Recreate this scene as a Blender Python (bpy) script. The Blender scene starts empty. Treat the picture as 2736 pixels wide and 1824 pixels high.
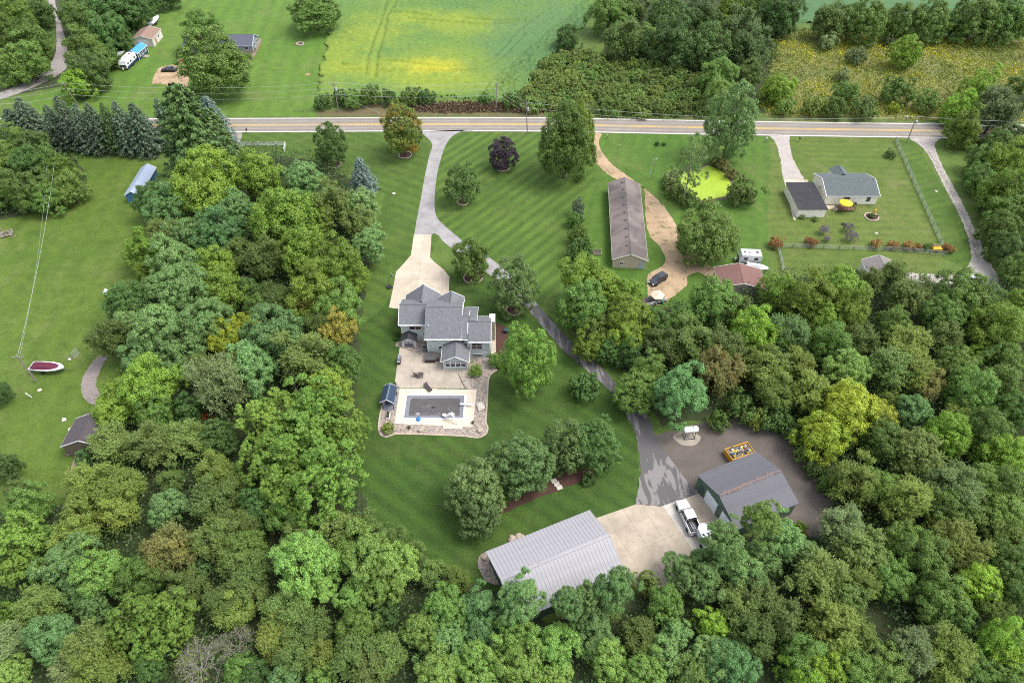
import bpy, bmesh, math, random
import numpy as np
from mathutils import Vector, Matrix
R_ = math.radians
C = bpy.context.scene.collection
scene = bpy.context.scene

# ------------------------------------------------------------------ camera, sky, sun, exposure
TH = R_(46.0); FL = 24/36; CAMH = 96.0
cam = bpy.data.cameras.new('camera'); cam.lens = 24; cam.sensor_width = 36
cam.clip_start = 1; cam.clip_end = 6000
cam_o = bpy.data.objects.new('camera', cam); C.objects.link(cam_o)
cam_o.location = (0, 0, CAMH); cam_o.rotation_euler = (math.pi/2-TH, 0, 0)
scene.camera = cam_o
SUN_EL, SUN_AZ = R_(60), R_(92)          # azimuth clockwise from +Y (away from the camera)
world = bpy.data.worlds.new('World'); scene.world = world; world.use_nodes = True
wn = world.node_tree.nodes; wl = world.node_tree.links
sky = wn.new('ShaderNodeTexSky'); sky.sky_type = 'NISHITA'; sky.sun_disc = False
sky.sun_elevation = SUN_EL; sky.sun_rotation = SUN_AZ
sky.dust_density = 3.0; sky.ozone_density = 0.7; sky.air_density = 1.0; sky.altitude = 250
bg = wn['Background']; bg.inputs['Strength'].default_value = 0.15
hz = wn.new('ShaderNodeHueSaturation'); hz.inputs['Saturation'].default_value = .4      # overcast: the cloud layer whitens the sky
wl.new(sky.outputs[0], hz.inputs['Color']); wl.new(hz.outputs[0], bg.inputs['Color'])
sun = bpy.data.lights.new('sun', 'SUN'); sun.energy = .85; sun.angle = R_(26); sun.color = (1, .96, .9)
sun_o = bpy.data.objects.new('sun', sun); C.objects.link(sun_o)
sd = Vector((math.sin(SUN_AZ)*math.cos(SUN_EL), math.cos(SUN_AZ)*math.cos(SUN_EL), math.sin(SUN_EL)))
sun_o.rotation_euler = sd.to_track_quat('Z', 'Y').to_euler(); sun_o.location = (60, 40, 200)
scene.view_settings.view_transform = 'Standard'; scene.view_settings.look = 'None'
scene.view_settings.exposure = 1.82; scene.view_settings.gamma = 1
scene.cycles.max_bounces = 5; scene.cycles.diffuse_bounces = 3; scene.cycles.transmission_bounces = 2
scene.cycles.use_denoising = False; scene.cycles.filter_width = 1.0

# ------------------------------------------------------------------ survey: photograph pixel (2736 x 1824) -> ground point
W = 2736.0
def P(px, py, z=0.0):
    x = (px-1368)/W/FL; v = (py-912)/W/FL
    d = (x, math.cos(TH)-v*math.sin(TH), -math.sin(TH)-v*math.cos(TH))
    t = (z-CAMH)/d[2]
    return Vector((d[0]*t, d[1]*t, z))
def depth(p): return p[1]*math.cos(TH)-(p[2]-CAMH)*math.sin(TH)
def proj(p):
    dz = p[2]-CAMH; dep = depth(p); up = p[1]*math.sin(TH)+dz*math.cos(TH)
    return 1368+p[0]/dep*FL*W, 912-up/dep*FL*W
def z_at(y, ty):                           # height above ground position y that shows at photograph row ty
    v = (ty-912)/W/FL
    return CAMH - y*(math.sin(TH)+v*math.cos(TH))/(math.cos(TH)-v*math.sin(TH))
TILE = {'A': (0, 0, 2.613), 'B': (200, 400, 2.24), 'C': (0, 900, 3.136), 'D': (0, 1224, 2.613), 'E': (600, 1024, 2.613),
        'F': (600, 1324, 3.136), 'G': (1200, 1324, 2.94), 'H': (1900, 1224, 2.614), 'I': (2036, 724, 2.613), 'J': (1400, 650, 2.613),
        'K': (1400, 0, 3.36), 'L': (2036, 0, 3.136), 'M': (700, 0, 2.94), 'Z': (2000, 250, 2.613), 'X': (1400, 250, 2.613),
        'V': (1240, 1100, 2.352), 'Q': (1000, 720, 5.8075), 'R': (980, 960, 5.8075), 'Y': (700, 180, 2.94), 'S': (0, 0, 1)}
def T(t, x, y): a, b, s = TILE[t]; return a+x/s, b+y/s
def TP(t, x, y, z=0.0): return P(*T(t, x, y), z)

# ------------------------------------------------------------------ mesh builder
class MB:
    def __init__(s): s.v = []; s.f = []
    def add(s, vs, fs):
        o = len(s.v); s.v += [tuple(a) for a in vs]; s.f += [[i+o for i in f] for f in fs]; return s
    def box(s, x0, x1, y0, y1, z0, z1):
        return s.add([(x0,y0,z0),(x1,y0,z0),(x1,y1,z0),(x0,y1,z0),(x0,y0,z1),(x1,y0,z1),(x1,y1,z1),(x0,y1,z1)],
                     [(0,3,2,1),(4,5,6,7),(0,1,5,4),(1,2,6,5),(2,3,7,6),(3,0,4,7)])
    def cbox(s, c, sz, rz=0):
        ca, sa = math.cos(rz), math.sin(rz); x, y, z = sz[0]/2, sz[1]/2, sz[2]/2; vs = []
        for dz in (-z, z):
            for dx, dy in ((-x,-y),(x,-y),(x,y),(-x,y)):
                vs.append((c[0]+dx*ca-dy*sa, c[1]+dx*sa+dy*ca, c[2]+dz))
        return s.add(vs, [(0,3,2,1),(4,5,6,7),(0,1,5,4),(1,2,6,5),(2,3,7,6),(3,0,4,7)])
    def prism(s, pts, z0, z1):
        n = len(pts)
        return s.add([(p[0],p[1],z0) for p in pts]+[(p[0],p[1],z1) for p in pts],
                     [list(range(n))[::-1], list(range(n,2*n))]+[(i,(i+1)%n,n+(i+1)%n,n+i) for i in range(n)])
    def prof(s, pts, y0, y1, y0b=None, y1b=None):   # (x,z) outline run across y
        n = len(pts)
        return s.add([(p[0],y0,p[1]) for p in pts]+[(p[0],y1,p[1]) for p in pts],
                     [list(range(n)), list(range(n,2*n))[::-1]]+[((i+1)%n,i,n+i,n+(i+1)%n) for i in range(n)])
    def xprof(s, pts, x0, x1):                      # (y,z) outline run along x
        n = len(pts)
        return s.add([(x0,p[0],p[1]) for p in pts]+[(x1,p[0],p[1]) for p in pts],
                     [list(range(n))[::-1], list(range(n,2*n))]+[(i,(i+1)%n,n+(i+1)%n,n+i) for i in range(n)])
    def slab(s, pts, t):                            # a flat plate through pts, thickness t on the side away from its normal
        pts = [Vector(p) for p in pts]; n = (pts[1]-pts[0]).cross(pts[2]-pts[0]).normalized()
        if n.z < 0: pts.reverse(); n = -n
        k = len(pts); lo = [p-n*t for p in pts]
        return s.add(lo+pts, [list(range(k))[::-1], list(range(k,2*k))]+[(i,(i+1)%k,k+(i+1)%k,k+i) for i in range(k)])
    def tube(s, pts, r0, r1=None, n=6, cap=True):
        pts = [Vector(p) for p in pts]; r1 = r0 if r1 is None else r1; m = len(pts); vs = []
        for i, p in enumerate(pts):
            d = (pts[min(i+1,m-1)]-pts[max(i-1,0)]).normalized()
            a = d.cross(Vector((0,0,1)) if abs(d.z) < .9 else Vector((1,0,0))).normalized(); b = d.cross(a)
            r = r0+(r1-r0)*i/max(1,m-1)
            for k in range(n):
                t = 2*math.pi*k/n; vs.append(p+(a*math.cos(t)+b*math.sin(t))*r)
        fs = [(i*n+k, i*n+(k+1)%n, (i+1)*n+(k+1)%n, (i+1)*n+k) for i in range(m-1) for k in range(n)]
        if cap: fs += [list(range(n))[::-1], list(range((m-1)*n, m*n))]
        return s.add(vs, fs)
    def lathe(s, prof, c=(0,0,0), n=16, sx=1, sy=1):  # (r,z) profile turned round z
        m = len(prof); vs = [(c[0]+r*math.cos(2*math.pi*k/n)*sx, c[1]+r*math.sin(2*math.pi*k/n)*sy, c[2]+z) for r, z in prof for k in range(n)]
        fs = [(i*n+k, i*n+(k+1)%n, (i+1)*n+(k+1)%n, (i+1)*n+k) for i in range(m-1) for k in range(n)]
        fs += [list(range(n))[::-1], list(range((m-1)*n, m*n))]
        return s.add(vs, fs)
    def mesh(s, name, mat, smooth=False):
        me = bpy.data.meshes.new(name); me.from_pydata(s.v, [], s.f); me.update()
        if mat: me.materials.append(mat)
        if smooth: me.polygons.foreach_set('use_smooth', [True]*len(me.polygons))
        return me
    def build(s, name, mat, parent=None, loc=None, rz=0, smooth=False, bevel=0, label=None):
        o = bpy.data.objects.new(name, s.mesh(name, mat, smooth)); C.objects.link(o)
        if parent: o.parent = parent
        if loc is not None: o.location = loc
        if rz: o.rotation_euler = (0,0,rz)
        if bevel:
            b = o.modifiers.new('bevel', 'BEVEL'); b.width = bevel; b.segments = 2; b.limit_method = 'ANGLE'
        if label: o['label'] = label
        return o

def tag(o, label=None, cat=None, group=None, kind=None):
    if label: o['label'] = label
    if cat: o['category'] = cat
    if group: o['group'] = group
    if kind: o['kind'] = kind
    return o
def thing(name, label, cat, loc=(0,0,0), rz=0, group=None):
    o = bpy.data.objects.new(name, None); C.objects.link(o); o.empty_display_size = .2
    o.location = loc; o.rotation_euler = (0,0,rz); return tag(o, label, cat, group)
def copy_tree(o, parent=None):
    c = o.copy(); C.objects.link(c)
    if parent: c.parent = parent
    for ch in [x for x in C.objects if x.parent == o]: copy_tree(ch, c)
    return c
def catmull(pts, n=8):
    pts = [Vector(p) for p in pts]; out = []
    for i in range(len(pts)-1):
        p0, p1, p2, p3 = pts[max(i-1,0)], pts[i], pts[i+1], pts[min(i+2,len(pts)-1)]
        for k in range(n):
            t = k/n
            out.append(.5*((2*p1)+(p2-p0)*t+(2*p0-5*p1+4*p2-p3)*t*t+(3*p1-p0-3*p2+p3)*t**3))
    return out+[pts[-1]]

# ------------------------------------------------------------------ materials
def lin(c): return tuple(c)+(1,)
class NT:
    def __init__(s, name):
        s.k = .8; s.m = bpy.data.materials.new(name); s.m.use_nodes = True; s.t = s.m.node_tree; s.b = s.t.nodes['Principled BSDF']
    def n(s, t, **kw):
        x = s.t.nodes.new('ShaderNode'+t)
        for k, v in kw.items(): setattr(x, k, v)
        return x
    def l(s, a, b): s.t.links.new(a, b)
    def math(s, op, a, b=None, c=None):
        x = s.n('Math', operation=op)
        for i, q in enumerate((a, b, c)):
            if q is None: continue
            if hasattr(q, 'links'): s.l(q, x.inputs[i])
            else: x.inputs[i].default_value = q
        return x.outputs[0]
    def pos(s): return s.n('NewGeometry').outputs['Position']
    def obj(s): return s.n('TexCoord').outputs['Object']
    def noise(s, vec, scale, detail=3, rough=.55, dist=0):
        x = s.n('TexNoise'); x.inputs['Scale'].default_value = scale; x.inputs['Detail'].default_value = detail
        x.inputs['Roughness'].default_value = rough; x.inputs['Distortion'].default_value = dist
        s.l(vec, x.inputs['Vector']); return x.outputs['Fac']
    def ramp(s, fac, a=.35, b=.65):
        x = s.n('MapRange'); x.inputs[1].default_value = a; x.inputs[2].default_value = b; s.l(fac, x.inputs[0]); return x.outputs[0]
    def mix(s, fac, a, b, mode='MIX'):
        x = s.n('Mix', data_type='RGBA', blend_type=mode)
        for q, i in ((fac, 0), (a, 6), (b, 7)):
            if hasattr(q, 'links'): s.l(q, x.inputs[i])
            elif i == 0: x.inputs[0].default_value = q
            else: x.inputs[i].default_value = lin(q)
        return x.outputs[2]
    def bump(s, h, strength=.4, dist=.05):
        x = s.n('Bump'); x.inputs['Strength'].default_value = strength; x.inputs['Distance'].default_value = dist
        s.l(h, x.inputs['Height']); s.l(x.outputs[0], s.b.inputs['Normal'])
    def fin(s, col, rough=.8, spec=.3, metal=0):
        if hasattr(col, 'links'):
            if s.k != 1:
                x = s.n('Mix', data_type='RGBA', blend_type='MULTIPLY'); x.inputs[0].default_value = 1; s.l(col, x.inputs[6]); x.inputs[7].default_value = (s.k, s.k, s.k, 1); col = x.outputs[2]
            s.l(col, s.b.inputs['Base Color'])
        else: s.b.inputs['Base Color'].default_value = lin(tuple(c*s.k for c in col))
        s.b.inputs['Roughness'].default_value = rough; s.b.inputs['Metallic'].default_value = metal
        s.b.inputs['Specular IOR Level'].default_value = spec; return s.m
MATS = {}
def mat(name, col, rough=.75, var=.25, scale=3., bump=0., bscale=None, col2=None, spec=.3, metal=0, obj=False):
    if name in MATS: return MATS[name]
    t = NT(name); v = t.obj() if obj else t.pos()
    n1 = t.noise(v, scale, 5, .6); n2 = t.noise(v, scale*9, 2)
    c2 = col2 or tuple(c*(1-var) for c in col)
    c = t.mix(t.ramp(n1), col, c2); c = t.mix(t.math('MULTIPLY', t.ramp(n2, .3, .7), var*.6), c, tuple(x*.6 for x in col))
    if bump: t.bump(t.noise(v, bscale or scale*6, 3), bump, .03)
    MATS[name] = t.fin(c, rough, spec, metal); return MATS[name]
def px_dir(a, b):
    p, q = P(*a), P(*b); d = (q-p).normalized(); return (-d.y, d.x)     # across the stripes
def grass(name, c1, c2, c3, stripe=None, width=1.5, amt=.5, dry=.3, tracks=0):
    c1, c2, c3 = [tuple(q*r for q, r in zip(c, (.96, 1.04, 1.0))) for c in (c1, c2, c3)]
    t = NT(name); t.k = 1; p = t.pos()
    big = t.noise(p, .035, 4, .6); mid = t.noise(p, .35, 4, .65); fine = t.noise(p, 2.6, 3, .7)
    c = t.mix(t.ramp(big, .35, .65), c1, c2)
    c = t.mix(t.math('MULTIPLY', t.ramp(mid, .40, .70), .8), c, tuple(q*.72 for q in c1))
    dr = t.noise(p, .09, 5, .7, .6)
    c = t.mix(t.math('MULTIPLY', t.ramp(dr, .52, .72), dry), c, c3)
    if stripe:
        d = t.n('VectorMath', operation='DOT_PRODUCT'); d.inputs[1].default_value = (stripe[0], stripe[1], 0)
        wob = t.math('MULTIPLY', t.noise(p, .05, 2), .6); t.l(p, d.inputs[0])
        s = t.math('SINE', t.math('MULTIPLY', t.math('ADD', d.outputs['Value'], wob), math.pi/width))
        s = t.math('MULTIPLY_ADD', s, .5, .5)
        s = t.math('MULTIPLY', t.math('MULTIPLY', s, amt), t.ramp(t.noise(p, .12, 3), .25, .7))
        c = t.mix(s, c, tuple(x*y for x, y in zip(c1, (1.75, 1.6, 1.4))))
    wear = t.ramp(t.noise(p, .55, 6, .75, .8), .60, .70); c = t.mix(t.math('MULTIPLY', wear, dry*.7), c, c3)              # thin and dry spots
    weed = t.ramp(t.noise(p, 1.1, 4, .7, .4), .60, .68); c = t.mix(t.math('MULTIPLY', weed, .4), c, tuple(q*r for q, r in zip(c1, (.62, .85, .8))))   # clover and weeds
    f = t.math('MULTIPLY_ADD', fine, 1.3, .38)
    cm = t.n('Mix', data_type='RGBA', blend_type='MULTIPLY'); cm.inputs[0].default_value = 1
    t.l(c, cm.inputs[6]); t.l(f, cm.inputs[7])
    t.bump(fine, .5, .12)
    return t.fin(cm.outputs[2], .9, .15)
# ------------------------------------------------------------------ setting: ground sheets
def world_poly(t, pts, smooth=0, z=0):
    w = [TP(t, *p) for p in pts]
    if smooth: w = catmull(w, smooth)
    return w
def ragged(pts, amp=.45, step=1.6):
    out = []; r = random.Random(len(pts)); n = len(pts)
    for i in range(n):
        a, b = pts[i], pts[(i+1)%n]; k = max(1, int((b-a).length/step)); d = (b-a).normalized(); s = Vector((-d.y, d.x, 0))
        out += [a.lerp(b, j/k)+s*r.uniform(-amp, amp) for j in range(k)]
    return out
def sheet(name, pts, z, m, label=None, parent=None):
    mb = MB(); mb.add([(p[0], p[1], z) for p in pts], [list(range(len(pts)))])
    o = mb.build(name, m, parent)
    n = o.data.polygons[0].normal
    if n.z < 0: o.data.flip_normals()
    if not parent: tag(o, label, kind='structure')
    return o
def strip(name, left, right, z, m, label=None, parent=None):
    n = min(len(left), len(right)); mb = MB()
    mb.add([(p[0], p[1], z) for p in left[:n]]+[(p[0], p[1], z) for p in right[:n]], [(i+1, i, n+i, n+i+1) for i in range(n-1)])
    o = mb.build(name, m, parent)
    if sum(p.normal.z for p in o.data.polygons) < 0: o.data.flip_normals()
    if not parent: tag(o, label, kind='structure')
    return o
def offset(c, d):
    out = []
    for i, p in enumerate(c):
        t = (c[min(i+1,len(c)-1)]-c[max(i-1,0)]); t.z = 0; t.normalize()
        out.append(p+Vector((-t.y, t.x, 0))*d)
    return out
G1, G2, G3 = (.034,.072,.013), (.05,.088,.016), (.115,.105,.035)
m_ground = grass('rough_grass', (.062,.096,.020), (.080,.112,.026), (.12,.112,.045), dry=.5)
m_front_r = grass('front_lawn_grass', (.040,.070,.013), (.052,.082,.016), (.09,.095,.03), px_dir((1278,636),(1482,486)), 1.35, 1.0, .45)
m_front_l = grass('side_lawn_grass', (.043,.073,.014), (.056,.084,.017), (.092,.095,.03), px_dir((921,391),(1050,436)), 1.5, .5, .5)
m_back = grass('back_lawn_grass', (.027,.053,.010), (.041,.066,.013), (.078,.076,.026), px_dir((998,1189),(1174,1315)), 1.4, .75, .55)
m_left = grass('left_lawn_grass', (.054,.086,.013), (.080,.108,.020), (.115,.115,.042), px_dir((230,700),(330,480)), 2.2, .2, .7)
m_right = grass('right_lawn_grass', (.046,.092,.014), (.062,.097,.018), (.105,.105,.036), px_dir((2000,400),(2000,650)), 1.6, .28, .6)
m_house = grass('ranch_lawn_grass', (.060,.088,.017), (.082,.100,.024), (.125,.108,.048), px_dir((2120,400),(2330,403)), 1.3, .3, .9)
m_lane = grass('lane_lawn_grass', (.043,.076,.013), (.055,.086,.017), (.092,.094,.033), px_dir((2460,520),(2540,500)), 1.2, .55, .4)
m_far = grass('far_lawn_grass', (.060,.112,.017), (.080,.118,.022), (.115,.11,.04), px_dir((720,240),(780,40)), 2.6, .3, .6)

gm = MB(); gm.add([(-1600,-400,0),(1600,-400,0),(1600,2600,0),(-1600,2600,0)], [(0,1,2,3)])
tag(gm.build('ground', m_ground), 'rough green grassland reaching out under and beyond everything', kind='structure')
S = 'S'
lawn_f = sheet('lawn', ragged(world_poly(S, [(1130,352),(1605,356),(1600,480),(1550,540),(1535,700),(1490,770),(1440,815),(1300,710),(1190,630),(1150,560)])), .006, m_front_r, 'front lawn mown in diagonal stripes right of the long driveway')
sheet('lawn', ragged(world_poly(S, [(620,356),(1140,352),(1150,560),(1170,640),(1110,830),(1065,980),(960,1010),(950,820),(1030,520),(860,420),(640,400)])), .010, m_front_l, 'front lawn with shade trees left of the long driveway')
sheet('lawn', ragged(world_poly(S, [(1040,800),(1300,690),(1440,815),(1560,965),(1650,1050),(1700,1150),(1716,1300),(1700,1352),(1600,1390),(1620,1540),(1300,1610),(1200,1520),(1000,1400),(930,1250),(940,900)])), .014, m_back, 'dark back lawn round the house and pool')
sheet('lawn', ragged(world_poly(S, [(-80,395),(440,390),(440,540),(370,780),(330,1000),(270,1080),(210,1340),(120,1380),(-120,1360)])), .006, m_left, 'olive lawn of the neighbour with the boat, left of the woods')
sheet('lawn', ragged(world_poly(S, [(1600,356),(2070,362),(2052,520),(2050,740),(1900,800),(1700,840),(1590,740),(1540,720),(1552,540),(1590,480)])), .018, m_right, 'bright lawn round the pond and the long tan building')
sheet('lawn', ragged(world_poly(S, [(2060,362),(2400,370),(2525,680),(2500,740),(2080,745),(2051,600)])), .022, m_house, 'dry olive lawn round the white ranch house')
sheet('lawn', ragged(world_poly(S, [(2392,376),(2440,374),(2520,500),(2600,650),(2596,720),(2522,690)])), .026, m_lane, 'striped lawn strip between wire fence and gravel lane')
sheet('lawn', ragged(world_poly(S, [(60,314),(90,262),(200,200),(330,120),(420,60),(470,-30),(905,-30),(868,120),(842,255),(840,312)])), .006, m_far, 'far lawn across the road round the blue house')

# forest floor, dark leaf litter under the woods
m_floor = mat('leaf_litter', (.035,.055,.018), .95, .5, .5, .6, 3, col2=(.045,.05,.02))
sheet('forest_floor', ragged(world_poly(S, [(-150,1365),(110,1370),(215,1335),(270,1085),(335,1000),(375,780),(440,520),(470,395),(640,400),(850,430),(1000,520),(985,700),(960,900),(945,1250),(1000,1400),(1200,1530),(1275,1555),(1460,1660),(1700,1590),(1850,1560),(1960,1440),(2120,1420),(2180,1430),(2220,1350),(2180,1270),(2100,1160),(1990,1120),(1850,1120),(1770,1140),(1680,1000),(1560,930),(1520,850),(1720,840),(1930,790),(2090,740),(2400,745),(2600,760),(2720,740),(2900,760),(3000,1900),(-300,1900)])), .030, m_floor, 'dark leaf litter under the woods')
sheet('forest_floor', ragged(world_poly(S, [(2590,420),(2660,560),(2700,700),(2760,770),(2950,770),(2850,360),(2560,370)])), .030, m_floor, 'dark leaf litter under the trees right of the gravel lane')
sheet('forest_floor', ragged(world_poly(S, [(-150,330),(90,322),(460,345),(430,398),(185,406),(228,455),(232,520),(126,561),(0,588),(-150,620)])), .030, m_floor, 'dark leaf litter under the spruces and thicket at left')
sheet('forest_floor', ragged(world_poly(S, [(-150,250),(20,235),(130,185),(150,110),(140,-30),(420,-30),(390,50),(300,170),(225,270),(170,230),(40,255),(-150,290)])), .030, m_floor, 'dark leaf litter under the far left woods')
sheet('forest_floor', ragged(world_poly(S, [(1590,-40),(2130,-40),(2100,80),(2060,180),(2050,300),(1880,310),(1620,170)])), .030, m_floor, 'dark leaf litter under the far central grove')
m_verge = grass('dry_verge_grass', (.12,.085,.05), (.09,.085,.035), (.16,.12,.075), dry=.7)
sheet('verge', ragged(world_poly(S, [(850,300),(1000,278),(1450,286),(1450,314),(1200,309),(850,311)])), .034, m_verge, 'dry brown verge beside the road below the bean field')
sheet('verge', ragged(world_poly(S, [(1450,290),(1700,312),(2050,318),(2540,326),(2540,334),(2050,327),(1700,321),(1450,315)])), .034, grass('green_verge_grass', (.07,.095,.028), (.09,.1,.03), (.15,.12,.06), dry=.6), 'narrow grassy verge along the far road edge')

# road
m_asph = NT('worn_asphalt'); _p = m_asph.pos()
_c = m_asph.mix(m_asph.ramp(m_asph.noise(_p, .12, 5, .7)), (.215,.19,.163), (.27,.24,.205))
_c = m_asph.mix(m_asph.math('MULTIPLY', m_asph.ramp(m_asph.noise(_p, 6, 3), .4, .7), .3), _c, (.13,.115,.105))
m_asph = m_asph.fin(_c, .85, .25)
m_white = mat('road_paint_white', (.72,.72,.7), .7, .2, 2); m_yell = mat('road_paint_yellow', (.62,.38,.05), .7, .2, 2)
cl = catmull([P(x, y) for x, y in [(-700,338),(-200,336),(300,335.5),(700,334.5),(1100,332.5),(1450,333),(1750,338.5),(2080,344),(2513,350),(2850,354.5),(3300,361)]], 10)
road = strip('road', offset(cl, -4.15), offset(cl, 4.15), .040, m_asph, 'two-lane country road crossing the whole view')
m_track = mat('tyre_worn_asphalt', (.215,.19,.165), .8, .25, .5)
for d in (-2.75, -1.15, 1.15, 2.75): strip('wheel_track', offset(cl, d-.32), offset(cl, d+.32), .042, m_track, parent=road)
for d in (-3.75, 3.75): strip('edge_line', offset(cl, d-.13), offset(cl, d+.13), .044, m_white, parent=road)
for d in (-.26, .26): strip('centre_line', offset(cl, d-.1), offset(cl, d+.1), .044, m_yell, parent=road)

# drives and tracks
m_drive = mat('pale_asphalt', (.31,.295,.29), .85, .32, .35, .2, 8)
dl = [(1240,505),(1335,600),(1315,690),(1280,850),(1250,1020),(1215,1200),(1197,1312)]
dr = [(1600,492),(1500,540),(1440,620),(1400,740),(1370,880),(1355,1050),(1370,1170),(1430,1240),(1560,1352)]
side_lo = [T('Y',1335,1316), T('Y',1350,1306), T('Y',1390,1325), (1195,655), (1300,728), (1408,822)]
side_hi = [(1231,640),(1310,690),(1375,745),(1438,815)]
L1 = catmull([TP('Y',*p) for p in dl], 6); R1 = catmull([TP('Y',*p) for p in dr], 6)
lo = catmull([P(*p) for p in side_lo], 6); hi = catmull([P(*p) for p in side_hi], 6)
apron = [P(1080,353.2), P(1290,353.2)]
sheet('driveway', [P(1108,352.5)]+L1+lo+[P(1438,815)]+hi[::-1][1:]+R1[::-1][1:]+[P(1268,350.5)], .048, m_drive, 'pale grey driveway from the road that forks beside the house')
# worn tar path with bleached patches
tp = NT('patchy_tar'); _p = tp.pos()
_d = TP('V',1240,560)-TP('V',1120,130); _mp = tp.n('Mapping'); _mp.vector_type = 'TEXTURE'; _mp.inputs['Rotation'].default_value = (0, 0, math.atan2(_d.y, _d.x)); _mp.inputs['Scale'].default_value = (3.2, .8, 1); tp.l(_p, _mp.inputs[0])
_n = tp.ramp(tp.noise(_mp.outputs[0], .55, 4, .55, .9), .49, .525)
_c = tp.mix(_n, (.088,.083,.083), (.205,.19,.182)); _c = tp.mix(tp.math('MULTIPLY', tp.noise(_p, 9, 3), .35), _c, (.06,.055,.055))
m_tar = tp.fin(_c, .7, .35)
pr = [(1438,815),(1526,914),(1607,983),(1653,1029),(1700,1080),(1737,1125),(1760,1182),(1806,1247),(1866,1318)]
pl = [(1408,822),(1492,922),(1565,987),(1645,1060),(1683,1125),(1702,1178),(1710,1247),(1708,1290),(1699,1347)]
sheet('path', ragged(catmull([P(*p) for p in pl], 6)+[P(1765,1352)]+catmull([P(*p) for p in pr], 6)[::-1], .12, .8), .048, m_tar, 'patched tar path curving from the house to the pole barns')
m_dirt = NT('tan_dirt'); _p = m_dirt.pos()
_c = m_dirt.mix(m_dirt.ramp(m_dirt.noise(_p, .25, 5, .65)), (.40,.29,.185), (.30,.215,.135))
_c = m_dirt.mix(m_dirt.math('MULTIPLY', m_dirt.ramp(m_dirt.noise(_p, .5, 6, .75, .5), .53, .62), .6), _c, (.075,.085,.03))
m_dirt.bump(m_dirt.noise(_p, 3, 4), .5, .08); m_dirt = m_dirt.fin(_c, .95, .1)
xl = [(500,272),(488,330),(475,410),(510,490),(580,560),(680,612),(820,640),(845,760),(850,880),(880,1000),(940,1060),(985,1150),(955,1215),(870,1262),(862,1370),(880,1450),(945,1480),(1000,1445),(1130,1345),(1140,1280),(1225,1248),(1300,1300),(1320,1230),(1200,1120),(1110,1080),(1080,960),(1020,850),(960,770),(860,680),(730,580),(620,500),(545,410),(522,340),(545,282)]
sheet('dirt_drive', ragged(catmull([TP('X',*p) for p in xl], 4), .14, .5), .052, m_dirt, 'tan dirt drive bending past the long building')
m_grav = NT('white_gravel'); _p = m_grav.pos()
_c = m_grav.mix(m_grav.ramp(m_grav.noise(_p, .5, 5, .7)), (.42,.385,.35), (.33,.295,.27))
_c = m_grav.mix(m_grav.math('MULTIPLY', m_grav.noise(_p, 7, 3), .4), _c, (.2,.18,.16)); m_grav.bump(m_grav.noise(_p, 6, 3), .4, .05)
m_grav = m_grav.fin(_c, .95, .1)
zl = [(150,298),(195,360),(225,480),(243,602)]; zr = [(285,298),(290,370),(320,480),(390,600)]
sheet('gravel_drive', ragged(catmull([TP('Z',*p) for p in zl], 5)+catmull([TP('Z',*p) for p in zr], 5)[::-1], .14, .5), .048, m_grav, 'short pale gravel drive to the flat-roofed garage')
zl = [(1120,316),(1190,360),(1260,440),(1350,620),(1440,790),(1510,940),(1545,1060),(1555,1150),(1520,1220),(1450,1258),(1300,1262),(1100,1250)]
zr = [(1345,313),(1300,360),(1350,500),(1430,650),(1510,800),(1570,930),(1620,1040),(1660,1140),(1720,1240),(1770,1370),(1690,1360),(1600,1310),(1400,1330),(1080,1310)]
lane = sheet('gravel_lane', ragged(catmull([TP('Z',*p) for p in zl], 5)+catmull([TP('Z',*p) for p in zr], 5)[::-1], .14, .5), .048, m_grav, 'long white gravel lane with a grassy middle down the right side')
mid = catmull([TP('Z',*p) for p in [(1262,410),(1330,520),(1400,655),(1470,800),(1540,940),(1580,1060),(1590,1150)]], 8)
random.seed(3)
gt = MB()
for p in catmull(mid, 6):
    for k in range(2):
        q = p+Vector((random.gauss(0,.45), random.gauss(0,.5), .052)); a = random.random()*3; s = random.uniform(.12,.3)
        gt.add([q+Vector((math.cos(a),math.sin(a),0))*s, q+Vector((-math.sin(a),math.cos(a),.1))*s*.8, q-Vector((math.cos(a),math.sin(a),-.05))*s], [(0,1,2)])
m_tuft = mat('lane_weeds', (.24,.22,.15), .9, .5, 2)
tag(gt.build('weed_strip', m_tuft), 'weeds growing between the wheel tracks of the gravel lane', 'weeds', kind='stuff')
al = [(320,-40),(345,30),(380,100),(395,250),(385,380),(330,480),(200,560),(20,640),(-150,690)]
ar = [(400,-40),(385,20),(400,70),(430,180),(460,300),(478,450),(400,530),(260,600),(80,672),(-150,740)]
sheet('gravel_road', ragged(catmull([TP('A',*p) for p in al], 5)+catmull([TP('A',*p) for p in ar], 5)[::-1], .14, .5), .050, mat('grey_gravel', (.29,.26,.24), .95, .3, .6, .4, 6), 'grey gravel road curving through the far left woods')
c_l = [(835,140),(760,230),(690,350),(685,450),(720,530),(790,575),(900,580)]; c_r = [(905,160),(850,260),(810,360),(815,430),(850,475),(900,505)]
sheet('short_drive', ragged(catmull([TP('C',*p) for p in c_l], 6)+catmull([TP('C',*p) for p in c_r], 6)[::-1], .14, .5), .034, mat('old_asphalt', (.245,.205,.19), .9, .3, .7, .3, 6), 'curved stub of old grey drive on the left lawn')
sheet('dirt_pad', ragged(world_poly('A', [(1058,588),(1075,530),(1105,478),(1145,462),(1270,440),(1330,500),(1310,610),(1180,610),(1160,592)]), .14, .5), .034, m_dirt, 'tan dirt parking pad under the black car')
sheet('dirt_pad', ragged(world_poly('A', [(1560,925),(1690,925),(1690,965),(1640,1030),(1590,1040)]), .14, .5), .052, mat('stub_gravel', (.3,.27,.24), .95, .3, .6, .4, 6), 'grey gravel stub off the road beside the white fence')
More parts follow.
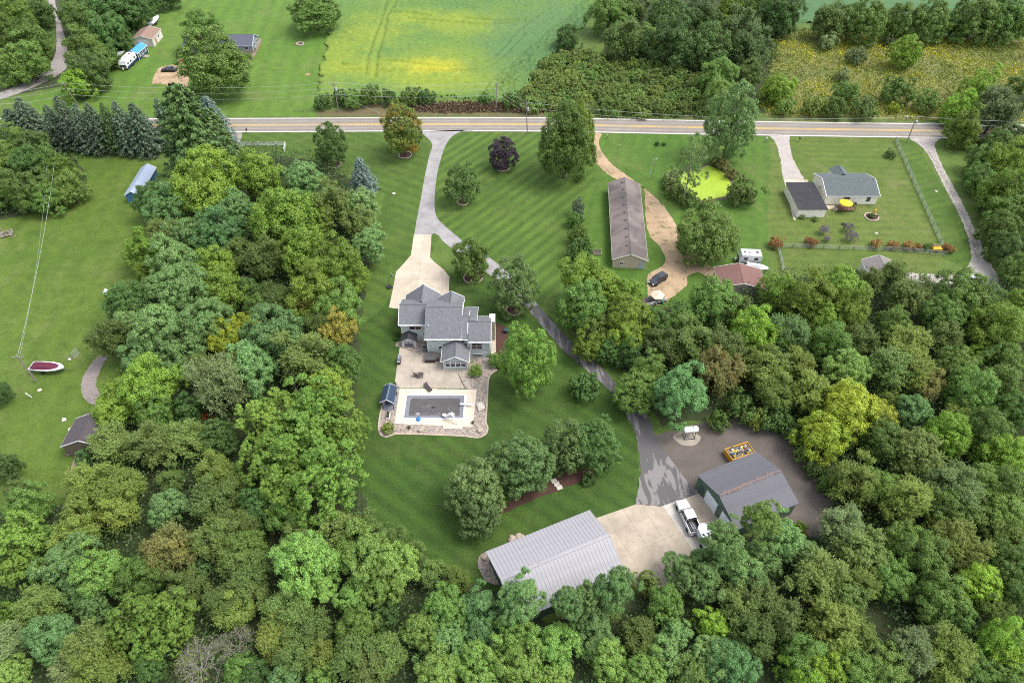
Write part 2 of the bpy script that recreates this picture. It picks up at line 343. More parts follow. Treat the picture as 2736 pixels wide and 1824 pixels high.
m_dark = NT('dark_gravel'); _p = m_dark.pos()
_c = m_dark.mix(m_dark.ramp(m_dark.noise(_p, .22, 5, .65)), (.122,.104,.09), (.172,.147,.128)); _c = m_dark.mix(m_dark.math('MULTIPLY', m_dark.noise(_p, 5, 4), .6), _c, (.05,.042,.037))
m_dark.bump(m_dark.noise(_p, 4, 4), .6, .08); m_dark = m_dark.fin(_c, .95, .1)
sheet('gravel_yard', ragged(catmull(world_poly(S, [(1740,1165),(1790,1150),(1880,1128),(1975,1118),(2060,1140),(2115,1185),(2175,1270),(2222,1345),(2205,1410),(2175,1435),(2090,1400),(1960,1420),(1866,1318),(1806,1250),(1762,1190),(1740,1165)]), 5), .14, .5), .040, m_dark, 'dark brown gravel yard wrapped round the green barn')
pc = P(1836,1172)
sheet('concrete_pad', [pc+Vector((2.3*math.cos(a)*(1+.12*math.sin(3*a)), 1.5*math.sin(a), 0)) for a in np.linspace(0, 6.2, 20)], .052, mat('pad_concrete', (.34,.3,.24), .9, .25, 1), 'pale pad under the white fuel tank')

# concrete made of separate slabs
def clip(poly, nx, ny, d):
    out = []
    for i in range(len(poly)):
        a, b = poly[i], poly[(i+1)%len(poly)]; da, db = a[0]*nx+a[1]*ny-d, b[0]*nx+b[1]*ny-d
        if da <= 0: out.append(a)
        if da*db < 0: t = da/(da-db); out.append((a[0]+(b[0]-a[0])*t, a[1]+(b[1]-a[1])*t))
    return out
def slabs(name, poly, dx, dy, rz, top, mats, label, ox=0, oy=0, gap=.022, pick=None, piece='slab'):
    poly = [(p[0], p[1]) for p in poly]
    base = sheet(name, poly, top-.05, MATS['joint'], label)
    ca, sa = math.cos(rz), math.sin(rz); U = [(p[0]*ca+p[1]*sa, -p[0]*sa+p[1]*ca) for p in poly]
    x0, x1 = min(p[0] for p in U), max(p[0] for p in U); y0, y1 = min(p[1] for p in U), max(p[1] for p in U)
    i = 0
    gx = x0-ox
    while gx < x1:
        gy = y0-oy
        while gy < y1:
            c = clip(clip(clip(clip(U, 1, 0, gx+dx-gap/2), -1, 0, -gx-gap/2), 0, 1, gy+dy-gap/2), 0, -1, -gy-gap/2)
            gy += dy
            if len(c) < 3: continue
            ar = abs(sum(c[k][0]*c[(k+1)%len(c)][1]-c[(k+1)%len(c)][0]*c[k][1] for k in range(len(c))))/2
            if ar < .15: continue
            w = [(p[0]*ca-p[1]*sa, p[0]*sa+p[1]*ca) for p in c]
            if sum(w[k][0]*w[(k+1)%len(w)][1]-w[(k+1)%len(w)][0]*w[k][1] for k in range(len(w))) < 0: w.reverse()
            zt = top+random.uniform(-.004,.004)
            cx = sum(p[0] for p in w)/len(w); cy = sum(p[1] for p in w)/len(w)
            MB().prism(w, top-.045, zt).build(piece, mats[i % len(mats)] if not pick else pick(cx, cy), base); i += 1
        gx += dx
    return base
mat('joint', (.36,.30,.235), .95, .2)
def concrete(name, col, st=.3):
    t = NT(name); p = t.pos()
    c = t.mix(t.ramp(t.noise(p, .35, 5, .65)), col, tuple(x*(1-st*.55) for x in col))
    c = t.mix(t.math('MULTIPLY', t.ramp(t.noise(p, 1.6, 5, .7, .5), .52, .7), st), c, tuple(x*.62 for x in col))
    return t.fin(c, .85, .25)
m_con1 = concrete('drive_concrete', (.49,.42,.325), .38); m_con1b = concrete('drive_concrete_b', (.475,.405,.312), .4)
m_pat = concrete('patio_concrete', (.41,.352,.285), .5); m_deck = concrete('pool_concrete', (.60,.515,.395), .2)
m_new = concrete('new_concrete', (.46,.425,.375), .25); m_old = concrete('apron_concrete', (.415,.35,.27), .5)
slabs('concrete_drive', [P(*p) for p in [(1106,627),(1153,627),(1149,688),(1160,700),(1185,720),(1201,740),(1199,784),(1195,835),(1110,832),(1039,822),(1052,763),(1058,727),(1074,710),(1098,682)]], 5.2, 5.2, 0, .07, [m_con1, m_con1b], 'pale concrete driveway apron in front of the garage')
slabs('patio', [P(*p) for p in [(1068,928),(1127,951),(1145,944),(1250,944),(1249,999),(1259,1038),(1067,1036),(1055,1023),(1060,985)]], 3.1, 2.7, 0, .062, [m_pat], 'stained concrete patio between the house and the pool')
slabs('pool_deck', [P(*p) for p in [(1068,1037.3),(1274,1041),(1263,1139),(1236,1138.6),(1235,1146),(1184,1145),(1183,1137),(1054,1132)]], 3.4, 3.0, 0, .075, [m_deck], 'bright cream concrete deck round the pool')
def apron_pick(x, y):
    a = (x-P(1765,1352).x, y-P(1765,1352).y); d = P(1829,1470)-P(1765,1352)
    s = d.x*a[1]-d.y*a[0]
    return m_old if s < 0 else (m_new if s < 26 else m_old)
slabs('barn_apron', [P(*p) for p in [(1699,1347),(1765,1353),(1865,1319),(1885,1328),(1972,1430),(1900,1520),(1840,1580),(1670,1560),(1592,1384)]], 3.0, 4.2, R_(24), .07, [m_old], 'concrete apron between the two metal barns', pick=apron_pick)
slabs('garage_pad', [TP('Z',*p) for p in [(245,600),(410,604),(420,625),(300,640),(330,890),(312,880)]], 2.6, 2.6, 0, .07, [m_con1], 'narrow concrete pad beside the flat-roofed garage')

# gravel bed, mulch, edging by the pool
m_stone = NT('river_stone'); _p = m_stone.pos()
_v = m_stone.n('TexVoronoi'); _v.inputs['Scale'].default_value = 4.5; m_stone.l(_p, _v.inputs['Vector'])
_h = m_stone.n('SeparateColor'); m_stone.l(_v.outputs['Color'], _h.inputs[0])
_c = m_stone.mix(_h.outputs[0], (.40,.33,.27), (.16,.135,.115)); m_stone.bump(_v.outputs['Distance'], .9, .08); m_stone = m_stone.fin(_c, .8, .3)
bed = [(1068,1037),(1042,1041),(1030,1064),(1021,1087),(1015,1115),(1012,1140),(1017,1160),(1030,1167),(1046,1163),(1063,1159),(1152,1161),(1238,1165),(1276,1169),(1297,1160),(1303,1144),(1298,1127),(1300,1095),(1302,1063),(1304.6,1017),(1312,1000),(1328,988)]
bw = catmull([P(*p) for p in bed], 5)
sheet('stone_bed', bw+[P(1311,955), P(1253,953), P(1245,1000), P(1250,1038), P(1240,1090), P(1100,1090), P(1090,1040)], .034, m_stone, 'river stone bed curving round the pool deck')
sheet('stone_bed', [P(*p) for p in [(1056,925),(1060,914),(1120,905),(1140,920),(1145,948),(1127,951),(1068,928)]], .046, m_stone, 'river stone bed between the little shed and the hot tub')
m_edge = mat('edging_concrete', (.43,.35,.28), .85, .25, 2)
def ribbon(name, pts, w, z0, z1, m, label=None, cat=None, parent=None, closed=False):
    if closed: pts = pts+[pts[0], pts[1]]
    a, b = offset(pts, w/2), offset(pts, -w/2); n = len(pts); mb = MB()
    vs = [(p[0],p[1],z1) for p in a]+[(p[0],p[1],z1) for p in b]+[(p[0],p[1],z0) for p in a]+[(p[0],p[1],z0) for p in b]
    fs = []
    for i in range(n-1): fs += [(i+1,i,n+i,n+i+1),(i,i+1,2*n+i+1,2*n+i),(n+i+1,n+i,3*n+i,3*n+i+1)]
    mb.add(vs, fs); o = mb.build(name, m, parent)
    if label: tag(o, label, cat)
    return o
ribbon('garden_edging', bw[1:], .3, 0, .12, m_edge, 'tan concrete edging curb round the pool stone bed', 'edging')
m_mulch = mat('bark_mulch', (.085,.042,.03), .95, .4, 3, .8, 9)
sheet('mulch_bed', ragged([P(*p) for p in [(1325,862),(1361,877),(1356,905),(1345,945),(1325,960),(1322,945)]], .12, .8), .034, m_mulch, 'brown mulch bed right of the house')
slabs('house_walk', [P(*p) for p in [(1313,852),(1324,852),(1325,948),(1312,948)]], 1.4, 1.3, 0, .06, [m_con1], 'narrow tan walk along the right side of the house')
sheet('mulch_bed', ragged(catmull([TP('V',*p) for p in [(560,420),(620,370),(760,360),(830,370),(800,410),(700,450),(600,490),(420,560),(230,640),(200,620),(300,560),(560,420)]], 4), .12, .8), .034, m_mulch, 'reddish mulch bed under the grove of grey-green trees')
sheet('stone_bed', catmull([TP('V',*p) for p in [(135,880),(100,900),(85,950),(110,1020),(150,1070),(230,1075),(200,950)]], 4), .034, m_stone, 'small stone bed at the left end of the lilac metal barn')

# pond with duckweed
m_pond = NT('duckweed'); _p = m_pond.pos()
_c = m_pond.mix(m_pond.ramp(m_pond.noise(_p, .5, 4, .6)), (.235,.345,.022), (.29,.39,.03)); m_pond = m_pond.fin(_c, .55, .4)
pond = [(1060,600),(1090,560),(1150,530),(1210,545),(1270,505),(1330,520),(1400,560),(1440,620),(1445,680),(1410,715),(1340,730),(1270,750),(1210,730),(1120,680),(1060,640)]
pw = catmull([TP('X',*p) for p in pond]+[TP('X',*pond[0])], 4)
tag(sheet('pond', pw, .042, m_pond), 'pond covered in bright yellow-green duckweed', kind='structure')
def grow(pts, k):
    c = sum(pts, Vector())/len(pts); return [c+(p-c)*k for p in pts]
sheet('pond_bank', grow(pw, 1.16), .036, mat('bank_mud', (.11,.095,.05), .95, .4, 1), 'muddy bank ringing the duckweed pond')
# ------------------------------------------------------------------ crops and wild growth
def np_mesh(name, V, F4, m):
    me = bpy.data.meshes.new(name); n = len(V); k = len(F4)
    me.vertices.add(n); me.vertices.foreach_set('co', np.asarray(V, dtype=np.float32).ravel())
    me.loops.add(k*4); me.loops.foreach_set('vertex_index', np.asarray(F4, dtype=np.int32).ravel())
    me.polygons.add(k); me.polygons.foreach_set('loop_start', np.arange(0, k*4, 4, dtype=np.int32))
    me.update(calc_edges=True); me.validate()
    if m: me.materials.append(m)
    return me
def inside(poly, X, Y):
    r = np.zeros(X.shape, bool); n = len(poly)
    for i in range(n):
        x0, y0 = poly[i][0], poly[i][1]; x1, y1 = poly[(i+1)%n][0], poly[(i+1)%n][1]
        if y0 == y1: continue
        r ^= ((y0 > Y) != (y1 > Y)) & (X < (x1-x0)*(Y-y0)/(y1-y0)+x0)
    return r
rg = np.random.default_rng(7)
def kites(c, n, size, aspect=.55, rg=rg, tang=None):
    """leaf-sized four-cornered faces: centres c, normals n, lengths size"""
    n = n/np.linalg.norm(n, axis=1, keepdims=True); k = len(c)
    t = rg.normal(size=(k,3)) if tang is None else tang
    t = t-n*(t*n).sum(1, keepdims=True); t /= np.linalg.norm(t, axis=1, keepdims=True)+1e-9
    b = np.cross(n, t); s = np.asarray(size).reshape(-1,1)*np.ones((k,1))
    V = np.stack([c-t*s*.5, c+b*s*aspect*.5-t*s*.05, c+t*s*.5-n*s*.12, c-b*s*aspect*.5-t*s*.05], 1).reshape(-1,3)
    return V, np.arange(k*4).reshape(-1,4)
def leafmat(name, cols, rand=.25, transl=.32, patch=None, spec=.25, gain=1.0):
    """foliage: colour differs leaf to leaf (random per island) and plant to plant"""
    t = NT(name); t.k = 1; g = t.n('NewGeometry'); oi = t.n('ObjectInfo')
    cols = [tuple(q*gain for q in c) for c in cols]; c = t.mix(g.outputs['Random Per Island'], tuple(q*.8 for q in cols[0]), tuple(q*1.2 for q in cols[1]))
    if len(cols) > 2:
        nz = t.noise(t.pos() if patch else t.obj(), patch or 1.1, 3, .6)
        c = t.mix(t.ramp(nz, .48, .68), c, cols[2])
    hs = t.n('HueSaturation'); t.l(c, hs.inputs['Color'])
    t.l(t.math('MULTIPLY_ADD', oi.outputs['Random'], .024, .488), hs.inputs['Hue'])
    w = t.n('TexWhiteNoise', noise_dimensions='1D'); t.l(oi.outputs['Random'], w.inputs['W'])
    t.l(t.math('MULTIPLY_ADD', w.outputs['Value'], rand*2, 1-rand), hs.inputs['Value'])
    t.fin(hs.outputs[0], .55, spec)
    tr = t.n('BsdfTranslucent'); t.l(hs.outputs[0], tr.inputs['Color']); mx = t.n('MixShader'); mx.inputs[0].default_value = transl
    t.l(t.b.outputs[0], mx.inputs[1]); t.l(tr.outputs[0], mx.inputs[2]); t.l(mx.outputs[0], t.t.nodes['Material Output'].inputs[0])
    return t.m

# soybeans: one lumpy canopy with wheel tracks pressed into it
def canopy(name, poly, step, m, h0, lump, tracks, label, rowdir=(0,1), zone=None):
    xs = [p[0] for p in poly]; ys = [p[1] for p in poly]
    gx = np.arange(min(xs), max(xs), step); gy = np.arange(min(ys), max(ys), step); X, Y = np.meshgrid(gx, gy)
    X = X+rg.uniform(-.2,.2,X.shape)*step; Y = Y+rg.uniform(-.2,.2,Y.shape)*step
    I = inside(poly, X, Y)
    q = rg.normal(size=X.shape)
    sm = (q+np.roll(q,1,0)+np.roll(q,1,1)+np.roll(q,-1,1))/4
    Z = h0+lump*sm+.06*np.sin((X*rowdir[0]+Y*rowdir[1])*2*np.pi/1.52)
    if zone is not None: Z = Z+zone(X, Y, q)
    for tr in tracks:
        for p in tr:
            d2 = (X-p.x)**2+(Y-p.y)**2; Z = np.where(d2 < .6**2, .05, Z)
    E = I & np.roll(I,1,0) & np.roll(I,-1,0) & np.roll(I,1,1) & np.roll(I,-1,1); Z = np.where(E, Z, .03)
    ny, nx = X.shape; idx = np.arange(nx*ny).reshape(ny,nx)
    a, b, c, d = idx[:-1,:-1], idx[:-1,1:], idx[1:,1:], idx[1:,:-1]
    ok = I[:-1,:-1] & I[:-1,1:] & I[1:,1:] & I[1:,:-1]
    F = np.stack([a[ok], b[ok], c[ok], d[ok]], 1)
    V = np.stack([X.ravel(), Y.ravel(), Z.ravel()], 1); used = np.unique(F); mp = np.zeros(len(V), int); mp[used] = np.arange(len(used))
    o = bpy.data.objects.new(name, np_mesh(name, V[used], mp[F], m)); C.objects.link(o)
    return tag(o, label, 'crop', kind='stuff')
ms = NT('soybean_leaves'); ms.k = 1; _p = ms.pos()
_c = ms.mix(ms.ramp(ms.noise(_p, .03, 4, .6), .38, .62), (.062,.122,.03), (.085,.142,.026))
def blob(m, p, c, r, sy=1):
    v = m.n('VectorMath', operation='SUBTRACT'); m.l(p, v.inputs[0]); v.inputs[1].default_value = (c.x, c.y, c.z)
    s = m.n('VectorMath', operation='MULTIPLY'); m.l(v.outputs[0], s.inputs[0]); s.inputs[1].default_value = (1/r, sy/r, 0)
    l = m.n('VectorMath', operation='LENGTH'); m.l(s.outputs[0], l.inputs[0])
    return m.math('ADD', m.math('SUBTRACT', 1, l.outputs['Value']), m.math('MULTIPLY_ADD', m.noise(p, .14, 5, .7, .6), 1.5, -.75))
for c, r, sy in [((1140,180),26,1.6), ((1000,185),20,2.6), ((1130,48),22,2.4), ((1010,90),14,.8), ((1180,225),24,2.2), ((905,150),11,.35), ((1280,70),26,2)]:
    _c = ms.mix(ms.math('MULTIPLY', ms.ramp(blob(ms, _p, P(*c), r, sy), -.1, .7), .55), _c, (.165,.20,.02))
_c = ms.mix(ms.math('MULTIPLY', ms.ramp(blob(ms, _p, P(1150,182), 15, 1.8), .15, .75), .75), _c, (.26,.25,.02))
_c = ms.mix(ms.math('MULTIPLY', ms.ramp(blob(ms, _p, P(1500,110), 34, .7), .0, .5), .8), _c, (.055,.112,.042))
_f = ms.math('MULTIPLY_ADD', ms.noise(_p, 2.2, 3, .7), 1.1, .45); _x = ms.n('Mix', data_type='RGBA', blend_type='MULTIPLY'); _x.inputs[0].default_value = 1
ms.l(_c, _x.inputs[6]); ms.l(_f, _x.inputs[7]); ms.bump(ms.noise(_p, 2.4, 3), .6, .15); m_soy = ms.fin(_x.outputs[2], .85, .2)
field = [P(*p) for p in [(842,256),(848,235),(870,120),(890,30),(908,-60),(1640,-60),(1600,20),(1560,75),(1490,140),(1440,200),(1405,240),(1330,272),(1180,262),(1000,262),(940,262)]]
def M_(*pts): return catmull(catmull([TP('M',*p) for p in pts], 8), 5)
tracks = [M_((1070,-60),(1045,30),(985,130),(950,290),(910,420),(890,560),(880,620)), M_((1000,-60),(970,40),(940,150),(870,330),(825,470),(810,590)),
          M_((610,510),(720,520),(820,500),(930,490),(1050,490),(1220,510),(1360,530),(1500,530),(1650,520),(1780,480),(1880,400),(1960,300),(2080,190),(2250,80)),
          M_((620,560),(780,560),(1000,570),(1200,560),(1420,570),(1600,565),(1750,540),(1870,470),(1960,380),(2060,280)),
          M_((1010,105),(1150,110),(1320,135)), M_((1140,150),(1300,170),(1500,185),(1700,200),(1850,200),(2060,175)), M_((1600,155),(1750,165),(1900,170),(2060,165))]
pr0 = P(1500,110)
canopy('bean_field', ragged(field, 1.1, 2.2), .5, m_soy, .62, .2, tracks, 'soybean field mottled green and yellow with wheel tracks', zone=lambda X, Y, q: np.where((X-pr0.x)/30-(Y-pr0.y)/60 > -.25, .28*q, 0))
far_f = [P(2110,66), P(2100,-20), P(2900,-20), P(2900,66)]
canopy('bean_field', far_f, 1.2, mat('far_soybean', (.05,.115,.045), .9, .25, .08, .5, 1.2, col2=(.06,.13,.04)), .6, .2, [], 'blue-green bean field beyond the far hedgerow')

# goldenrod meadow, scrub patch, forest undergrowth
def rect_of(a, b, d, grow_):
    ea = math.atan2(b.y-a.y, b.x-a.x); c = (a+d)/2; return (c.x, c.y, ea, (b-a).length/2+grow_, (d-b).length/2+grow_)
EXCL = [rect_of(P(1298,1473,3.2), P(1575,1362,3.2), P(1673,1531,3.2), 3.5), rect_of(P(1862,1268,3.4), P(2021,1205,3.4), P(2136,1344,3.4), 3.5)]
def tufts(name, poly, n, hmin, hmax, smin, smax, m, label, cat, clump=1, spread=.8, up=.4, asp=.5):
    xs = [p[0] for p in poly]; ys = [p[1] for p in poly]; k = int(n*2.5)
    X = rg.uniform(min(xs), max(xs), k); Y = rg.uniform(min(ys), max(ys), k); ok = inside(poly, X, Y); 
    for ex, ey, ea, hx, hy in EXCL:
        u = (X-ex)*math.cos(ea)+(Y-ey)*math.sin(ea); v = -(X-ex)*math.sin(ea)+(Y-ey)*math.cos(ea); ok &= ~((abs(u) < hx) & (abs(v) < hy))
    X, Y = X[ok][:n], Y[ok][:n]
    base = np.stack([X, Y, rg.uniform(hmin, hmax, len(X))], 1)
    c = np.repeat(base, clump, 0); off = rg.normal(size=c.shape)*[spread, spread, .35*spread]; off[:,2] = abs(off[:,2])*.8-.25*spread
    h = rg.uniform(0,1,(len(c),1)); c = c+off; c[:,2] = np.maximum(c[:,2], .08)
    nn = off*[1,1,1.4]+rg.normal(size=c.shape)*.45*spread+[0,0,up*spread]
    V, F = kites(c, nn, rg.uniform(smin, smax, len(c)), asp)
    o = bpy.data.objects.new(name, np_mesh(name, V, F, m)); C.objects.link(o)
    return tag(o, label, cat, kind='stuff')
mm = NT('meadow_plants'); mm.k = 1; _g = mm.n('NewGeometry'); _p = _g.outputs['Position']
_c = mm.mix(_g.outputs['Random Per Island'], (.115,.165,.026), (.175,.215,.036))
_c = mm.mix(mm.ramp(mm.noise(_p, .05, 4, .65), .5, .7), _c, (.15,.155,.05))
_b = mm.ramp(mm.noise(_p, .055, 5, .65, .7), .44, .62)
_rp = mm.math('GREATER_THAN', _g.outputs['Random Per Island'], .6)
_c = mm.mix(mm.math('MULTIPLY', _b, mm.math('MULTIPLY_ADD', _rp, .55, .3)), _c, (.46,.41,.02)); m_mead = mm.fin(_c, .8, .15)
meadow = [P(*p) for p in [(2064,100),(2120,82),(2200,80),(2330,96),(2500,98),(2740,110),(2860,120),(2900,330),(2540,322),(2300,318),(2050,312),(2020,280),(2050,180)]]
sheet('meadow', meadow, .008, mat('meadow_soil', (.16,.19,.055), .95, .3, .4, col2=(.20,.18,.07)), 'weedy goldenrod meadow across the road')
tufts('goldenrod', meadow, 17000, .3, .9, .3, .65, m_mead, 'goldenrod and weeds filling the far meadow', 'weeds', 4, .5, .5, .45)
m_brush = leafmat('brush_leaves', [(.048,.080,.018), (.085,.112,.025), (.090,.090,.032)], .1, .3, .12, gain=1.8)
brush = [P(*p) for p in [(1402,300),(1405,255),(1430,215),(1480,160),(1540,148),(1640,160),(1760,190),(1880,215),(1890,312),(1700,314),(1560,306),(1480,290)]]
sheet('scrub_soil', brush, .012, mat('scrub_soil', (.085,.12,.04), .95, .4, .5), 'dark soil under the scrub patch')
tufts('scrub', brush, 1500, .1, .7, .25, .5, m_brush, 'tangle of olive scrub and bramble beyond the road', 'scrub', 40, 1.1, .8)
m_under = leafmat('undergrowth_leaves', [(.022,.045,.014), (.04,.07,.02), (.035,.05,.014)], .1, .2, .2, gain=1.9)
near = [P(*p, 0) for p in [(-150,1400),(100,1390),(225,1340),(285,1085),(350,1000),(390,780),(455,530),(480,400),(640,410),(850,440),(985,520),(965,700),(940,900),(930,1250),(980,1400),(1200,1545),(1290,1600),(1480,1690),(1700,1640),(1850,1570),(1960,1460),(2120,1435),(2190,1440),(2235,1350),(2190,1260),(2110,1150),(1990,1105),(1850,1105),(1780,1120),(1690,990),(1590,920),(1550,850),(1720,850),(1930,800),(2090,750),(2400,750),(2600,765),(2720,745),(2900,760),(3000,1900),(-300,1900)]]
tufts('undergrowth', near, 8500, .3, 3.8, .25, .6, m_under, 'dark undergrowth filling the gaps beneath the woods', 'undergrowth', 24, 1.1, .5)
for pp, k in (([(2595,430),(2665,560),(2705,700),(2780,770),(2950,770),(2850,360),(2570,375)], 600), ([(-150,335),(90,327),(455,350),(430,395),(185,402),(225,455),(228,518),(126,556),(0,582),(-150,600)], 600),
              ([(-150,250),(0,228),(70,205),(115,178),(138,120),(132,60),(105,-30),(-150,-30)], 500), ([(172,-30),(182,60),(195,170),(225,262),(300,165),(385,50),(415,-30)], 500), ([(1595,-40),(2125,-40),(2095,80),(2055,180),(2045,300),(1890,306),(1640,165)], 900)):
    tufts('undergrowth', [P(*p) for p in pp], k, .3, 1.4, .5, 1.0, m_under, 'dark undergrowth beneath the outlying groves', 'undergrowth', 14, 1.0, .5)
# roadside dead weeds
m_dead = leafmat('dead_weeds', [(.13,.085,.05), (.09,.06,.04), (.11,.09,.04)], .1, .1, .3)
tufts('dry_weeds', [P(*p) for p in [(1070,296),(1110,282),(1240,276),(1420,280),(1460,290),(1440,303),(1330,300),(1200,303)]], 700, .3, .9, .4, .9, m_dead, 'dead brown weeds lining the road below the bean field', 'weeds', 8, .45)

# ------------------------------------------------------------------ trees: shapes
def sph(rg, k):
    d = rg.normal(size=(k,3)); return d/np.linalg.norm(d, axis=1, keepdims=True)
def crown(seed, zc, rz, nl, rl, nsub, rs, nleaf, leaf, asp=.55, zmin=-.55, rv=(.66,1.12), twig=False, r0=.70, cone=0.0, loose=0.0, inner=900):
    rg = np.random.default_rng(seed); cs = []; ns = []; ss = []; tg = []
    i = np.arange(nl)+.5; ph = i*2.39996+rg.uniform(0,6)
    uz = 1-(1-zmin)*i/nl; ur = np.where(uz > 0, np.sqrt(np.maximum(0, 1-uz*uz)), (1-np.abs(np.minimum(uz, 0))**3.2)**.4)
    D = np.stack([np.cos(ph)*ur, np.sin(ph)*ur, uz], 1)+rg.normal(size=(nl,3))*.16
    limbs = []; la, lb_ = rg.uniform(0, 6.28, 2)
    for d in D:
        rr = r0*rg.uniform(*rv)*(1+(.09*math.sin(2*math.atan2(d[1], d[0])+la)+.07*math.sin(3*math.atan2(d[1], d[0])+lb_))*(rv[0] < .8))
        q = d*rr; r = rg.uniform(*rl)
        f = 1-cone*max(0, q[2]); q = np.array([q[0]*f, q[1]*f, q[2]*rz]); limbs.append(q)
        d2 = sph(rg, nsub)+d*.75+[0,0,.35]; d2 /= np.linalg.norm(d2, axis=1, keepdims=True)
        if twig:
            for e in d2:
                k = nleaf; e = e+[0,0,.25]; e /= np.linalg.norm(e)
                t = np.sort(rg.uniform(.15, 1.35, k)); a = q+e*r*t[:,None]*rg.uniform(.75,1.2)
                side = sph(rg, k)*.035*(1.5-t)[:,None]*3
                cs.append(a+side); ns.append(sph(rg, k)*.8+[0,0,.8]+e*.2); ss.append(rg.uniform(.7,1.25,k)*leaf); tg.append(e+sph(rg,k)*.7)
        else:
            sub = q+d2*r*rg.uniform(.75,1.0,(nsub,1))
            for s_, e in zip(sub, d2):
                k = nleaf; f_ = sph(rg, k)+e*.55+[0,0,.3]; f_ /= np.linalg.norm(f_, axis=1, keepdims=True)
                rad = rg.uniform(*rs)*(rg.uniform(.35,1.08,(k,1))+loose*rg.normal(size=(k,1))*.3)
                cs.append(s_+f_*rad*[1,1,.85]); ns.append(f_+sph(rg,k)*.45+[0,0,.2]); ss.append(rg.uniform(.7,1.3,k)*leaf); tg.append(sph(rg,k))
    d = sph(rg, inner); d[:,2] = d[:,2]*.9; cs.append(d*rg.uniform(.2,.62,(inner,1))*[1,1,rz]); ns.append(d+sph(rg,inner)); ss.append(np.full(inner, leaf*2.2)); tg.append(sph(rg,inner))
    c = np.concatenate(cs); c[:,2] += zc; c[:,2] = np.maximum(c[:,2], .03)
    V, F = kites(c, np.concatenate(ns), np.concatenate(ss), asp, rg, np.concatenate(tg))
    return V, F, [l+np.array([0,0,zc]) for l in limbs]
def trunk_mesh(name, zc, limbs, r, m, seed, n=9):
    rnd = random.Random(seed); mb = MB()
    pts = [Vector((0,0,-.05))]+[Vector((rnd.uniform(-.03,.03), rnd.uniform(-.03,.03), zc*t)) for t in (.25,.5,.75,1)]
    mb.tube(pts, r, r*.45, 7)
    for l in rnd.sample(limbs, min(n, len(limbs))):
        e = Vector(l); s = pts[2].lerp(pts[4], rnd.random()); mid = s.lerp(e, .5)+Vector((0,0,.05))
        mb.tube([s, mid, s.lerp(e, .95)], r*.42, r*.12, 5)
    return mb.mesh(name, m, True)
m_bark = mat('bark', (.14,.115,.09), .95, .4, 3, .6, 20, obj=True); m_pale = mat('pale_bark', (.30,.27,.23), .9, .3, 3, .3, 20, obj=True)
FAM = {}
def family(key, n, trunk_r=.055, bark=None, **kw):
    FAM[key] = []
    for i in range(n):
        sd = hash_(key)+i*17
        V, F, L = crown(sd, **kw)
        me = np_mesh(key+'_crown', V, F, None); me.materials.append(m_bark)
        FAM[key].append((me, trunk_mesh(key+'_trunk', kw['zc'], L, trunk_r, bark or m_bark, sd)))
def hash_(s): return sum(ord(c)*(i+3) for i, c in enumerate(s))
#            crown centre, half height, lobes ...
family('billow', 6, zc=1.5, rz=.95, nl=32, rl=(.24,.36), nsub=11, rs=(.10,.16), nleaf=92, leaf=.054, zmin=-.85, loose=.5)
family('cauli', 3, zc=1.5, rz=1.0, nl=40, rl=(.20,.28), nsub=13, rs=(.065,.10), nleaf=56, leaf=.050, zmin=-.75, r0=.76)
family('broad', 6, zc=1.35, rz=1.05, nl=38, rl=(.22,.34), nsub=10, rs=(.10,.17), nleaf=84, leaf=.056, zmin=-.9, loose=.8)
family('twiggy', 6, zc=1.42, rz=1.0, nl=34, rl=(.24,.36), nsub=26, rs=None, nleaf=34, leaf=.062, asp=.42, zmin=-.9, twig=True, r0=.66)
family('oval', 3, zc=1.28, rz=1.2, nl=64, rl=(.22,.30), nsub=11, rs=(.09,.14), nleaf=46, leaf=.054, zmin=-.95, r0=.76, rv=(.86,1.06), cone=.18)
family('pear', 2, zc=1.12, rz=1.0, nl=50, rl=(.18,.25), nsub=14, rs=(.07,.10), nleaf=26, leaf=.06, zmin=-.9, r0=.8, rv=(.9,1.05), cone=.32)
family('sparse', 2, zc=1.9, rz=1.5, nl=30, rl=(.22,.36), nsub=8, rs=(.09,.16), nleaf=26, leaf=.075, zmin=-.8, r0=.72, inner=150, bark=m_pale)
family('bush', 3, trunk_r=.05, zc=.62, rz=.62, nl=22, rl=(.24,.34), nsub=10, rs=(.10,.16), nleaf=22, leaf=.10, zmin=-.8, r0=.72, inner=400)
def conifer(seed, H, tiers, nb, droop, upt, leaf, asp, per, ragged=.12, bare=.06, pw=.64):
    rg = np.random.default_rng(seed); cs = []; ns = []; ss = []; tg = []
    for i in range(tiers):
        u = (i+.5)/tiers; z = H*(bare+(1-bare)*u); R = (1-u)**pw+.02
        if u < .12: R *= .8+1.6*u
        k = max(4, int(nb*(.35+.65*R))); a0 = rg.uniform(0,6)
        for j in range(k):
            a = a0+2*math.pi*j/k+rg.normal()*.15; L = R*(1+rg.normal()*ragged); n = max(4, int(per*(.3+.7*L)))
            t = rg.uniform(.1,1,n)**.75; d = np.array([math.cos(a), math.sin(a), 0]); s = np.array([-math.sin(a), math.cos(a), 0])
            w = (1.12-t)*.30*L*rg.choice([-1,1],n)*rg.uniform(.1,1,n)
            p = d*(t*L)[:,None]+s*w[:,None]; p[:,2] = z-droop*t*L+upt*t*t*L+rg.normal(size=n)*.02
            cs.append(p); ns.append(np.array([0,0,1.])+d*.35+rg.normal(size=(n,3))*.35); ss.append(rg.uniform(.7,1.3,n)*leaf); tg.append(d+s*np.sign(w)[:,None]*.7+rg.normal(size=(n,3))*.2+[0,0,-.15])
    V, F = kites(np.concatenate(cs), np.concatenate(ns), np.concatenate(ss), asp, rg, np.concatenate(tg))
    return V, F
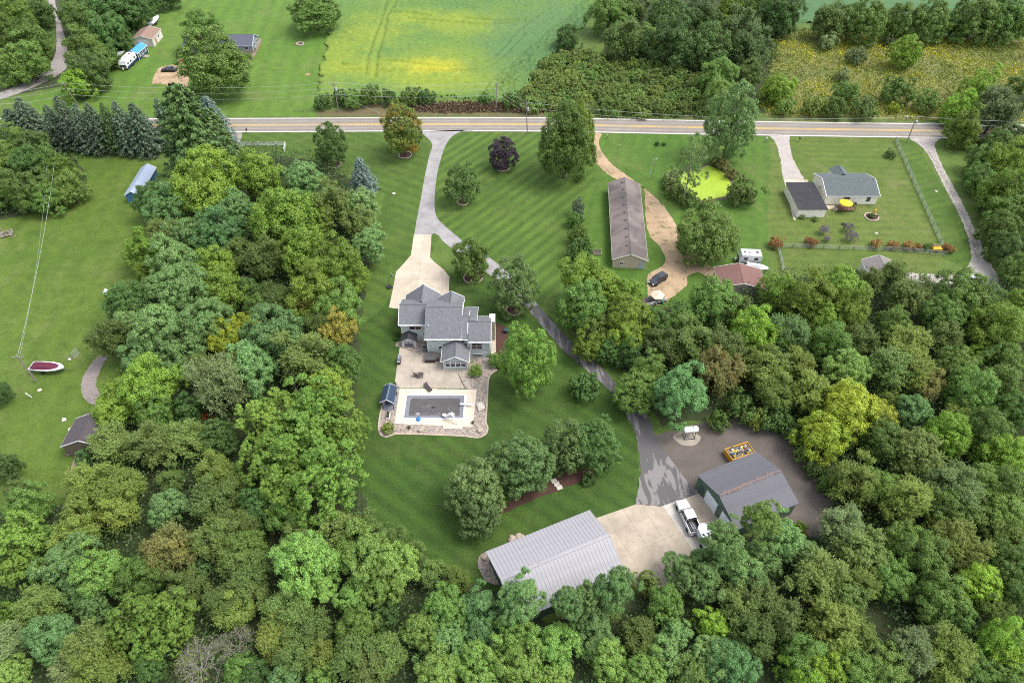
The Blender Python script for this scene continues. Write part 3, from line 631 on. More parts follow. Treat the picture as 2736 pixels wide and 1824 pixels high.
for key, kws in (('spruce', [dict(H=3.3, tiers=30, nb=15, droop=.42, upt=.22, leaf=.15, asp=.34, per=24)]*3), ('pine', [dict(H=2.7, tiers=24, nb=14, droop=.22, upt=.22, leaf=.10, asp=.55, per=130, ragged=.13, pw=.46)]*2)):
    FAM[key] = []
    for i, kw in enumerate(kws):
        V, F = conifer(40+i, **kw); me = np_mesh(key+'_crown', V, F, None); me.materials.append(m_bark)
        tm = MB().tube([(0,0,-.05),(0,0,kw['H']*.96)], .06, .01, 6).mesh(key+'_trunk', m_bark, True)
        FAM[key].append((me, tm))
# bare tree: forking twigs
FAM['bare'] = []
for sd in (5, 9):
    rnd = random.Random(sd); mb = MB(); tips = []
    def grow_b(p, d, l, r, lev):
        q = p+d*l; mb.tube([p, p.lerp(q,.5)+Vector((rnd.uniform(-1,1),rnd.uniform(-1,1),0))*l*.06, q], r, r*.6, 4, False)
        if lev == 0: tips.append(q); return
        for _ in range(rnd.choice((3,4)) if lev > 1 else 4):
            e = (d+Vector((rnd.gauss(0,.55), rnd.gauss(0,.55), rnd.gauss(.12,.35)))).normalized()
            grow_b(p.lerp(q, rnd.uniform(.55,1)), e, l*rnd.uniform(.6,.85), r*.55, lev-1)
    grow_b(Vector((0,0,-.05)), Vector((0,0,1)), 1.0, .05, 0) if False else None
    mb.tube([(0,0,-.05),(0,0,.8)], .06, .05, 6)
    for k in range(7):
        a = k*.9+rnd.random()*.4; grow_b(Vector((0,0,.55+.07*k)), Vector((math.cos(a)*.7, math.sin(a)*.7, .75)).normalized(), .55, .028, 4)
    c = np.array([t[:] for t in rnd.sample(tips, 260)]); c = np.repeat(c, 3, 0)+rg.normal(size=(780,3))*.05
    V, F = kites(c, rg.normal(size=(780,3))+[0,0,.7], np.full(780,.075), .5)
    me = np_mesh('bare_crown', V, F, None); me.materials.append(m_bark)
    FAM['bare'].append((me, mb.mesh('bare_trunk', m_pale, False)))
H_NOM = {'billow': 2.5, 'cauli': 2.55, 'broad': 2.45, 'twiggy': 2.5, 'oval': 2.5, 'pear': 2.2, 'sparse': 3.4, 'bush': 1.3, 'spruce': 3.3, 'pine': 2.72, 'bare': 2.4}
ZC = {'billow': 1.5, 'cauli': 1.5, 'broad': 1.35, 'twiggy': 1.42, 'oval': 1.3, 'pear': 1.12, 'sparse': 1.9, 'bush': .62, 'bare': 1.6, 'spruce': 1.3, 'pine': 1.3}
# ------------------------------------------------------------------ trees: colours and places
LM = {}
def lm(k, *cols, **kw):
    f = .3 if k in ('loc','llo','lob','oli','olidk','gry','brn','gmi','mid','dk','yel','yo','map') else 0
    f = .42 if k in ('loc','lob','llo') else f
    f = .45 if k in ('oli','olidk','gry','gmi') else f
    cols = [tuple(c*(1-f)+m*f for c, m in zip(q, (.066,.106,.020))) for q in cols]
    LM[k] = leafmat('leaves_'+k, cols, **{'gain': 2.0, **kw})
lm('loc', (.056,.112,.040), (.092,.158,.058), (.074,.130,.048))
lm('llo', (.075,.145,.026), (.118,.190,.042), (.095,.170,.042))
lm('lob', (.046,.108,.040), (.076,.148,.060), (.058,.126,.050))
lm('mid', (.038,.076,.014), (.068,.112,.024), (.054,.088,.017))
lm('dk',  (.022,.050,.014), (.042,.076,.022), (.030,.060,.016))
lm('yel', (.058,.100,.010), (.100,.148,.018), (.082,.118,.013))
lm('map', (.050,.098,.013), (.092,.145,.024), (.076,.116,.016))
lm('gol', (.115,.150,.013), (.185,.215,.02), (.105,.155,.022))
lm('lim', (.074,.142,.014), (.122,.190,.022), (.096,.150,.017))
lm('oli', (.048,.078,.020), (.088,.112,.034), (.068,.086,.026))
lm('olidk', (.036,.056,.014), (.062,.080,.023), (.054,.060,.019))
lm('yo',  (.068,.096,.017), (.114,.138,.028), (.084,.112,.022))
lm('gry', (.074,.092,.042), (.125,.138,.074), (.092,.108,.048))
lm('brn', (.072,.070,.022), (.115,.098,.034), (.118,.080,.023))
lm('org', (.085,.098,.018), (.160,.130,.022), (.075,.094,.016))
lm('gmi', (.038,.070,.026), (.074,.106,.046), (.05,.080,.030))
lm('fal', (.058,.092,.015), (.100,.135,.024), (.22,.105,.016))
lm('pur', (.014,.010,.014), (.034,.022,.032), (.02,.014,.018))
lm('red', (.20,.05,.018), (.26,.085,.02), (.1,.06,.02))
lm('rust', (.12,.060,.022), (.165,.085,.03), (.07,.08,.022))
lm('blu', (.040,.068,.052), (.080,.112,.09), rand=.12, transl=.08, gain=1.6)
lm('spr', (.030,.052,.026), (.060,.082,.048), rand=.2, transl=.08, gain=1.6)
lm('pin', (.026,.058,.012), (.054,.088,.022), rand=.15, transl=.1, gain=1.5)
lm('plu', (.05,.04,.05), (.08,.065,.075))
KIND = {'loc': ('billow', 'blue-green feathery tree'), 'llo': ('billow', 'bright fresh green feathery tree'), 'lob': ('billow', 'soft bluish green tree'),
        'mid': ('broad', 'mid green leafy tree'), 'dk': ('broad', 'dark green tree'), 'yel': ('broad', 'yellow-green broad tree'), 'map': ('cauli', 'lumpy-crowned dense green tree'),
        'gol': ('broad', 'golden yellow tree'), 'lim': ('broad', 'lime green tree'), 'oli': ('twiggy', 'olive twiggy tree'), 'olidk': ('twiggy', 'dull dark olive tree'),
        'yo': ('twiggy', 'yellowish olive tree'), 'gry': ('twiggy', 'grey-green willowy tree'), 'brn': ('twiggy', 'brown-tinged tree'), 'org': ('broad', 'orange-tinged tree'),
        'gmi': ('twiggy', 'grey-green tree'), 'red': ('bush', 'small red-leaved tree'), 'fal': ('broad', 'tree'), 'dead': ('bare', 'bare grey dead tree')}
TREES = {
'A': [(100,110,130,'yel'),(60,270,130,'mid'),(215,265,140,'mid'),(70,450,130,'mid'),(200,430,130,'mid'),(290,90,100,'dk'),(20,40,90,'dk'),(520,130,105,'mid'),(620,210,130,'mid'),(620,370,150,'mid'),(620,510,125,'dk'),(540,590,100,'lim'),
      (700,90,130,'dk'),(830,70,140,'dk'),(925,95,95,'dk'),(760,230,130,'dk'),(830,265,85,'dk'),(750,400,75,'dk'),(580,30,120,'dk'),(1030,15,80,'dk'),(1170,-25,80,'dk'),(1410,210,140,'mid'),(1500,470,210,'mid'),
      (110,990,110,'mid'),(240,1020,110,'dk'),(50,1130,130,'mid'),(190,1140,120,'dk'),(350,1150,120,'mid'),(20,1330,130,'mid'),(210,1330,150,'mid'),(330,1390,105,'mid'),(430,1210,105,'yel'),(490,1320,110,'mid')],
'B': [(450,295,112,'dk'),(560,220,90,'dk'),(790,230,190,'yel'),(1090,168,162,'yel'),(1370,190,120,'loc'),(1540,340,130,'olidk'),(1710,335,112,'loc'),(1690,430,100,'oli'),(1760,560,110,'loc'),(1250,420,190,'yel'),(1420,410,120,'yel'),
      (550,350,130,'loc'),(970,370,140,'loc'),(840,480,150,'lob'),(700,520,120,'loc'),(590,650,130,'loc'),(690,690,90,'lob'),(400,600,105,'yel'),(420,730,75,'yel'),(540,510,100,'olidk'),(990,620,100,'olidk'),(1150,660,130,'oli'),
      (1380,620,160,'yel'),(1560,680,160,'yel'),(1670,780,95,'yel'),(850,710,120,'yel'),(880,860,130,'yel'),(1030,840,90,'dk'),(640,820,170,'loc'),(470,830,100,'loc'),(310,920,125,'dk'),(1420,850,150,'yel'),(1580,920,130,'mid'),
      (1360,940,90,'org'),(1210,900,110,'olidk'),(1090,950,90,'mid'),(490,1060,170,'loc'),(310,1040,100,'loc'),(770,1030,170,'loc'),(600,1200,140,'loc'),(220,1130,125,'olidk'),(390,1230,100,'lob'),(1000,1070,90,'gol'),(900,1150,110,'gol'),
      (1180,1090,170,'lob'),(1040,1300,170,'lob'),(1570,1080,110,'org'),(1480,1060,100,'olidk'),(1380,1250,160,'oli'),(1590,1300,120,'mid'),(880,1390,180,'gry'),(750,1290,100,'oli'),(440,1400,180,'yel'),(270,1480,110,'yel'),(1530,1420,130,'yel')],
'C': [(960,640,150,'yel'),(1300,650,170,'mid'),(1580,620,130,'dk'),(935,885,190,'oli'),(1280,890,190,'oli'),(1560,860,170,'oli'),(1840,860,140,'dk'),(1740,690,60,'red'),(700,990,80,'lob'),(40,1090,130,'dk'),(0,480,90,'dk'),
      (750,1230,200,'yo'),(1010,1240,200,'yo'),(700,1430,190,'yo'),(980,1430,180,'yo'),(1430,1190,120,'olidk'),(1800,1120,190,'yo'),(1800,1360,210,'oli'),(1420,1430,160,'lob'),(170,1290,125,'oli'),(240,1440,180,'mid')],
'D': [(120,560,190,'map'),(110,760,160,'map'),(280,560,110,'mid'),(530,560,170,'yo'),(480,730,160,'loc'),(680,800,200,'llo'),(560,900,130,'loc'),(650,1030,120,'loc'),(980,840,170,'mid'),(1190,640,180,'brn'),(1390,760,80,'lob'),(1290,900,150,'oli'),
      (1530,560,170,'oli'),(1680,700,160,'oli'),(1560,1000,160,'oli'),(1740,960,130,'oli'),(270,1020,160,'oli'),(40,1070,80,'lim'),(960,1130,200,'map'),(1200,1120,200,'map'),(1080,1280,160,'map'),(370,1250,190,'lob'),(640,1320,180,'oli'),
      (700,1480,180,'yo'),(480,1480,140,'gry'),(60,1290,150,'gry'),(90,1510,130,'llo'),(1370,1420,165,'dead'),(1640,1290,130,'dead'),(1680,1480,110,'mid'),(1040,1460,110,'dk')],
'E': [(320,250,190,'map'),(640,180,220,'map'),(830,330,185,'map'),(550,420,230,'map'),(290,520,190,'map'),(420,700,210,'map'),(720,700,260,'map'),(240,860,140,'dk'),(450,920,130,'mid'),(760,1010,160,'oli'),(990,1010,130,'oli'),(520,1050,130,'oli'),
      (1170,1090,115,'oli'),(1300,1190,100,'oli'),(560,1250,220,'llo'),(640,1410,150,'llo'),(980,1180,190,'llo'),(1190,1260,170,'llo'),(1110,1400,150,'llo'),(900,1500,120,'llo'),(100,1000,150,'oli'),(150,1180,150,'mid'),(190,1350,140,'oli'),(40,680,110,'oli'),(1450,1300,90,'oli')],
'F': [(540,960,200,'oli'),(430,1180,180,'yo'),(720,1130,170,'oli'),(560,1330,190,'oli'),(800,1340,170,'yo'),(1120,1100,200,'mid'),(1340,1030,130,'dk'),(1080,1330,200,'oli'),(1350,1320,190,'oli'),(1230,1470,170,'oli'),(500,1520,140,'lob'),(790,1540,130,'llo'),
      (250,1500,130,'dk'),(100,950,160,'yo'),(1720,640,120,'oli'),(1950,720,130,'yo'),(1850,950,190,'llo'),(1640,1130,170,'llo'),(1870,1200,160,'loc'),(1690,1370,120,'lob'),(1800,1500,190,'llo')],
'G': [(230,900,170,'lob'),(260,1070,140,'lob'),(560,800,175,'loc',4),(540,1080,190,'llo'),(830,1200,190,'llo'),(580,1330,200,'llo'),(230,1330,200,'llo'),(850,1400,150,'llo'),(940,830,150,'loc',5),(1090,780,120,'loc',5),(1130,1060,200,'loc'),(1310,715,170,'loc',5),(1230,860,140,'olidk'),
      (1560,670,105,'oli'),(1700,860,160,'mid'),(1490,1100,160,'olidk'),(1250,1280,180,'llo'),(1780,1080,140,'loc'),(1680,1230,140,'loc'),(1540,1400,190,'llo'),(2060,1020,140,'lim'),(2050,1240,170,'loc'),(2230,1290,150,'loc'),(1900,1400,160,'oli'),
      (2150,350,170,'loc',5),(2000,510,130,'loc'),(1960,650,170,'loc'),(2200,520,190,'loc'),(1810,570,120,'loc'),(2290,200,95,'loc',6),(2280,860,180,'oli')],
'H': [(350,430,140,'llo',6),(490,560,170,'loc'),(640,660,110,'loc'),(350,700,150,'loc'),(250,860,150,'loc'),(920,490,180,'gry'),(1010,620,170,'oli'),(730,830,190,'oli'),(1010,850,160,'yo'),(880,960,160,'mid'),(330,1010,170,'oli'),(480,1110,170,'oli'),
      (300,1230,170,'olidk'),(850,1150,190,'yo'),(990,1240,150,'yo'),(640,1370,160,'mid'),(790,1420,150,'lim'),(640,1500,150,'lim'),(1000,1480,150,'mid'),(170,1440,190,'lob'),(50,1190,110,'lim'),(1090,1340,110,'dk'),(1210,1460,150,'mid'),(1400,1330,170,'gry'),
      (1520,1270,110,'gry'),(1680,1360,160,'yo'),(1640,1490,140,'yo'),(1850,1480,130,'mid'),(2030,1270,180,'lim'),(2090,1400,150,'lim'),(2130,1520,120,'llo'),(1230,830,150,'mid'),(1590,960,180,'mid'),(1560,1080,120,'dk'),(1730,1080,120,'mid'),(1330,590,150,'mid'),
      (1500,680,180,'mid'),(1710,600,180,'yo'),(1880,880,150,'lim'),(2060,720,170,'mid'),(2090,560,140,'yo'),(2090,900,150,'mid'),(1970,1030,130,'yo'),(1000,140,170,'yo'),(1170,210,140,'mid'),(1370,300,180,'yo'),(1690,220,190,'gmi'),(1650,380,150,'mid'),
      (1900,180,150,'mid'),(2060,200,160,'mid'),(2040,380,160,'mid'),(1850,420,130,'mid')],
'I': [(330,220,170,'yel'),(540,150,170,'yel'),(620,270,170,'yel'),(430,350,140,'yel'),(200,440,150,'gmi'),(50,470,100,'lim'),(490,520,150,'mid'),(690,500,120,'oli'),(1020,170,140,'oli'),(1400,180,180,'mid'),(1250,310,140,'mid'),(1570,230,130,'mid'),
      (1660,400,180,'yel'),(1790,250,140,'yel'),(1270,460,110,'oli'),(920,380,130,'mid'),(1010,540,160,'yo'),(880,680,160,'oli'),(1060,720,150,'yo'),(1160,800,120,'brn'),(600,690,150,'llo'),(530,830,110,'llo'),(250,650,120,'yo'),(90,660,120,'oli'),
      (340,840,150,'yo'),(110,870,130,'yo'),(1350,660,130,'mid'),(1460,840,160,'mid'),(1530,580,90,'lim'),(1680,620,140,'mid'),(1680,780,140,'mid'),(1760,980,130,'mid'),(600,980,200,'gol'),(430,1150,170,'gol'),(780,1030,150,'gol'),(830,1180,160,'mid'),
      (870,900,90,'yo'),(1060,970,130,'loc'),(1080,1270,180,'oli'),(1300,1140,160,'lim'),(1380,1000,100,'yo'),(1580,1120,160,'mid'),(1680,1270,170,'lim')],
'J': [(430,260,190,'yel'),(400,430,170,'mid'),(590,330,115,'yel'),(480,600,110,'yo'),(450,700,105,'yel'),(590,740,90,'dk'),(730,350,115,'yel'),(720,530,160,'yel'),(720,660,120,'yel'),(950,570,125,'mid'),(970,710,130,'olidk'),(730,770,100,'dk'),(1170,690,150,'oli'),
      (1130,540,105,'mid'),(1320,410,165,'mid'),(1470,460,140,'oli'),(1775,350,125,'yel'),(1590,610,160,'lim'),(1730,660,110,'lim'),(1390,720,170,'oli'),(1370,880,160,'brn'),(1660,850,140,'yo'),(1740,1000,120,'yo'),(860,900,130,'mid'),(820,1010,130,'mid'),
      (750,1080,115,'mid'),(1088,1035,200,'lob'),(2090,330,100,'yel')],
'K': [(760,130,170,'mid'),(950,110,150,'oli'),(900,360,170,'olidk'),(1090,350,130,'mid'),(1290,150,200,'dk'),(1330,390,210,'dk'),(1560,190,200,'dk'),(1660,420,200,'dk'),(1930,290,210,'gmi'),(2030,430,190,'gmi'),(1860,60,140,'yel'),(2060,80,150,'mid'),
      (2260,150,150,'dk'),(400,330,110,'dk'),(1760,690,170,'mid'),(1740,850,150,'mid'),(2020,680,120,'mid'),(2260,800,130,'lim')],
'L': [(160,110,180,'dk'),(560,180,150,'oli'),(860,170,180,'mid'),(1130,190,150,'mid'),(1400,170,180,'mid'),(1610,200,130,'mid'),(1790,170,180,'mid'),(1990,160,180,'mid'),(2140,190,160,'mid'),(1830,770,170,'lim'),(1660,920,140,'lim'),(1690,1080,150,'yel'),
      (1970,920,200,'gry'),(2140,760,120,'mid'),(1830,1350,120,'mid'),(1795,1470,95,'mid'),(1980,1200,130,'mid'),(2110,1180,120,'dk'),(2060,1370,190,'yel')],
'Z': [(1635,620,105,'mid'),(1790,700,170,'yel'),(1690,780,75,'dk'),(1010,1250,95,'oli',2),(860,1300,95,'oli',2),(1850,850,150,'mid'),(1760,960,130,'mid'),(1800,1100,120,'dk'),(1890,1230,130,'mid'),(1745,900,75,'dk')]}
LAND = [('the pool', 1160,1088), ('the grey house', 1180,900), ('the lilac metal barn', 1480,1500), ('the green barn', 2010,1320), ('the white pickup', 1840,1385), ('the long tan building', 1680,590), ('the white ranch house', 2265,500),
        ('the duckweed pond', 1880,490), ('the maroon-covered boat', 135,982), ('the blue house', 650,115), ('the white camper van', 340,170), ('the red-roofed cabin', 1970,740), ('the gravel lane', 2520,540), ('the orange skip', 1975,1205),
        ('the dark-roofed house at left', 235,1150), ('the old drive stub', 245,1020), ('the blue metal roof at left', 375,490), ('the tar path bend', 1600,980), ('the grey shed', 2340,705), ('the black hatchback', 1757,750),
        ('the goldenrod meadow', 2400,190), ('the bean field', 1150,150), ('the far gravel road', 150,130), ('the concrete driveway', 1130,740), ('the gravel yard', 2150,1260), ('the fuel tank', 1840,1165), ('the spruce row', 240,320), ('the white rail fence', 705,383),
        ('the bare dead tree', 524,1767), ('the low-left brownish tree', 455,1469), ('the golden tree right of the yard', 2265,1100), ('the dark clearing low right', 2410,1630), ('the lower left corner', 0,1824), ('the lower right corner', 2736,1824),
        ('the upper left corner', 0,0), ('the upper right corner', 2736,0), ('the bottom edge middle', 1368,1824), ('the right edge halfway down', 2736,912), ('the left edge halfway down', 0,912), ('the lumpy crowns beside the lawn', 800,1240), ('the grove of grey-green trees', 1440,1230), ('the orange-tinged tree', 807,820)]
USED = set()
def direction(dx, dy):
    a = math.degrees(math.atan2(-dy, dx)) % 360
    return ['right of', 'up and right of', 'above', 'up and left of', 'left of', 'down and left of', 'below', 'down and right of'][int((a+22.5)//45) % 8]
def place_label(look, px, py, rp):
    size = 'big' if rp > 75 else ('small' if rp < 42 else 'medium')
    c = sorted(LAND, key=lambda l: math.hypot(px-l[1], py-l[2])); opts = []
    for l in c[:7]:
        d = math.hypot(px-l[1], py-l[2])
        if d < 18: continue
        far = 'just ' if d < 130 else ('' if d < 300 else 'well ')
        opts.append((l, far))
    for s_ in ('', size+' '):
        for l, far in opts:
            lab = f"{s_}{look} {far}{direction(px-l[1], py-l[2])} {l[0]}"
            if lab not in USED and len(lab.replace('-', ' ').split()) < 16: USED.add(lab); return lab
    l1, l2 = c[0], c[1]
    lab = f"{size} {look} between {l1[0]} and {l2[0]}"
    while lab in USED: lab = lab.replace(look, 'leafier '+look)
    USED.add(lab); return lab
rt = random.Random(11); NTREE = 0
FLOORP = None
def plant(fam, kind, base, R, sz, label, name='tree', cat='tree', group=None, rz=None, sy=1.0, drop=0):
    global NTREE
    crown_me, trunk_me = rt.choice(FAM[fam]); r = thing(name, label, cat, (base[0], base[1], 0), rt.uniform(0, 6.28) if rz is None else rz, group)
    r.scale = (R, R*sy, sz)
    o = bpy.data.objects.new('trunk', trunk_me); C.objects.link(o); o.parent = r
    if drop < 0: o.scale = (1, 1, 1-drop/ZC[fam])
    o = bpy.data.objects.new('crown', crown_me); C.objects.link(o); o.parent = r; o.location = (0, 0, -drop)
    o.material_slots[0].link = 'OBJECT'; o.material_slots[0].material = LM[kind]
    NTREE += 1; return r
GROUPS = {'woods': 'trees of the woods'}
for t, lst in TREES.items():
    for e in lst:
        x, y, r, k = e[:4]; lift = e[4] if len(e) > 4 else 0
        drop = .38 if t in 'AKLZ' else .12; px, py = T(t, x, y); rp = r/TILE[t][2]; fam, look = KIND[k]
        z = 8.0
        for _ in range(8):
            c = P(px, py, z); R = rp*depth(c)/(FL*W); sc = 1.0
            z = (ZC[fam]-drop)*R*1.06+lift
        lab = place_label(look, px, py, rp)
        if k == 'dead': plant('bare', 'oli', c, R, R, lab, 'dead_tree', 'tree', 'trees of the woods'); continue
        R *= rt.uniform(.93,1.03)
        if R < 1.9: plant('bush', k, c, R*1.05, R*1.5, lab.replace('tree', 'shrub'), 'shrub', 'shrub', 'shrubs at the edge of the woods')
        else: plant(fam, k, c, R, R*1.06, lab, 'tree', 'tree', 'trees of the woods', sy=rt.uniform(.82,1.18), drop=drop-lift/(R*1.06))
# single trees of the yards, from top and foot
def yard(tx, ty, by, rp, fam, kind, label, name='tree', cat='tree', group=None, ring=False, k=1.0, sy=1.0):
    vy = 912+FL*W/math.tan(TH); bx = tx+(1368-tx)*(by-ty)/(vy-ty); b = P(bx, by); R = rp*depth(b)/(FL*W)*.97
    h = z_at(b.y+ (R*.25 if fam not in ('spruce','pine') else 0), ty)*k; plant(fam, kind, b, R, h/(H_NOM[fam]-(.3 if fam == 'broad' else 0)), label, name, cat, group, sy=sy, drop=.3 if fam == 'broad' else 0)
    if ring:
        rr = ring*depth(b)/(FL*W); n = 28
        root = thing('tree_ring', ring_lab.pop(0), 'tree ring', (b.x, b.y, 0), 0, 'mulched tree rings on the lawn')
        circ = [Vector((rr*math.cos(2*math.pi*i/n), rr*math.sin(2*math.pi*i/n), 0)) for i in range(n)]
        ribbon('border', circ, .24, .0, .17, m_edge, parent=root, closed=True)
        m = MB(); m.lathe([(rr-.02,.03),(rr*.6,.10),(rr*.1,.16)], n=24); m.build('mulch', m_mulch, root, smooth=True)
ring_lab = ['mulch ring under the dark tree near the white rail fence', 'mulch ring under the tree turning orange by the road', 'mulch ring under the purple tree', 'mulch ring under the dark pear-shaped tree right of the driveway',
            'mulch ring under the leafy maple above the house', 'mulch ring under the grey-green tree right of the house']
yard(870,325,440,40,'oval','dk','dark green oval tree on the front lawn near the white fence', ring=17)
yard(1064,268,415,51,'oval','fal','green tree turning orange at its top beside the road and driveway', ring=17)
yard(1343,365,449,37,'oval','pur','dark purple-leaved tree on the striped front lawn', ring=17)
yard(1231,433,540,48,'pear','dk','dark pear-shaped tree on the lawn right of the driveway', ring=15)
yard(1258,626,742,48,'broad','mid','green maple in a mulch ring above the house', ring=25)
yard(1375,690,828,60,'oval','gmi','grey-green tree in a mulch ring right of the house', ring=21)
yard(1413,862,1045,66,'oval','map','large yellow-tipped green tree on the lawn right of the house')
yard(958,420,512,43,'spruce','blu','blue spruce on the front lawn left of the driveway','spruce_tree')
yard(1520,256,476,70,'broad','mid','big two-toned tree by the road at the start of the dirt drive')
yard(1556,266,440,40,'broad','yel','yellow-green tree joined to the big roadside tree')
yard(1985,214,430,62,'oval','gmi','tall grey-green oval tree at the road above the pond')
yard(1866,350,545,42,'sparse','gmi','thin pale-stemmed tree standing in the duckweed pond bank')
yard(1909,556,690,80,'broad','mid','wide green maple beside the tan dirt drive')
yard(2441,91,185,38,'oval','lim','lime green round tree alone in the goldenrod meadow')
yard(829,-25,82,66,'oval','mid','round green tree on the far lawn left of the bean field')
# conifers
for tx, ty, by, rp, kd, lab in [(15,290,375,36,'spr','dark spruce at the left edge of the row by the road'),(44,260,372,38,'spr','tall grey-green spruce second in the row from the left edge'),(118,280,390,30,'spr','narrow spruce below the leaning utility pole at far left'),(146,256,392,32,'spr','tallest bluish spruce in the row along the road'),
        (195,276,400,30,'spr','spruce in the middle of the roadside row'),(228,274,402,33,'spr','grey spruce right of the middle of the roadside row'),(268,274,402,28,'pin','greener spruce in the roadside row'),(302,268,405,32,'spr','olive-grey spruce second from the right end of the row'),(348,274,405,38,'spr','silvery spruce at the right end of the roadside row'),
        (415,262,380,26,'spr','small grey spruce behind the huge pine at left'),(545,255,400,40,'blu','bluish spruce behind the right side of the huge pine')]:
    yard(tx, ty, by, rp*1.45, 'spruce', kd, lab, 'spruce_tree', 'tree', 'spruces along the road')
yard(462,222,495,96,'pine','pin','huge dark green pine beside the road left of the white fence','pine_tree')
yard(545,290,440,58,'pine','pin','dark pine right behind the huge pine at left','pine_tree')
for tx, ty, by, rp, fam, kd, lab in [(1547,526,577,17,'pear','spr','small dark spruce at the top of the hedge line left of the long building'),(1549,556,594,13,'pear','spr','smallest spruce in the hedge line left of the long building')]:
    yard(tx, ty, by, rp, fam, kd, lab, 'spruce_tree', 'tree')
# grove of five on the back lawn
for x, y, r, k, lab in [(70,470,150,'gmi','left-hand grey-green tree of the grove on the back lawn'),(95,650,115,'gmi','lowest dark grey-green tree of the grove on the back lawn'),(230,350,120,'gmi','back grey-green tree in the middle of the grove'),(390,330,150,'gmi','pale grey-green tree in the centre of the grove'),
                        (645,215,130,'gmi','grey-green tree at the upper right of the grove'),(815,200,135,'dk','darkest green tree at the right end of the grove')]:
    px, py = T('V', x, y); rp = r*1.12/2.352; z = 5
    for _ in range(6): c = P(px, py, z); R = rp*depth(c)/(FL*W); z = 1.25*R
    plant('oval', k, c, R, R*1.0, lab, 'tree', 'tree', 'trees of the grove on the back lawn')
# shrubs
def shrub(px, py, rp, kind, label, group=None, fam='bush', hz=1.0, name='shrub'):
    z = .8
    for _ in range(5): c = P(px, py, z); R = rp*depth(c)/(FL*W); z = .6*R*hz
    return plant(fam, kind, c, R, R*hz, label, name, 'shrub', group)
for x, y, r, k, lab in [(1563,1033,43,'dk','dark round bush on the lawn beside the tar path'),(1270,990,20,'map','clipped round green shrub beside the sunroom'),(1323,962,22,'mid','loose green shrub right of the house corner'),(1344,968,16,'loc','blue-green shrub below the walk right of the house'),
        (1985,516,42,'oli','large olive bush at the right end of the pond'),(2379,412,15,'dk','dark round shrub beside the top of the wire fence'),(1756,384,7,'dk','small dark shrub on the lawn left of its twin, near the road'),(1774,385,6,'dk','small dark shrub on the lawn right of its twin, near the road'),
        (2212,115,26,'gry','grey-green bush in the upper meadow'),(2288,152,27,'gry','silver-green bush in the middle of the meadow'),(2252,205,22,'gry','low grey bush in the lower meadow'),(2379,113,16,'gry','small grey bush left of the lime tree'),(2083,245,38,'lim','bright green bush at the left of the meadow near the road'),
        (2262,252,34,'mid','dense green bush by the road below the goldenrod'),(2395,245,42,'mid','broad green bush by the road near the yellow weeds'),(2386,290,18,'gol','clump of yellow-flowered weeds by the far road edge'),(2476,275,36,'mid','dark green bush by the road near the right-hand pole'),(2180,285,32,'yo','olive bush by the road left of the bushes'),
        (2100,287,28,'mid','low green bush by the road above the gravel drive'),(2232,290,32,'mid','low spreading bush at the road verge below the meadow'),(2310,292,34,'oli','olive green bush at the road verge mid meadow'),
        (864,273,24,'dk','dark bush left of the transformer pole'),(912,262,24,'dk','dark bush right of the transformer pole'),(940,270,26,'mid','mid green bush between pole and orange tree'),(990,255,30,'mid','big bush in the middle of the field edge row'),(1035,262,24,'dk','bush behind the tree turning orange'),(1095,262,28,'mid','bush right of the tree turning orange'),(1138,260,26,'dk','last bush of the field edge row'),
        (1296,266,20,'dk','lone dark bush left of the corner pole'),(1365,270,26,'mid','bush between the two right-hand field poles'),(2000,185,24,'mid','bush below the far grove'),
        (2073,650,20,'rust','rust and green bush at the left end of the wire fence'),(2167,648,17,'rust','red-brown bush by the wire fence, second from left'),(2340,652,16,'rust','red bush left of the row of red bushes by the fence'),(2387,656,16,'rust','red bush, first of the row near the fence corner'),(2426,657,15,'rust','red bush in the middle of the row near the fence corner'),(2452,660,13,'rust','faded red bush at the right end of the row'),
        (2478,660,13,'mid','green bush beside the orange cart'),(2533,664,16,'rust','rusty bush outside the fence corner'),(1035,1143,18,'yo','spiky ornamental grass at the corner of the pool stone bed'),(1061,892,8,'dk','narrow dark hedge against the left side of the house'),(1057,905,7,'dk','low dark hedge at the left back corner of the house'),
        (2330,576,9,'mid','small green shrub in the round flower bed behind the ranch house'),(2178,586,8,'mid','shrub at the back wall of the flat-roofed garage'),(2144,580,8,'gry','grey plant at the back wall of the flat-roofed garage'),
        (1573,1283,20,'dk','low dark shrub at the right of the mulch bed'),(1370,1400,0,'oli','')]:
    if r: shrub(x, y, r, k, lab, hz=1.25 if r > 20 else 1.1)
for x, y, r, k, lab in [(1537,590,22,'mid','green shrub at the top of the hedge line by the long building'),(1545,630,26,'mid','tall shrub in the middle of the hedge line by the long building'),(1555,662,28,'dk','dark shrub at the bottom of the hedge line by the raised beds'),(1535,676,24,'dk','dark shrub at the foot of the hedge line')]:
    shrub(x, y, r, k, lab, 'shrubs in the hedge line', hz=1.6)
for x, y, r, lab in [(2200,622,15,'thin purple shrub left of the other by the ranch back lawn'),(2208,643,10,'small purple shrub at the foot of the left purple one'),(2264,615,15,'thin purple shrub on the back lawn of the ranch house'),(2272,640,17,'lower purple shrub near the wire fence')]:
    shrub(x, y, r, 'plu', lab, 'thin purple shrubs', 'sparse', .55)
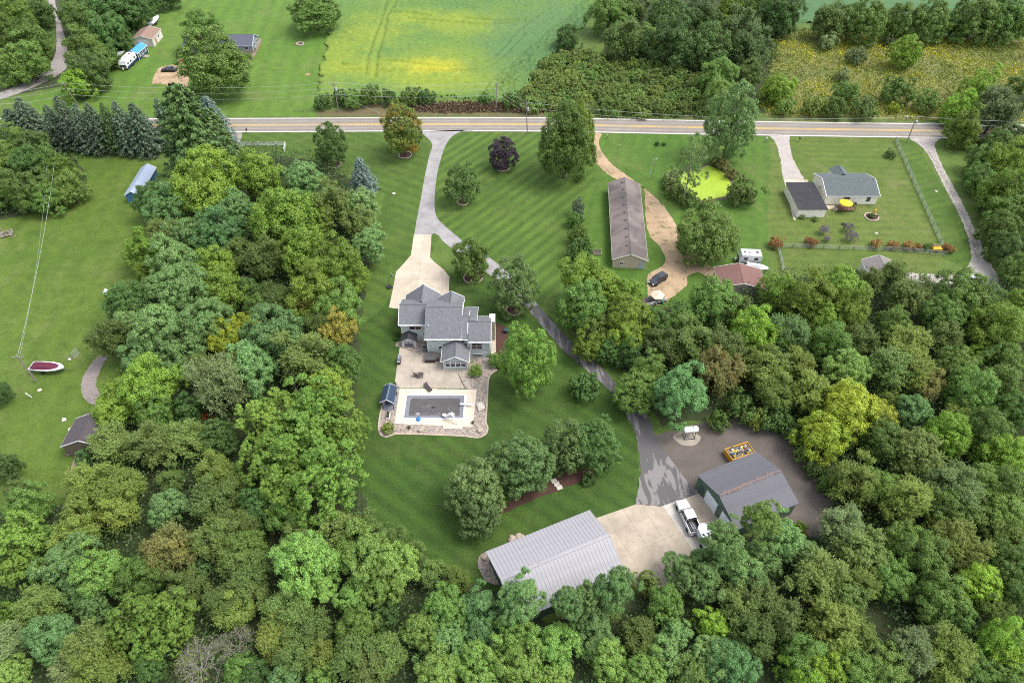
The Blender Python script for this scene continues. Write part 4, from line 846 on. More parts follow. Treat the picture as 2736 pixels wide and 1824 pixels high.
# cattails and weeds round the pond
for (x, y, r, k, lab) in [(1030,590,55,'gry','reedy weeds on the left bank of the pond'),(1060,680,60,'oli','olive weeds on the lower left bank of the pond'),(1150,740,60,'oli','weeds at the bottom of the pond'),(1390,500,45,'brn','brown reeds on the upper right bank of the pond'),(1450,560,40,'brn','brown reeds on the right bank of the pond'),(1290,780,50,'oli','weeds between the pond and the wide maple'),(1340,480,35,'olidk','dark weeds at the top of the pond'),(1010,640,40,'olidk','dark weeds at the left tip of the pond')]:
    px, py = T('X', x, y); shrub(px, py, r*1.2/2.613, k, lab, 'weeds on the pond bank', hz=1.1)
# shrubs along the gravel yard edge
for (t, x, y, r, k, lab) in [('J',1500,1150,110,'dk','dark shrub above the gravel yard right of the fuel tank'),('J',1360,1245,75,'mid','green shrub at the edge of the gravel yard by the fuel tank'),('J',1610,1225,80,'yo','yellowish shrub at the top edge of the gravel yard'),('J',1740,1230,105,'dk','dark shrub above the orange skip'),('I',150,1070,85,'dk','dark shrub right of the orange skip'),
        ('I',235,1140,80,'dk','dark shrub above the right side of the gravel yard'),('I',300,1270,75,'mid','green shrub beside the right edge of the gravel yard'),('I',380,1390,75,'dk','dark shrub right of the green barn across the gravel'),('I',450,1490,75,'mid','green shrub at the lower right edge of the gravel yard'),('H',620,480,45,'lim','yellow-green shrub on the gravel below the green barn'),('H',640,530,35,'org','small yellow-brown shrub on the gravel below the green barn')]:
    px, py = T(t, x, y); shrub(px, py, r/TILE[t][2], k, lab, 'shrubs round the gravel yard', hz=1.5)
lm('scr', (.046,.080,.016), (.086,.116,.026), (.080,.090,.030), rand=.3)
rs_ = random.Random(5); k_ = 0; spots = []
bx0, bx1 = min(p.x for p in brush), max(p.x for p in brush); by0, by1 = min(p.y for p in brush), max(p.y for p in brush)
for _ in range(4000):
    x_, y_ = rs_.uniform(bx0, bx1), rs_.uniform(by0, by1)
    if k_ >= 165: break
    if not inside(brush, np.array([x_]), np.array([y_]))[0] or any((x_-a)**2+(y_-b)**2 < 2.6**2 for a, b in spots): continue
    spots.append((x_, y_)); R = rs_.uniform(1.5, 3.0); k_ += 1
    kd = rs_.choice(['scr','scr','scr','olidk','mid','yo']); qx, qy = proj((x_, y_, 1)); zone = ('field-side' if qx < 1560 else 'grove-side')+(' front' if qy > 255 else ' back')
    plant('bush', kd, Vector((x_, y_, 0)), R, R*rs_.uniform(.75, 1.15), {'scr': 'olive green', 'olidk': 'dull dark olive', 'mid': 'mid green', 'yo': 'yellowish'}[kd]+f' bush in the {zone} part of the dense scrub across the road', 'shrub', 'shrub', 'scrub bushes beyond the road', drop=.12)
print('trees', NTREE)
# ------------------------------------------------------------------ buildings
def siding(name, col, pitch=.2, st=.3, rough=.6):
    t = NT(name); p = t.obj(); x = t.n('SeparateXYZ'); t.l(p, x.inputs[0])
    f = t.math('FRACT', t.math('DIVIDE', x.outputs['Z'], pitch)); t.bump(f, st, .04)
    c = t.mix(t.ramp(t.noise(p, .8, 4, .6)), col, tuple(q*.88 for q in col)); return t.fin(c, rough, .3)
def shingle(name, col, var=.35, streak=0):
    t = NT(name); p = t.obj(); b = t.n('TexBrick'); b.inputs['Scale'].default_value = 1; b.inputs['Brick Width'].default_value = .33; b.inputs['Row Height'].default_value = .16; b.inputs['Mortar Size'].default_value = .008
    b.inputs['Color1'].default_value = lin(col); b.inputs['Color2'].default_value = lin(tuple(c*(1-var) for c in col)); b.inputs['Mortar'].default_value = lin(tuple(c*.5 for c in col)); b.offset = .5
    t.l(p, b.inputs['Vector'])
    n = t.ramp(t.noise(p, .35, 5, .65), .3, .7); c = t.mix(t.math('MULTIPLY', n, .35), b.outputs['Color'], tuple(c*.7 for c in col))
    c = t.mix(t.math('MULTIPLY', t.ramp(t.noise(p, 5, 3, .7), .4, .7), .4), c, tuple(c*1.5 for c in col))
    t.bump(t.noise(p, 9, 3, .7), .4, .03); return t.fin(c, .9, .2)
m_trim = mat('white_trim', (.72,.72,.71), .5, .08, 2)
m_wallg = siding('sage_siding', (.50,.545,.51)); m_roofg = shingle('grey_shingles', (.155,.16,.168)); m_ridge = shingle('ridge_shingles', (.115,.118,.122))
m_found = mat('foundation_white', (.50,.54,.57), .8, .1, 2)
def glass(name, col):
    t = NT(name); p = t.obj(); c = t.mix(t.ramp(t.noise(p, .9, 2), .4, .6), col, tuple(q*2.2+.01 for q in col)); return t.fin(c, .08, .7)
m_glass = glass('window_glass', (.02,.022,.028)); m_glassb = glass('brown_glass', (.05,.032,.028))
m_blackm = mat('black_metal', (.018,.018,.02), .45, .2, 3, spec=.5); m_steel = mat('steel', (.45,.46,.48), .3, .1, 3, metal=.8); m_galv = mat('galvanised', (.38,.40,.40), .5, .2, 5, metal=.4)
m_rubber = mat('rubber', (.022,.022,.022), .85, .2, 3)
def window(parent, x, y, z, w, h, rz=0, nx=1, ny=1, gl=None, fw=.08, dep=.07, frame=None):
    """a window facing local -y: frame (a part) with its panes (sub-parts)"""
    m = MB(); m.box(-w/2-fw, w/2+fw, -dep, .02, h, h+fw); m.box(-w/2-fw, w/2+fw, -dep-.02, .02, -fw, 0)
    m.box(-w/2-fw, -w/2, -dep, .02, 0, h); m.box(w/2, w/2+fw, -dep, .02, 0, h)
    for i in range(1, nx): c = -w/2+w*i/nx; m.box(c-.03, c+.03, -dep+.01, .02, 0, h)
    for j in range(1, ny): c = h*j/ny; m.box(-w/2, w/2, -dep+.012, .02, c-.025, c+.025)
    o = m.build('window', frame or m_trim, parent, (x, y, z), rz)
    for i in range(nx):
        for j in range(ny):
            MB().box(-w/2+w*i/nx+.02, -w/2+w*(i+1)/nx-.02, -.03, -.01, h*j/ny+.02, h*(j+1)/ny-.02).build('pane', gl or m_glass, o)
    return o
def gable_x(parent, x0, x1, y0, y1, ze, zr, m, ridge=None, t=.16, ov=0, name='roof', cap=True):
    """ridge along x; eaves at y0 and y1"""
    yc = (y0+y1)/2
    for a in (y0, y1):
        MB().slab([(x0-ov,a,ze),(x1+ov,a,ze),(x1+ov,yc,zr),(x0-ov,yc,zr)], t).build(name, m, parent)
    if cap: MB().xprof([(yc-.16,zr-.06),(yc,zr+.05),(yc+.16,zr-.06),(yc,zr-.02)], x0-ov, x1+ov).build('ridge_cap', ridge or m, parent)
def gable_y(parent, x0, x1, y0, y1, ze, zr, m, ridge=None, t=.16, name='roof', cap=True):
    xc = (x0+x1)/2
    for a in (x0, x1):
        MB().slab([(a,y0,ze),(a,y1,ze),(xc,y1,zr),(xc,y0,zr)], t).build(name, m, parent)
    if cap: MB().prof([(xc-.16,zr-.06),(xc,zr+.05),(xc+.16,zr-.06),(xc,zr-.02)], y0, y1).build('ridge_cap', ridge or m, parent)
def trim_line(m, a, b, w=.10, h=.16):
    a, b = Vector(a), Vector(b); d = b-a; L = d.length; d.normalize()
    s = Vector((-d.y, d.x, 0)); s = s.normalized() if s.length > .01 else Vector((1,0,0)); u = d.cross(s); c = [s*w/2+u*h/2, -s*w/2+u*h/2, -s*w/2-u*h/2, s*w/2-u*h/2]
    m.add([a+q for q in c]+[b+q for q in c], [(0,1,2,3),(7,6,5,4)]+[(i,i+4,(i+1)%4+4,(i+1)%4) for i in range(4)])

# the grey house
hs = thing('house', 'large grey house with sage siding and many dark shingled gables by the pool', 'house', (-12.5, 92, 0))
ox, oy = -12.5, 92
def lx(v): return v-ox
def ly(v): return v-oy
w = MB()
w.xprof([(ly(93.1),0),(ly(99.5),0),(ly(99.5),4.45),(ly(96.3),6.3),(ly(93.1),4.45)], lx(-21.3), lx(-16.3))
w.xprof([(ly(89.3),0),(ly(99.5),0),(ly(99.5),4.4),(ly(94.35),7.45),(ly(89.3),4.45)], lx(-16.0), lx(-9.7))
w.xprof([(ly(89.3),0),(ly(96.4),0),(ly(96.4),4.45),(ly(92.85),6.7),(ly(89.3),4.45)], lx(-9.7), lx(-8.4))
w.xprof([(ly(88.6),1.3),(ly(94.7),1.3),(ly(94.7),4.45),(ly(91.65),6.25),(ly(88.6),4.45)], lx(-8.4), lx(-4.2))
w.prof([(lx(-21.0),0),(lx(-14.3),0),(lx(-14.3),3.1),(lx(-17.65),5.9),(lx(-21.0),3.1)], ly(99.5), ly(102.3))
w.prof([(lx(-14.2),0),(lx(-9.8),0),(lx(-9.8),4.5),(lx(-12),5.95),(lx(-14.2),4.5)], ly(99.5), ly(100.3))
w.build('wall', m_wallg, hs)
MB().box(lx(-8.38), lx(-4.15), ly(88.5), ly(94.6), 0, 1.3).build('lower_wall', m_found, hs)
gable_x(hs, lx(-21.7), lx(-16.4), ly(92.7), ly(99.9), 4.6, 6.55, m_roofg, m_ridge)
gable_x(hs, lx(-16.4), lx(-9.35), ly(88.9), ly(99.8), 4.6, 7.7, m_roofg, m_ridge)
gable_x(hs, lx(-9.35), lx(-8.15), ly(88.85), ly(96.8), 4.61, 6.9, m_roofg, m_ridge)
gable_x(hs, lx(-8.1), lx(-3.9), ly(88.2), ly(95.1), 4.6, 6.5, m_roofg, m_ridge)
gable_y(hs, lx(-21.4), lx(-13.9), ly(97.6), ly(102.6), 3.2, 6.15, m_roofg, m_ridge)
gable_y(hs, lx(-14.5), lx(-9.5), ly(97.0), ly(100.6), 4.6, 6.15, m_roofg, m_ridge)
MB().slab([(lx(-9.3),ly(98.0),4.3),(lx(-6.6),ly(98.0),4.3),(lx(-6.6),ly(94.6),5.6),(lx(-9.3),ly(94.6),5.6)], .16).build('porch_roof', m_roofg, hs)
MB().slab([(lx(-8.1),ly(94.6),5.6),(lx(-6.6),ly(94.6),5.6),(lx(-6.6),ly(91.9),6.4),(lx(-8.1),ly(91.9),6.6)], .16).build('porch_roof', m_roofg, hs)
f = MB()
E_ = [((-21.7,92.7,4.5),(-16.4,92.7,4.5)), ((-16.4,88.9,4.5),(-8.15,88.9,4.5)), ((-8.1,88.2,4.5),(-3.9,88.2,4.5)), ((-21.7,92.65,4.5),(-21.7,96.3,6.47)), ((-21.7,96.3,6.47),(-21.7,99.9,4.5)),
      ((-9.35,88.9,4.52),(-9.35,94.35,7.6)), ((-9.35,94.35,7.64),(-9.35,99.8,4.55)), ((-8.12,92.85,6.85),(-8.12,96.8,4.55)), ((-3.9,88.15,4.5),(-3.9,91.65,6.42)), ((-3.9,91.65,6.42),(-3.9,95.1,4.5)), ((-9.5,100.6,4.55),(-12,100.6,6.08)), ((-12,100.6,6.08),(-14.5,100.6,4.55)),
      ((-21.4,102.6,3.12),(-17.65,102.6,6.07)), ((-17.65,102.6,6.07),(-13.9,102.6,3.12)), ((-6.6,98,4.2),(-6.6,94.6,5.5)), ((-9.3,98,4.2),(-6.6,98,4.2)), ((-9.5,97,4.52),(-9.5,100.6,4.52)), ((-8.1,95.1,4.5),(-3.9,95.1,4.5)), ((-6.6,94.6,5.5),(-6.6,91.9,6.3))]
for a, b in E_: trim_line(f, (lx(a[0]),ly(a[1]),a[2]), (lx(b[0]),ly(b[1]),b[2]))
f.build('fascia', m_trim, hs)
f = MB()
for x, y, z in ((-21.3,93.1,4.4),(-16.0,89.3,4.4),(-8.42,89.3,4.4),(-4.2,88.6,4.4),(-16.3,93.1,4.4)): f.box(lx(x)-.08, lx(x)+.08, ly(y)-.06, ly(y)+.1, 0, z)
f.build('corner_board', m_trim, hs)
g = MB()
for a, b in (((-21.7,92.6),(-16.4,92.6)),((-16.4,88.8),(-8.15,88.8)),((-8.1,88.1),(-3.9,88.1))): g.box(lx(a[0]), lx(b[0]), ly(a[1])-.1, ly(a[1])+.02, 4.42, 4.53)
g.build('gutter', m_trim, hs)
window(hs, lx(-18.6), ly(93.1), 2.9, 2.3, 1.05, nx=2, gl=m_glassb)
window(hs, lx(-14.7), ly(89.3), 3.7, .9, .55, gl=m_glassb); window(hs, lx(-9.2), ly(89.3), 3.35, .6, .85)
window(hs, lx(-6.6), ly(88.6), 2.2, 1.9, 1.6, nx=2, ny=2, gl=m_glassb); window(hs, lx(-6.5), ly(88.5), .35, 1.8, .5)
o = MB(); n = 20
o.add([(math.cos(6.283*k/n)*.62, d, math.sin(6.283*k/n)*.45) for d in (-.06,.02) for k in range(n)]+[(math.cos(6.283*k/n)*.5, d, math.sin(6.283*k/n)*.34) for d in (-.06,.02) for k in range(n)],
      [(k,(k+1)%n,2*n+(k+1)%n,2*n+k) for k in range(n)]+[((k+1)%n,k,n+k,n+(k+1)%n) for k in range(n)]+[(2*n+k,2*n+(k+1)%n,3*n+(k+1)%n,3*n+k) for k in range(n)])
ow = o.build('oval_window', m_trim, hs, (lx(-13.5), ly(89.3), 1.9))
MB().add([(math.cos(6.283*k/n)*.5, -.02, math.sin(6.283*k/n)*.34) for k in range(n)], [list(range(n))[::-1]]).build('pane', m_glass, ow)
dm = MB().box(-.5,.5,-.06,.02,0,2.1); dd = dm.build('back_door', m_trim, hs, (lx(-16.9), ly(93.1), .15))
MB().box(-.3,.3,-.08,-.055,1.15,1.9).build('pane', m_glass, dd); MB().box(.32,.4,-.12,-.055,1.0,1.1).build('handle', m_steel, dd)
cb = MB().box(-.62,.62,-.5,0,0,1.1).build('utility_box', mat('beige_box', (.5,.48,.42), .6), hs, (lx(-16.9), ly(93.0), 0))
ch = MB().box(lx(-4.25), lx(-3.3), ly(93.0), ly(94.9), 0, 5.0).build('chimney', siding('chimney_siding', (.42,.36,.28)), hs)
MB().box(lx(-4.32), lx(-3.22), ly(92.9), ly(95.0), 5.0, 5.25).build('chimney_cap', m_trim, ch)
for x, y in ((-15.7,91.0),): MB().lathe([(.06,0),(.06,.5),(.075,.5),(.075,.56)], (lx(x),ly(y),5.7), 8).build('vent_pipe', m_trim, hs)
g_ = MB().box(lx(-20.2), lx(-15.2), ly(102.28), ly(102.36), .05, 2.3).build('garage_door', m_trim, hs)
# sunroom
sr = MB(); sr.prof([(lx(-12.7),0),(lx(-8.35),0),(lx(-8.35),2.55),(lx(-10.52),3.8),(lx(-12.7),2.55)], ly(85.3), ly(89.28)); sr = sr.build('sunroom', m_wallg, hs)
for s_ in (1, 2):
    pass
gable_y(sr, lx(-13.15), lx(-7.9), ly(84.95), ly(89.3), 2.6, 4.0, m_roofg, m_ridge)
f = MB(); trim_line(f, (lx(-13.15),ly(84.93),2.5), (lx(-10.52),ly(84.93),3.92)); trim_line(f, (lx(-10.52),ly(84.93),3.92), (lx(-7.9),ly(84.93),2.5))
trim_line(f, (lx(-13.17),ly(84.95),2.5), (lx(-13.17),ly(89.2),2.5)); trim_line(f, (lx(-7.88),ly(84.95),2.5), (lx(-7.88),ly(89.2),2.5)); f.build('fascia', m_trim, sr)
for k in range(4):
    window(hs, lx(-12.0+k*.985), ly(85.3), .95, .8, .85, fw=.09, dep=.09, gl=m_glass); window(hs, lx(-12.0+k*.985), ly(85.3), 2.0, .8, .32, fw=.09, dep=.09)
f = MB(); f.box(lx(-12.78), lx(-12.6), ly(85.2), ly(85.42), 0, 2.5); f.box(lx(-8.45), lx(-8.27), ly(85.2), ly(85.42), 0, 2.5); f.build('corner_board', m_trim, sr)
for yy in (86.2, 87.4, 88.5): window(hs, lx(-8.35), ly(yy), .95, .8, .95, rz=math.pi/2)

# metal barns: ribbed panels, one by one
def barn(name, label, c, rz, L, Wd, ze, zr, wallm, roofm, panels, doors=(), ridge_m=None, ov=.35, rib=.05):
    r = thing(name, label, 'barn', (c[0], c[1], 0), rz); hw, hl = Wd/2, L/2
    MB().xprof([(-hw,0),(hw,0),(hw,ze-.12),(0,zr-.15),(-hw,ze-.12)], -hl, hl).build('wall', wallm, r)
    pw = (L+2*ov)/panels; k = (zr-ze)/(hw+ov*.6)
    shared = {}
    for s in (-1, 1):
        yo = s*(hw+ov*.6)
        if s not in shared:
            m = MB(); m.slab([(0.012,yo,ze),(pw-.012,yo,ze),(pw-.012,0,zr),(.012,0,zr)], .04)
            n = Vector((0, s*(zr-ze), abs(yo))).normalized()
            for a in ((0,yo,ze),):
                p0, p1 = Vector((0.0,yo,ze))-n*.01, Vector((0.0,s*.02,zr-.01))-n*.01
                q = [(-.045,0),(.045,0),(.025,rib),(-.025,rib)]
                m.add([p0+Vector((u,0,0))+n*v for u, v in q]+[p1+Vector((u,0,0))+n*v for u, v in q], [(0,1,2,3),(7,6,5,4)]+[(i,i+4,(i+1)%4+4,(i+1)%4) for i in range(4)])
            shared[s] = m.mesh('roof_panel', roofm)
        for i in range(panels):
            o = bpy.data.objects.new('roof_panel', shared[s]); C.objects.link(o); o.parent = r; o.location = (-hl-ov+i*pw, 0, random.uniform(-.004,.004))
    MB().xprof([(-.28,zr-.03),(0,zr+.07),(.28,zr-.03),(.28,zr+.0),(0,zr+.11),(-.28,zr+.0)], -hl-ov, hl+ov).build('ridge_cap', ridge_m or roofm, r)
    f = MB()
    for s in (-1, 1):
        for e in (-1, 1): trim_line(f, (e*(hl+ov), s*(hw+ov*.6), ze-.06), (e*(hl+ov), 0, zr-.06), .08, .16)
        trim_line(f, (-hl-ov, s*(hw+ov*.6), ze-.07), (hl+ov, s*(hw+ov*.6), ze-.07), .06, .14)
    f.build('eave_trim', ridge_m if name == 'never' else roofm, r)
    return r
m_lilac = NT('lilac_metal'); _p = m_lilac.obj(); _mp = m_lilac.n('Mapping'); _mp.inputs['Scale'].default_value = (1.6, .14, 1); m_lilac.l(_p, _mp.inputs[0])
_c = m_lilac.mix(m_lilac.ramp(m_lilac.noise(_p, .5, 4, .6)), (.28,.273,.285), (.315,.307,.32)); _c = m_lilac.mix(m_lilac.math('MULTIPLY', m_lilac.ramp(m_lilac.noise(_mp.outputs[0], 1.5, 5, .7), .5, .75), .4), _c, (.17,.16,.165)); m_lilac = m_lilac.fin(_c, .7, .2)
m_greenw = siding('green_metal_siding', (.085,.14,.10), .23); m_roofd = NT('charcoal_metal'); _p = m_roofd.obj(); _mp = m_roofd.n('Mapping'); _mp.inputs['Scale'].default_value = (1.6, .14, 1); m_roofd.l(_p, _mp.inputs[0])
_c = m_roofd.mix(m_roofd.ramp(m_roofd.noise(_p, .4, 4, .6)), (.105,.103,.116), (.125,.123,.136)); _c = m_roofd.mix(m_roofd.math('MULTIPLY', m_roofd.ramp(m_roofd.noise(_mp.outputs[0], 1.5, 5, .7), .5, .75), .35), _c, (.16,.155,.165)); m_roofd = m_roofd.fin(_c, .7, .2)
a = P(1298,1473,3.2); b = P(1575,1362,3.2); d = P(1673,1531,3.2)
rz = math.atan2(b.y-a.y, b.x-a.x); cc = (a+d)/2; Lb = (b-a).length; Wb = (d-b).length
lb = barn('metal_barn', 'long metal barn with pale lilac ribbed roof by the concrete apron', cc, rz, Lb-.7, Wb-.42, 3.2, 5.1, m_greenw, m_lilac, 30)
dr_ = MB().box(-.03,.04,-2.2,2.2,0,2.7).build('sliding_door', m_trim, lb, ((Lb-.7)/2+.01, .4, .05))
MB().box(-.04,.03,-.45,.45,0,2.1).build('door', m_trim, lb, (-(Lb-.7)/2-.01, -2.0, .05))
lamp = MB(); lamp.tube([(0,0,0),(.35,0,.08),(.6,0,0)], .03, n=5); lamp.lathe([(.1,0),(.14,-.1)], (.62,0,.0), 8); lamp.build('gable_lamp', m_blackm, lb, ((Lb-.7)/2+.02, 0, 4.3))
a = P(1862,1268,3.4); b = P(2021,1205,3.4); d = P(2136,1344,3.4)
rz2 = math.atan2(b.y-a.y, b.x-a.x); cc2 = (a+d)/2; L2 = (b-a).length; W2 = (d-b).length
gb = barn('metal_barn', 'green-walled barn with charcoal metal roof and white doors beside the gravel yard', cc2, rz2, L2-.5, W2-.42, 3.4, 5.2, m_greenw, m_roofd, 34, ov=.25, rib=.035)
for yy, ww in ((1.4,2.7), (-2.6,2.7)):
    m = MB(); m.box(-.06,.02,-ww/2-.1,ww/2+.1,0,2.75); fr = m.build('overhead_door', m_trim, gb, (-(L2-.5)/2-.02, yy-.3, .06))
    for k in range(5): MB().box(-.09,-.055,-ww/2,ww/2,.05+k*.52,.05+k*.52+.49).build('door_panel', mat('door_white', (.74,.76,.78), .45, .06, 2), fr)
MB().box(-.05,.03,-.48,.48,0,2.1).build('side_door', mat('dark_green_door', (.05,.09,.065), .5), gb, (-(L2-.5)/2-.02, 3.6, .06))
m = MB()
rng = random.Random(4)
for k in range(17):
    u = -(L2)/2+.1+k*L2/17; ww = rng.uniform(.35,.6)
    m.cbox((u+ww/2, rng.uniform(-.1,.1), 5.26+rng.uniform(0,.02)), (ww*rng.uniform(.8,1.35), rng.uniform(.35,.6), .03), rng.uniform(-.05,.05))
m.build('torn_ridge_vent', mat('torn_foam', (.24,.15,.12), .9, .6, 3), gb)
m = MB(); m.box(-.5,1.2,-.8,0,0,1.0); m.build('bench', mat('pad_box', (.4,.38,.34), .8), gb, (-(L2-.5)/2-1.3, W2/2-1.2, 0)) if False else None

# the long tan building
m_brown = NT('brown_shingles'); _p = m_brown.obj(); _n = m_brown.ramp(m_brown.noise(_p, .22, 4, .6, .4), .4, .62)
_c = m_brown.mix(_n, (.21,.177,.16), (.105,.09,.086)); _c = m_brown.mix(m_brown.math('MULTIPLY', m_brown.noise(_p, 5, 3, .7), .5), _c, (.10,.08,.072)); m_brown.bump(m_brown.noise(_p, 8, 3), .4, .03); m_brown = m_brown.fin(_c, .9, .2)
m_tan = siding('tan_siding', (.56,.46,.34), .22)
z0 = 2.5
A, B_, Cc, D = P(1625,489,z0), P(1711,490,z0), P(1638,696,z0), P(1732,697,z0)
xl, xr_, yb, yt = (A.x+Cc.x)/2-.1, (B_.x+D.x)/2, Cc.y, A.y
skew = math.atan2(((A.x+B_.x)-(Cc.x+D.x))/2, yt-yb)
tb = thing('long_building', 'long tan building with a weathered brown gable roof beside the dirt drive', 'building', ((A.x+D.x)/2, (yb+yt)/2, 0), -skew)
hw = ((B_.x-A.x)+(D.x-Cc.x))/4; hl = (yt-yb)/2
MB().prof([(-hw+.3,0),(hw-.3,0),(hw-.3,z0-.05),(0,4.0),(-hw+.3,z0-.05)], -hl+.3, hl-.3).build('wall', m_tan, tb)
gable_y(tb, -hw, hw, -hl, hl, z0, 4.2, m_brown, m_brown)
f = MB()
for s in (-1,1):
    trim_line(f, (s*hw,-hl,z0-.08), (0,-hl-.01,4.1), .1, .2); trim_line(f, (s*hw,-hl,z0-.1), (s*hw,hl,z0-.1), .1, .14)
f.build('fascia', mat('cream_trim', (.62,.58,.48), .6), tb)
window(tb, -hw*.45, -hl+.3, 1.0, .8, .8, nx=2, ny=2); MB().box(-.55,.55,-.05,.02,0,2.0).build('door', mat('pale_blue_door', (.42,.50,.50), .6), tb, (hw*.66, -hl+.3, .05))
for k in range(9):
    m = MB(); m.lathe([(.16,0),(.16,.12),(.24,.14),(.22,.26),(.02,.3)], (0,0,0), 8); yy = hl-2.0-k*(2*hl-4)/8.4
    m.build('roof_vent', mat('vent_brown', (.10,.08,.075), .7), tb, (-hw*.17, yy, 3.9))
m = MB()
for k in range(11): m.box(-hw+.24,-hw+.3, -hl+1.5+k*2.5, -hl+2.4+k*2.5, 1.0, 1.7)
m.build('side_window', m_glass, tb)

# white ranch house and its garage
m_cream = siding('cream_siding', (.85,.81,.68), .25); m_teal = shingle('slate_green_shingles', (.105,.125,.125)); m_flat = NT('black_flat_roof'); _p = m_flat.obj()
m_flat = m_flat.fin(m_flat.mix(m_flat.ramp(m_flat.noise(_p, .5, 5, .7)), (.02,.02,.023), (.033,.031,.035)), .8, .25)
ze = 2.6
e1, e2 = TP('Z',548,716,ze), TP('Z',922,722,ze); f1, f2 = TP('Z',490,565,ze), TP('Z',868,571,ze)
zr = 4.3; r1, r2 = TP('Z',538,592,zr), TP('Z',912,592,zr)
dpt = 2*(r1.y-e1.y); rx0, rx1 = e1.x-.1, e2.x+.1
rh = thing('ranch_house', 'white ranch house with slate roof and small front gable', 'house', ((rx0+rx1)/2, e1.y+dpt/2, 0)); hx = (rx1-rx0)/2; hy = dpt/2
MB().xprof([(-hy+.35,0),(hy-.35,0),(hy-.35,ze-.05),(0,zr-.2),(-hy+.35,ze-.05)], -hx+.25, hx-.25).build('wall', m_cream, rh)
gable_x(rh, -hx, hx, -hy, hy, ze, zr, m_teal, m_teal)
fx = TP('Z',640,520,3.6).x-(rx0+rx1)/2
gable_y(rh, fx-2.0, fx+2.0, hy-2.0, hy+2.2, 2.6, 3.7, m_teal, m_teal); MB().prof([(fx-1.8,0),(fx+1.8,0),(fx+1.8,2.5),(fx,3.5),(fx-1.8,2.5)], hy-.4, hy+2.0).build('porch_wall', m_cream, rh)
f = MB()
for s in (-1,1):
    trim_line(f, (s*hx,-hy,ze-.08), (s*hx,0,zr-.08), .1, .18); trim_line(f, (s*hx,hy,ze-.08), (s*hx,0,zr-.08), .1, .18); trim_line(f, (-hx,s*hy,ze-.1), (hx,s*hy,ze-.1), .1, .16)
f.build('fascia', m_trim, rh)
window(rh, TP('Z',840,742,1.5).x-(rx0+rx1)/2, -hy+.35, .9, .9, 1.2, ny=2); 
o = MB().box(-.9,.9,-.05,.02,0,2.05).build('patio_door', m_trim, rh, (TP('Z',672,740,1).x-(rx0+rx1)/2, -hy+.35, .3)); MB().box(-.8,0,-.07,-.05,.1,1.95).build('pane', m_glassb, o); MB().box(.05,.8,-.07,-.05,.1,1.95).build('pane', m_glassb, o)
m = MB(); m.lathe([(.07,0),(.07,.6),(.12,.62),(.12,.7)], (0,0,0), 8); m.build('flue', m_galv, rh, (TP('Z',787,625,4).x-(rx0+rx1)/2, -.9, 3.8))
sat = MB(); sat.lathe([(.02,0),(.25,.05),(.38,.14)], (0,0,0), 12); sat.build('satellite_dish', m_galv, rh, (-hx-.15, -.6, 2.2))
g0, g1, g2, g3 = TP('Z',283,620,2.7), TP('Z',482,618,2.7), TP('Z',527,808,2.5), TP('Z',330,806,2.5)
gx0, gx1, gy0, gy1 = (g0.x+g3.x)/2, (g1.x+g2.x)/2, (g2.y+g3.y)/2, (g0.y+g1.y)/2
gr = thing('garage', 'detached-looking garage with flat black roof left of the ranch house', 'garage', ((gx0+gx1)/2, (gy0+gy1)/2, 0)); hx2, hy2 = (gx1-gx0)/2, (gy1-gy0)/2
MB().box(-hx2+.15, hx2-.15, -hy2+.15, hy2-.15, 0, 2.4).build('wall', m_cream, gr)
n_sheet = 3
for k in range(n_sheet):
    y0_ = -hy2+k*2*hy2/n_sheet; MB().slab([(-hx2,y0_+.01,2.46+k*.05),(hx2,y0_+.01,2.46+k*.05),(hx2,y0_+2*hy2/n_sheet+.12,2.51+k*.05),(-hx2,y0_+2*hy2/n_sheet+.12,2.51+k*.05)], .06).build('roof_sheet', m_flat, gr)
f = MB(); trim_line(f, (-hx2,-hy2-.02,2.42), (hx2,-hy2-.02,2.42), .08, .14); trim_line(f, (hx2+.02,-hy2,2.42), (hx2+.02,hy2,2.52), .08, .14); trim_line(f, (-hx2-.02,-hy2,2.42), (-hx2-.02,hy2,2.52), .08, .14); f.build('roof_edge', m_blackm, gr)
MB().box(-1.6,1.6,-.02,.05,0,2.1).build('garage_door', m_trim, gr, (0, hy2-.13, .05))
# timber deck behind the ranch house
m_wood = mat('deck_wood', (.20,.105,.07), .8, .35, 3, .3, 15); m_woodg = mat('grey_wood', (.30,.26,.22), .85, .3, 3, .3, 15); m_woodl = mat('pale_wood', (.40,.32,.23), .8, .3, 3)
d0 = TP('Z',675,795,.5)
dk = thing('timber_deck', 'brown timber deck with railing behind the ranch house', 'deck', (d0.x, d0.y, 0))
pl_ = MB().box(0,3.6,0,.23,.42,.47).mesh('deck_board', m_wood)
for k in range(10):
    o = bpy.data.objects.new('deck_board', pl_); C.objects.link(o); o.parent = dk; o.location = (-1.8, -1.2+k*.245, 0)
for x_, y_ in ((-1.8,-1.2),(0,-1.2),(1.8,-1.2),(-1.8,0),(1.8,0),(1.8,1.2)): MB().box(-.06,.06,-.06,.06,0,1.35).build('rail_post', m_wood, dk, (x_,y_,0))
m = MB(); m.box(-1.8,1.8,-1.25,-1.15,1.3,1.37); m.box(-1.8,1.8,-1.23,-1.18,.75,.82); m.box(1.75,1.85,-1.2,1.2,1.3,1.37); m.box(-1.85,-1.75,-1.2,0,1.3,1.37); m.build('rail', m_wood, dk)
for k in range(3): MB().box(-2.9+k*.33,-2.55+k*.33,-.9,.3,k*.14,.1+k*.14+.05).build('step', m_woodl, dk)
wk = TP('Z',570,795,0)
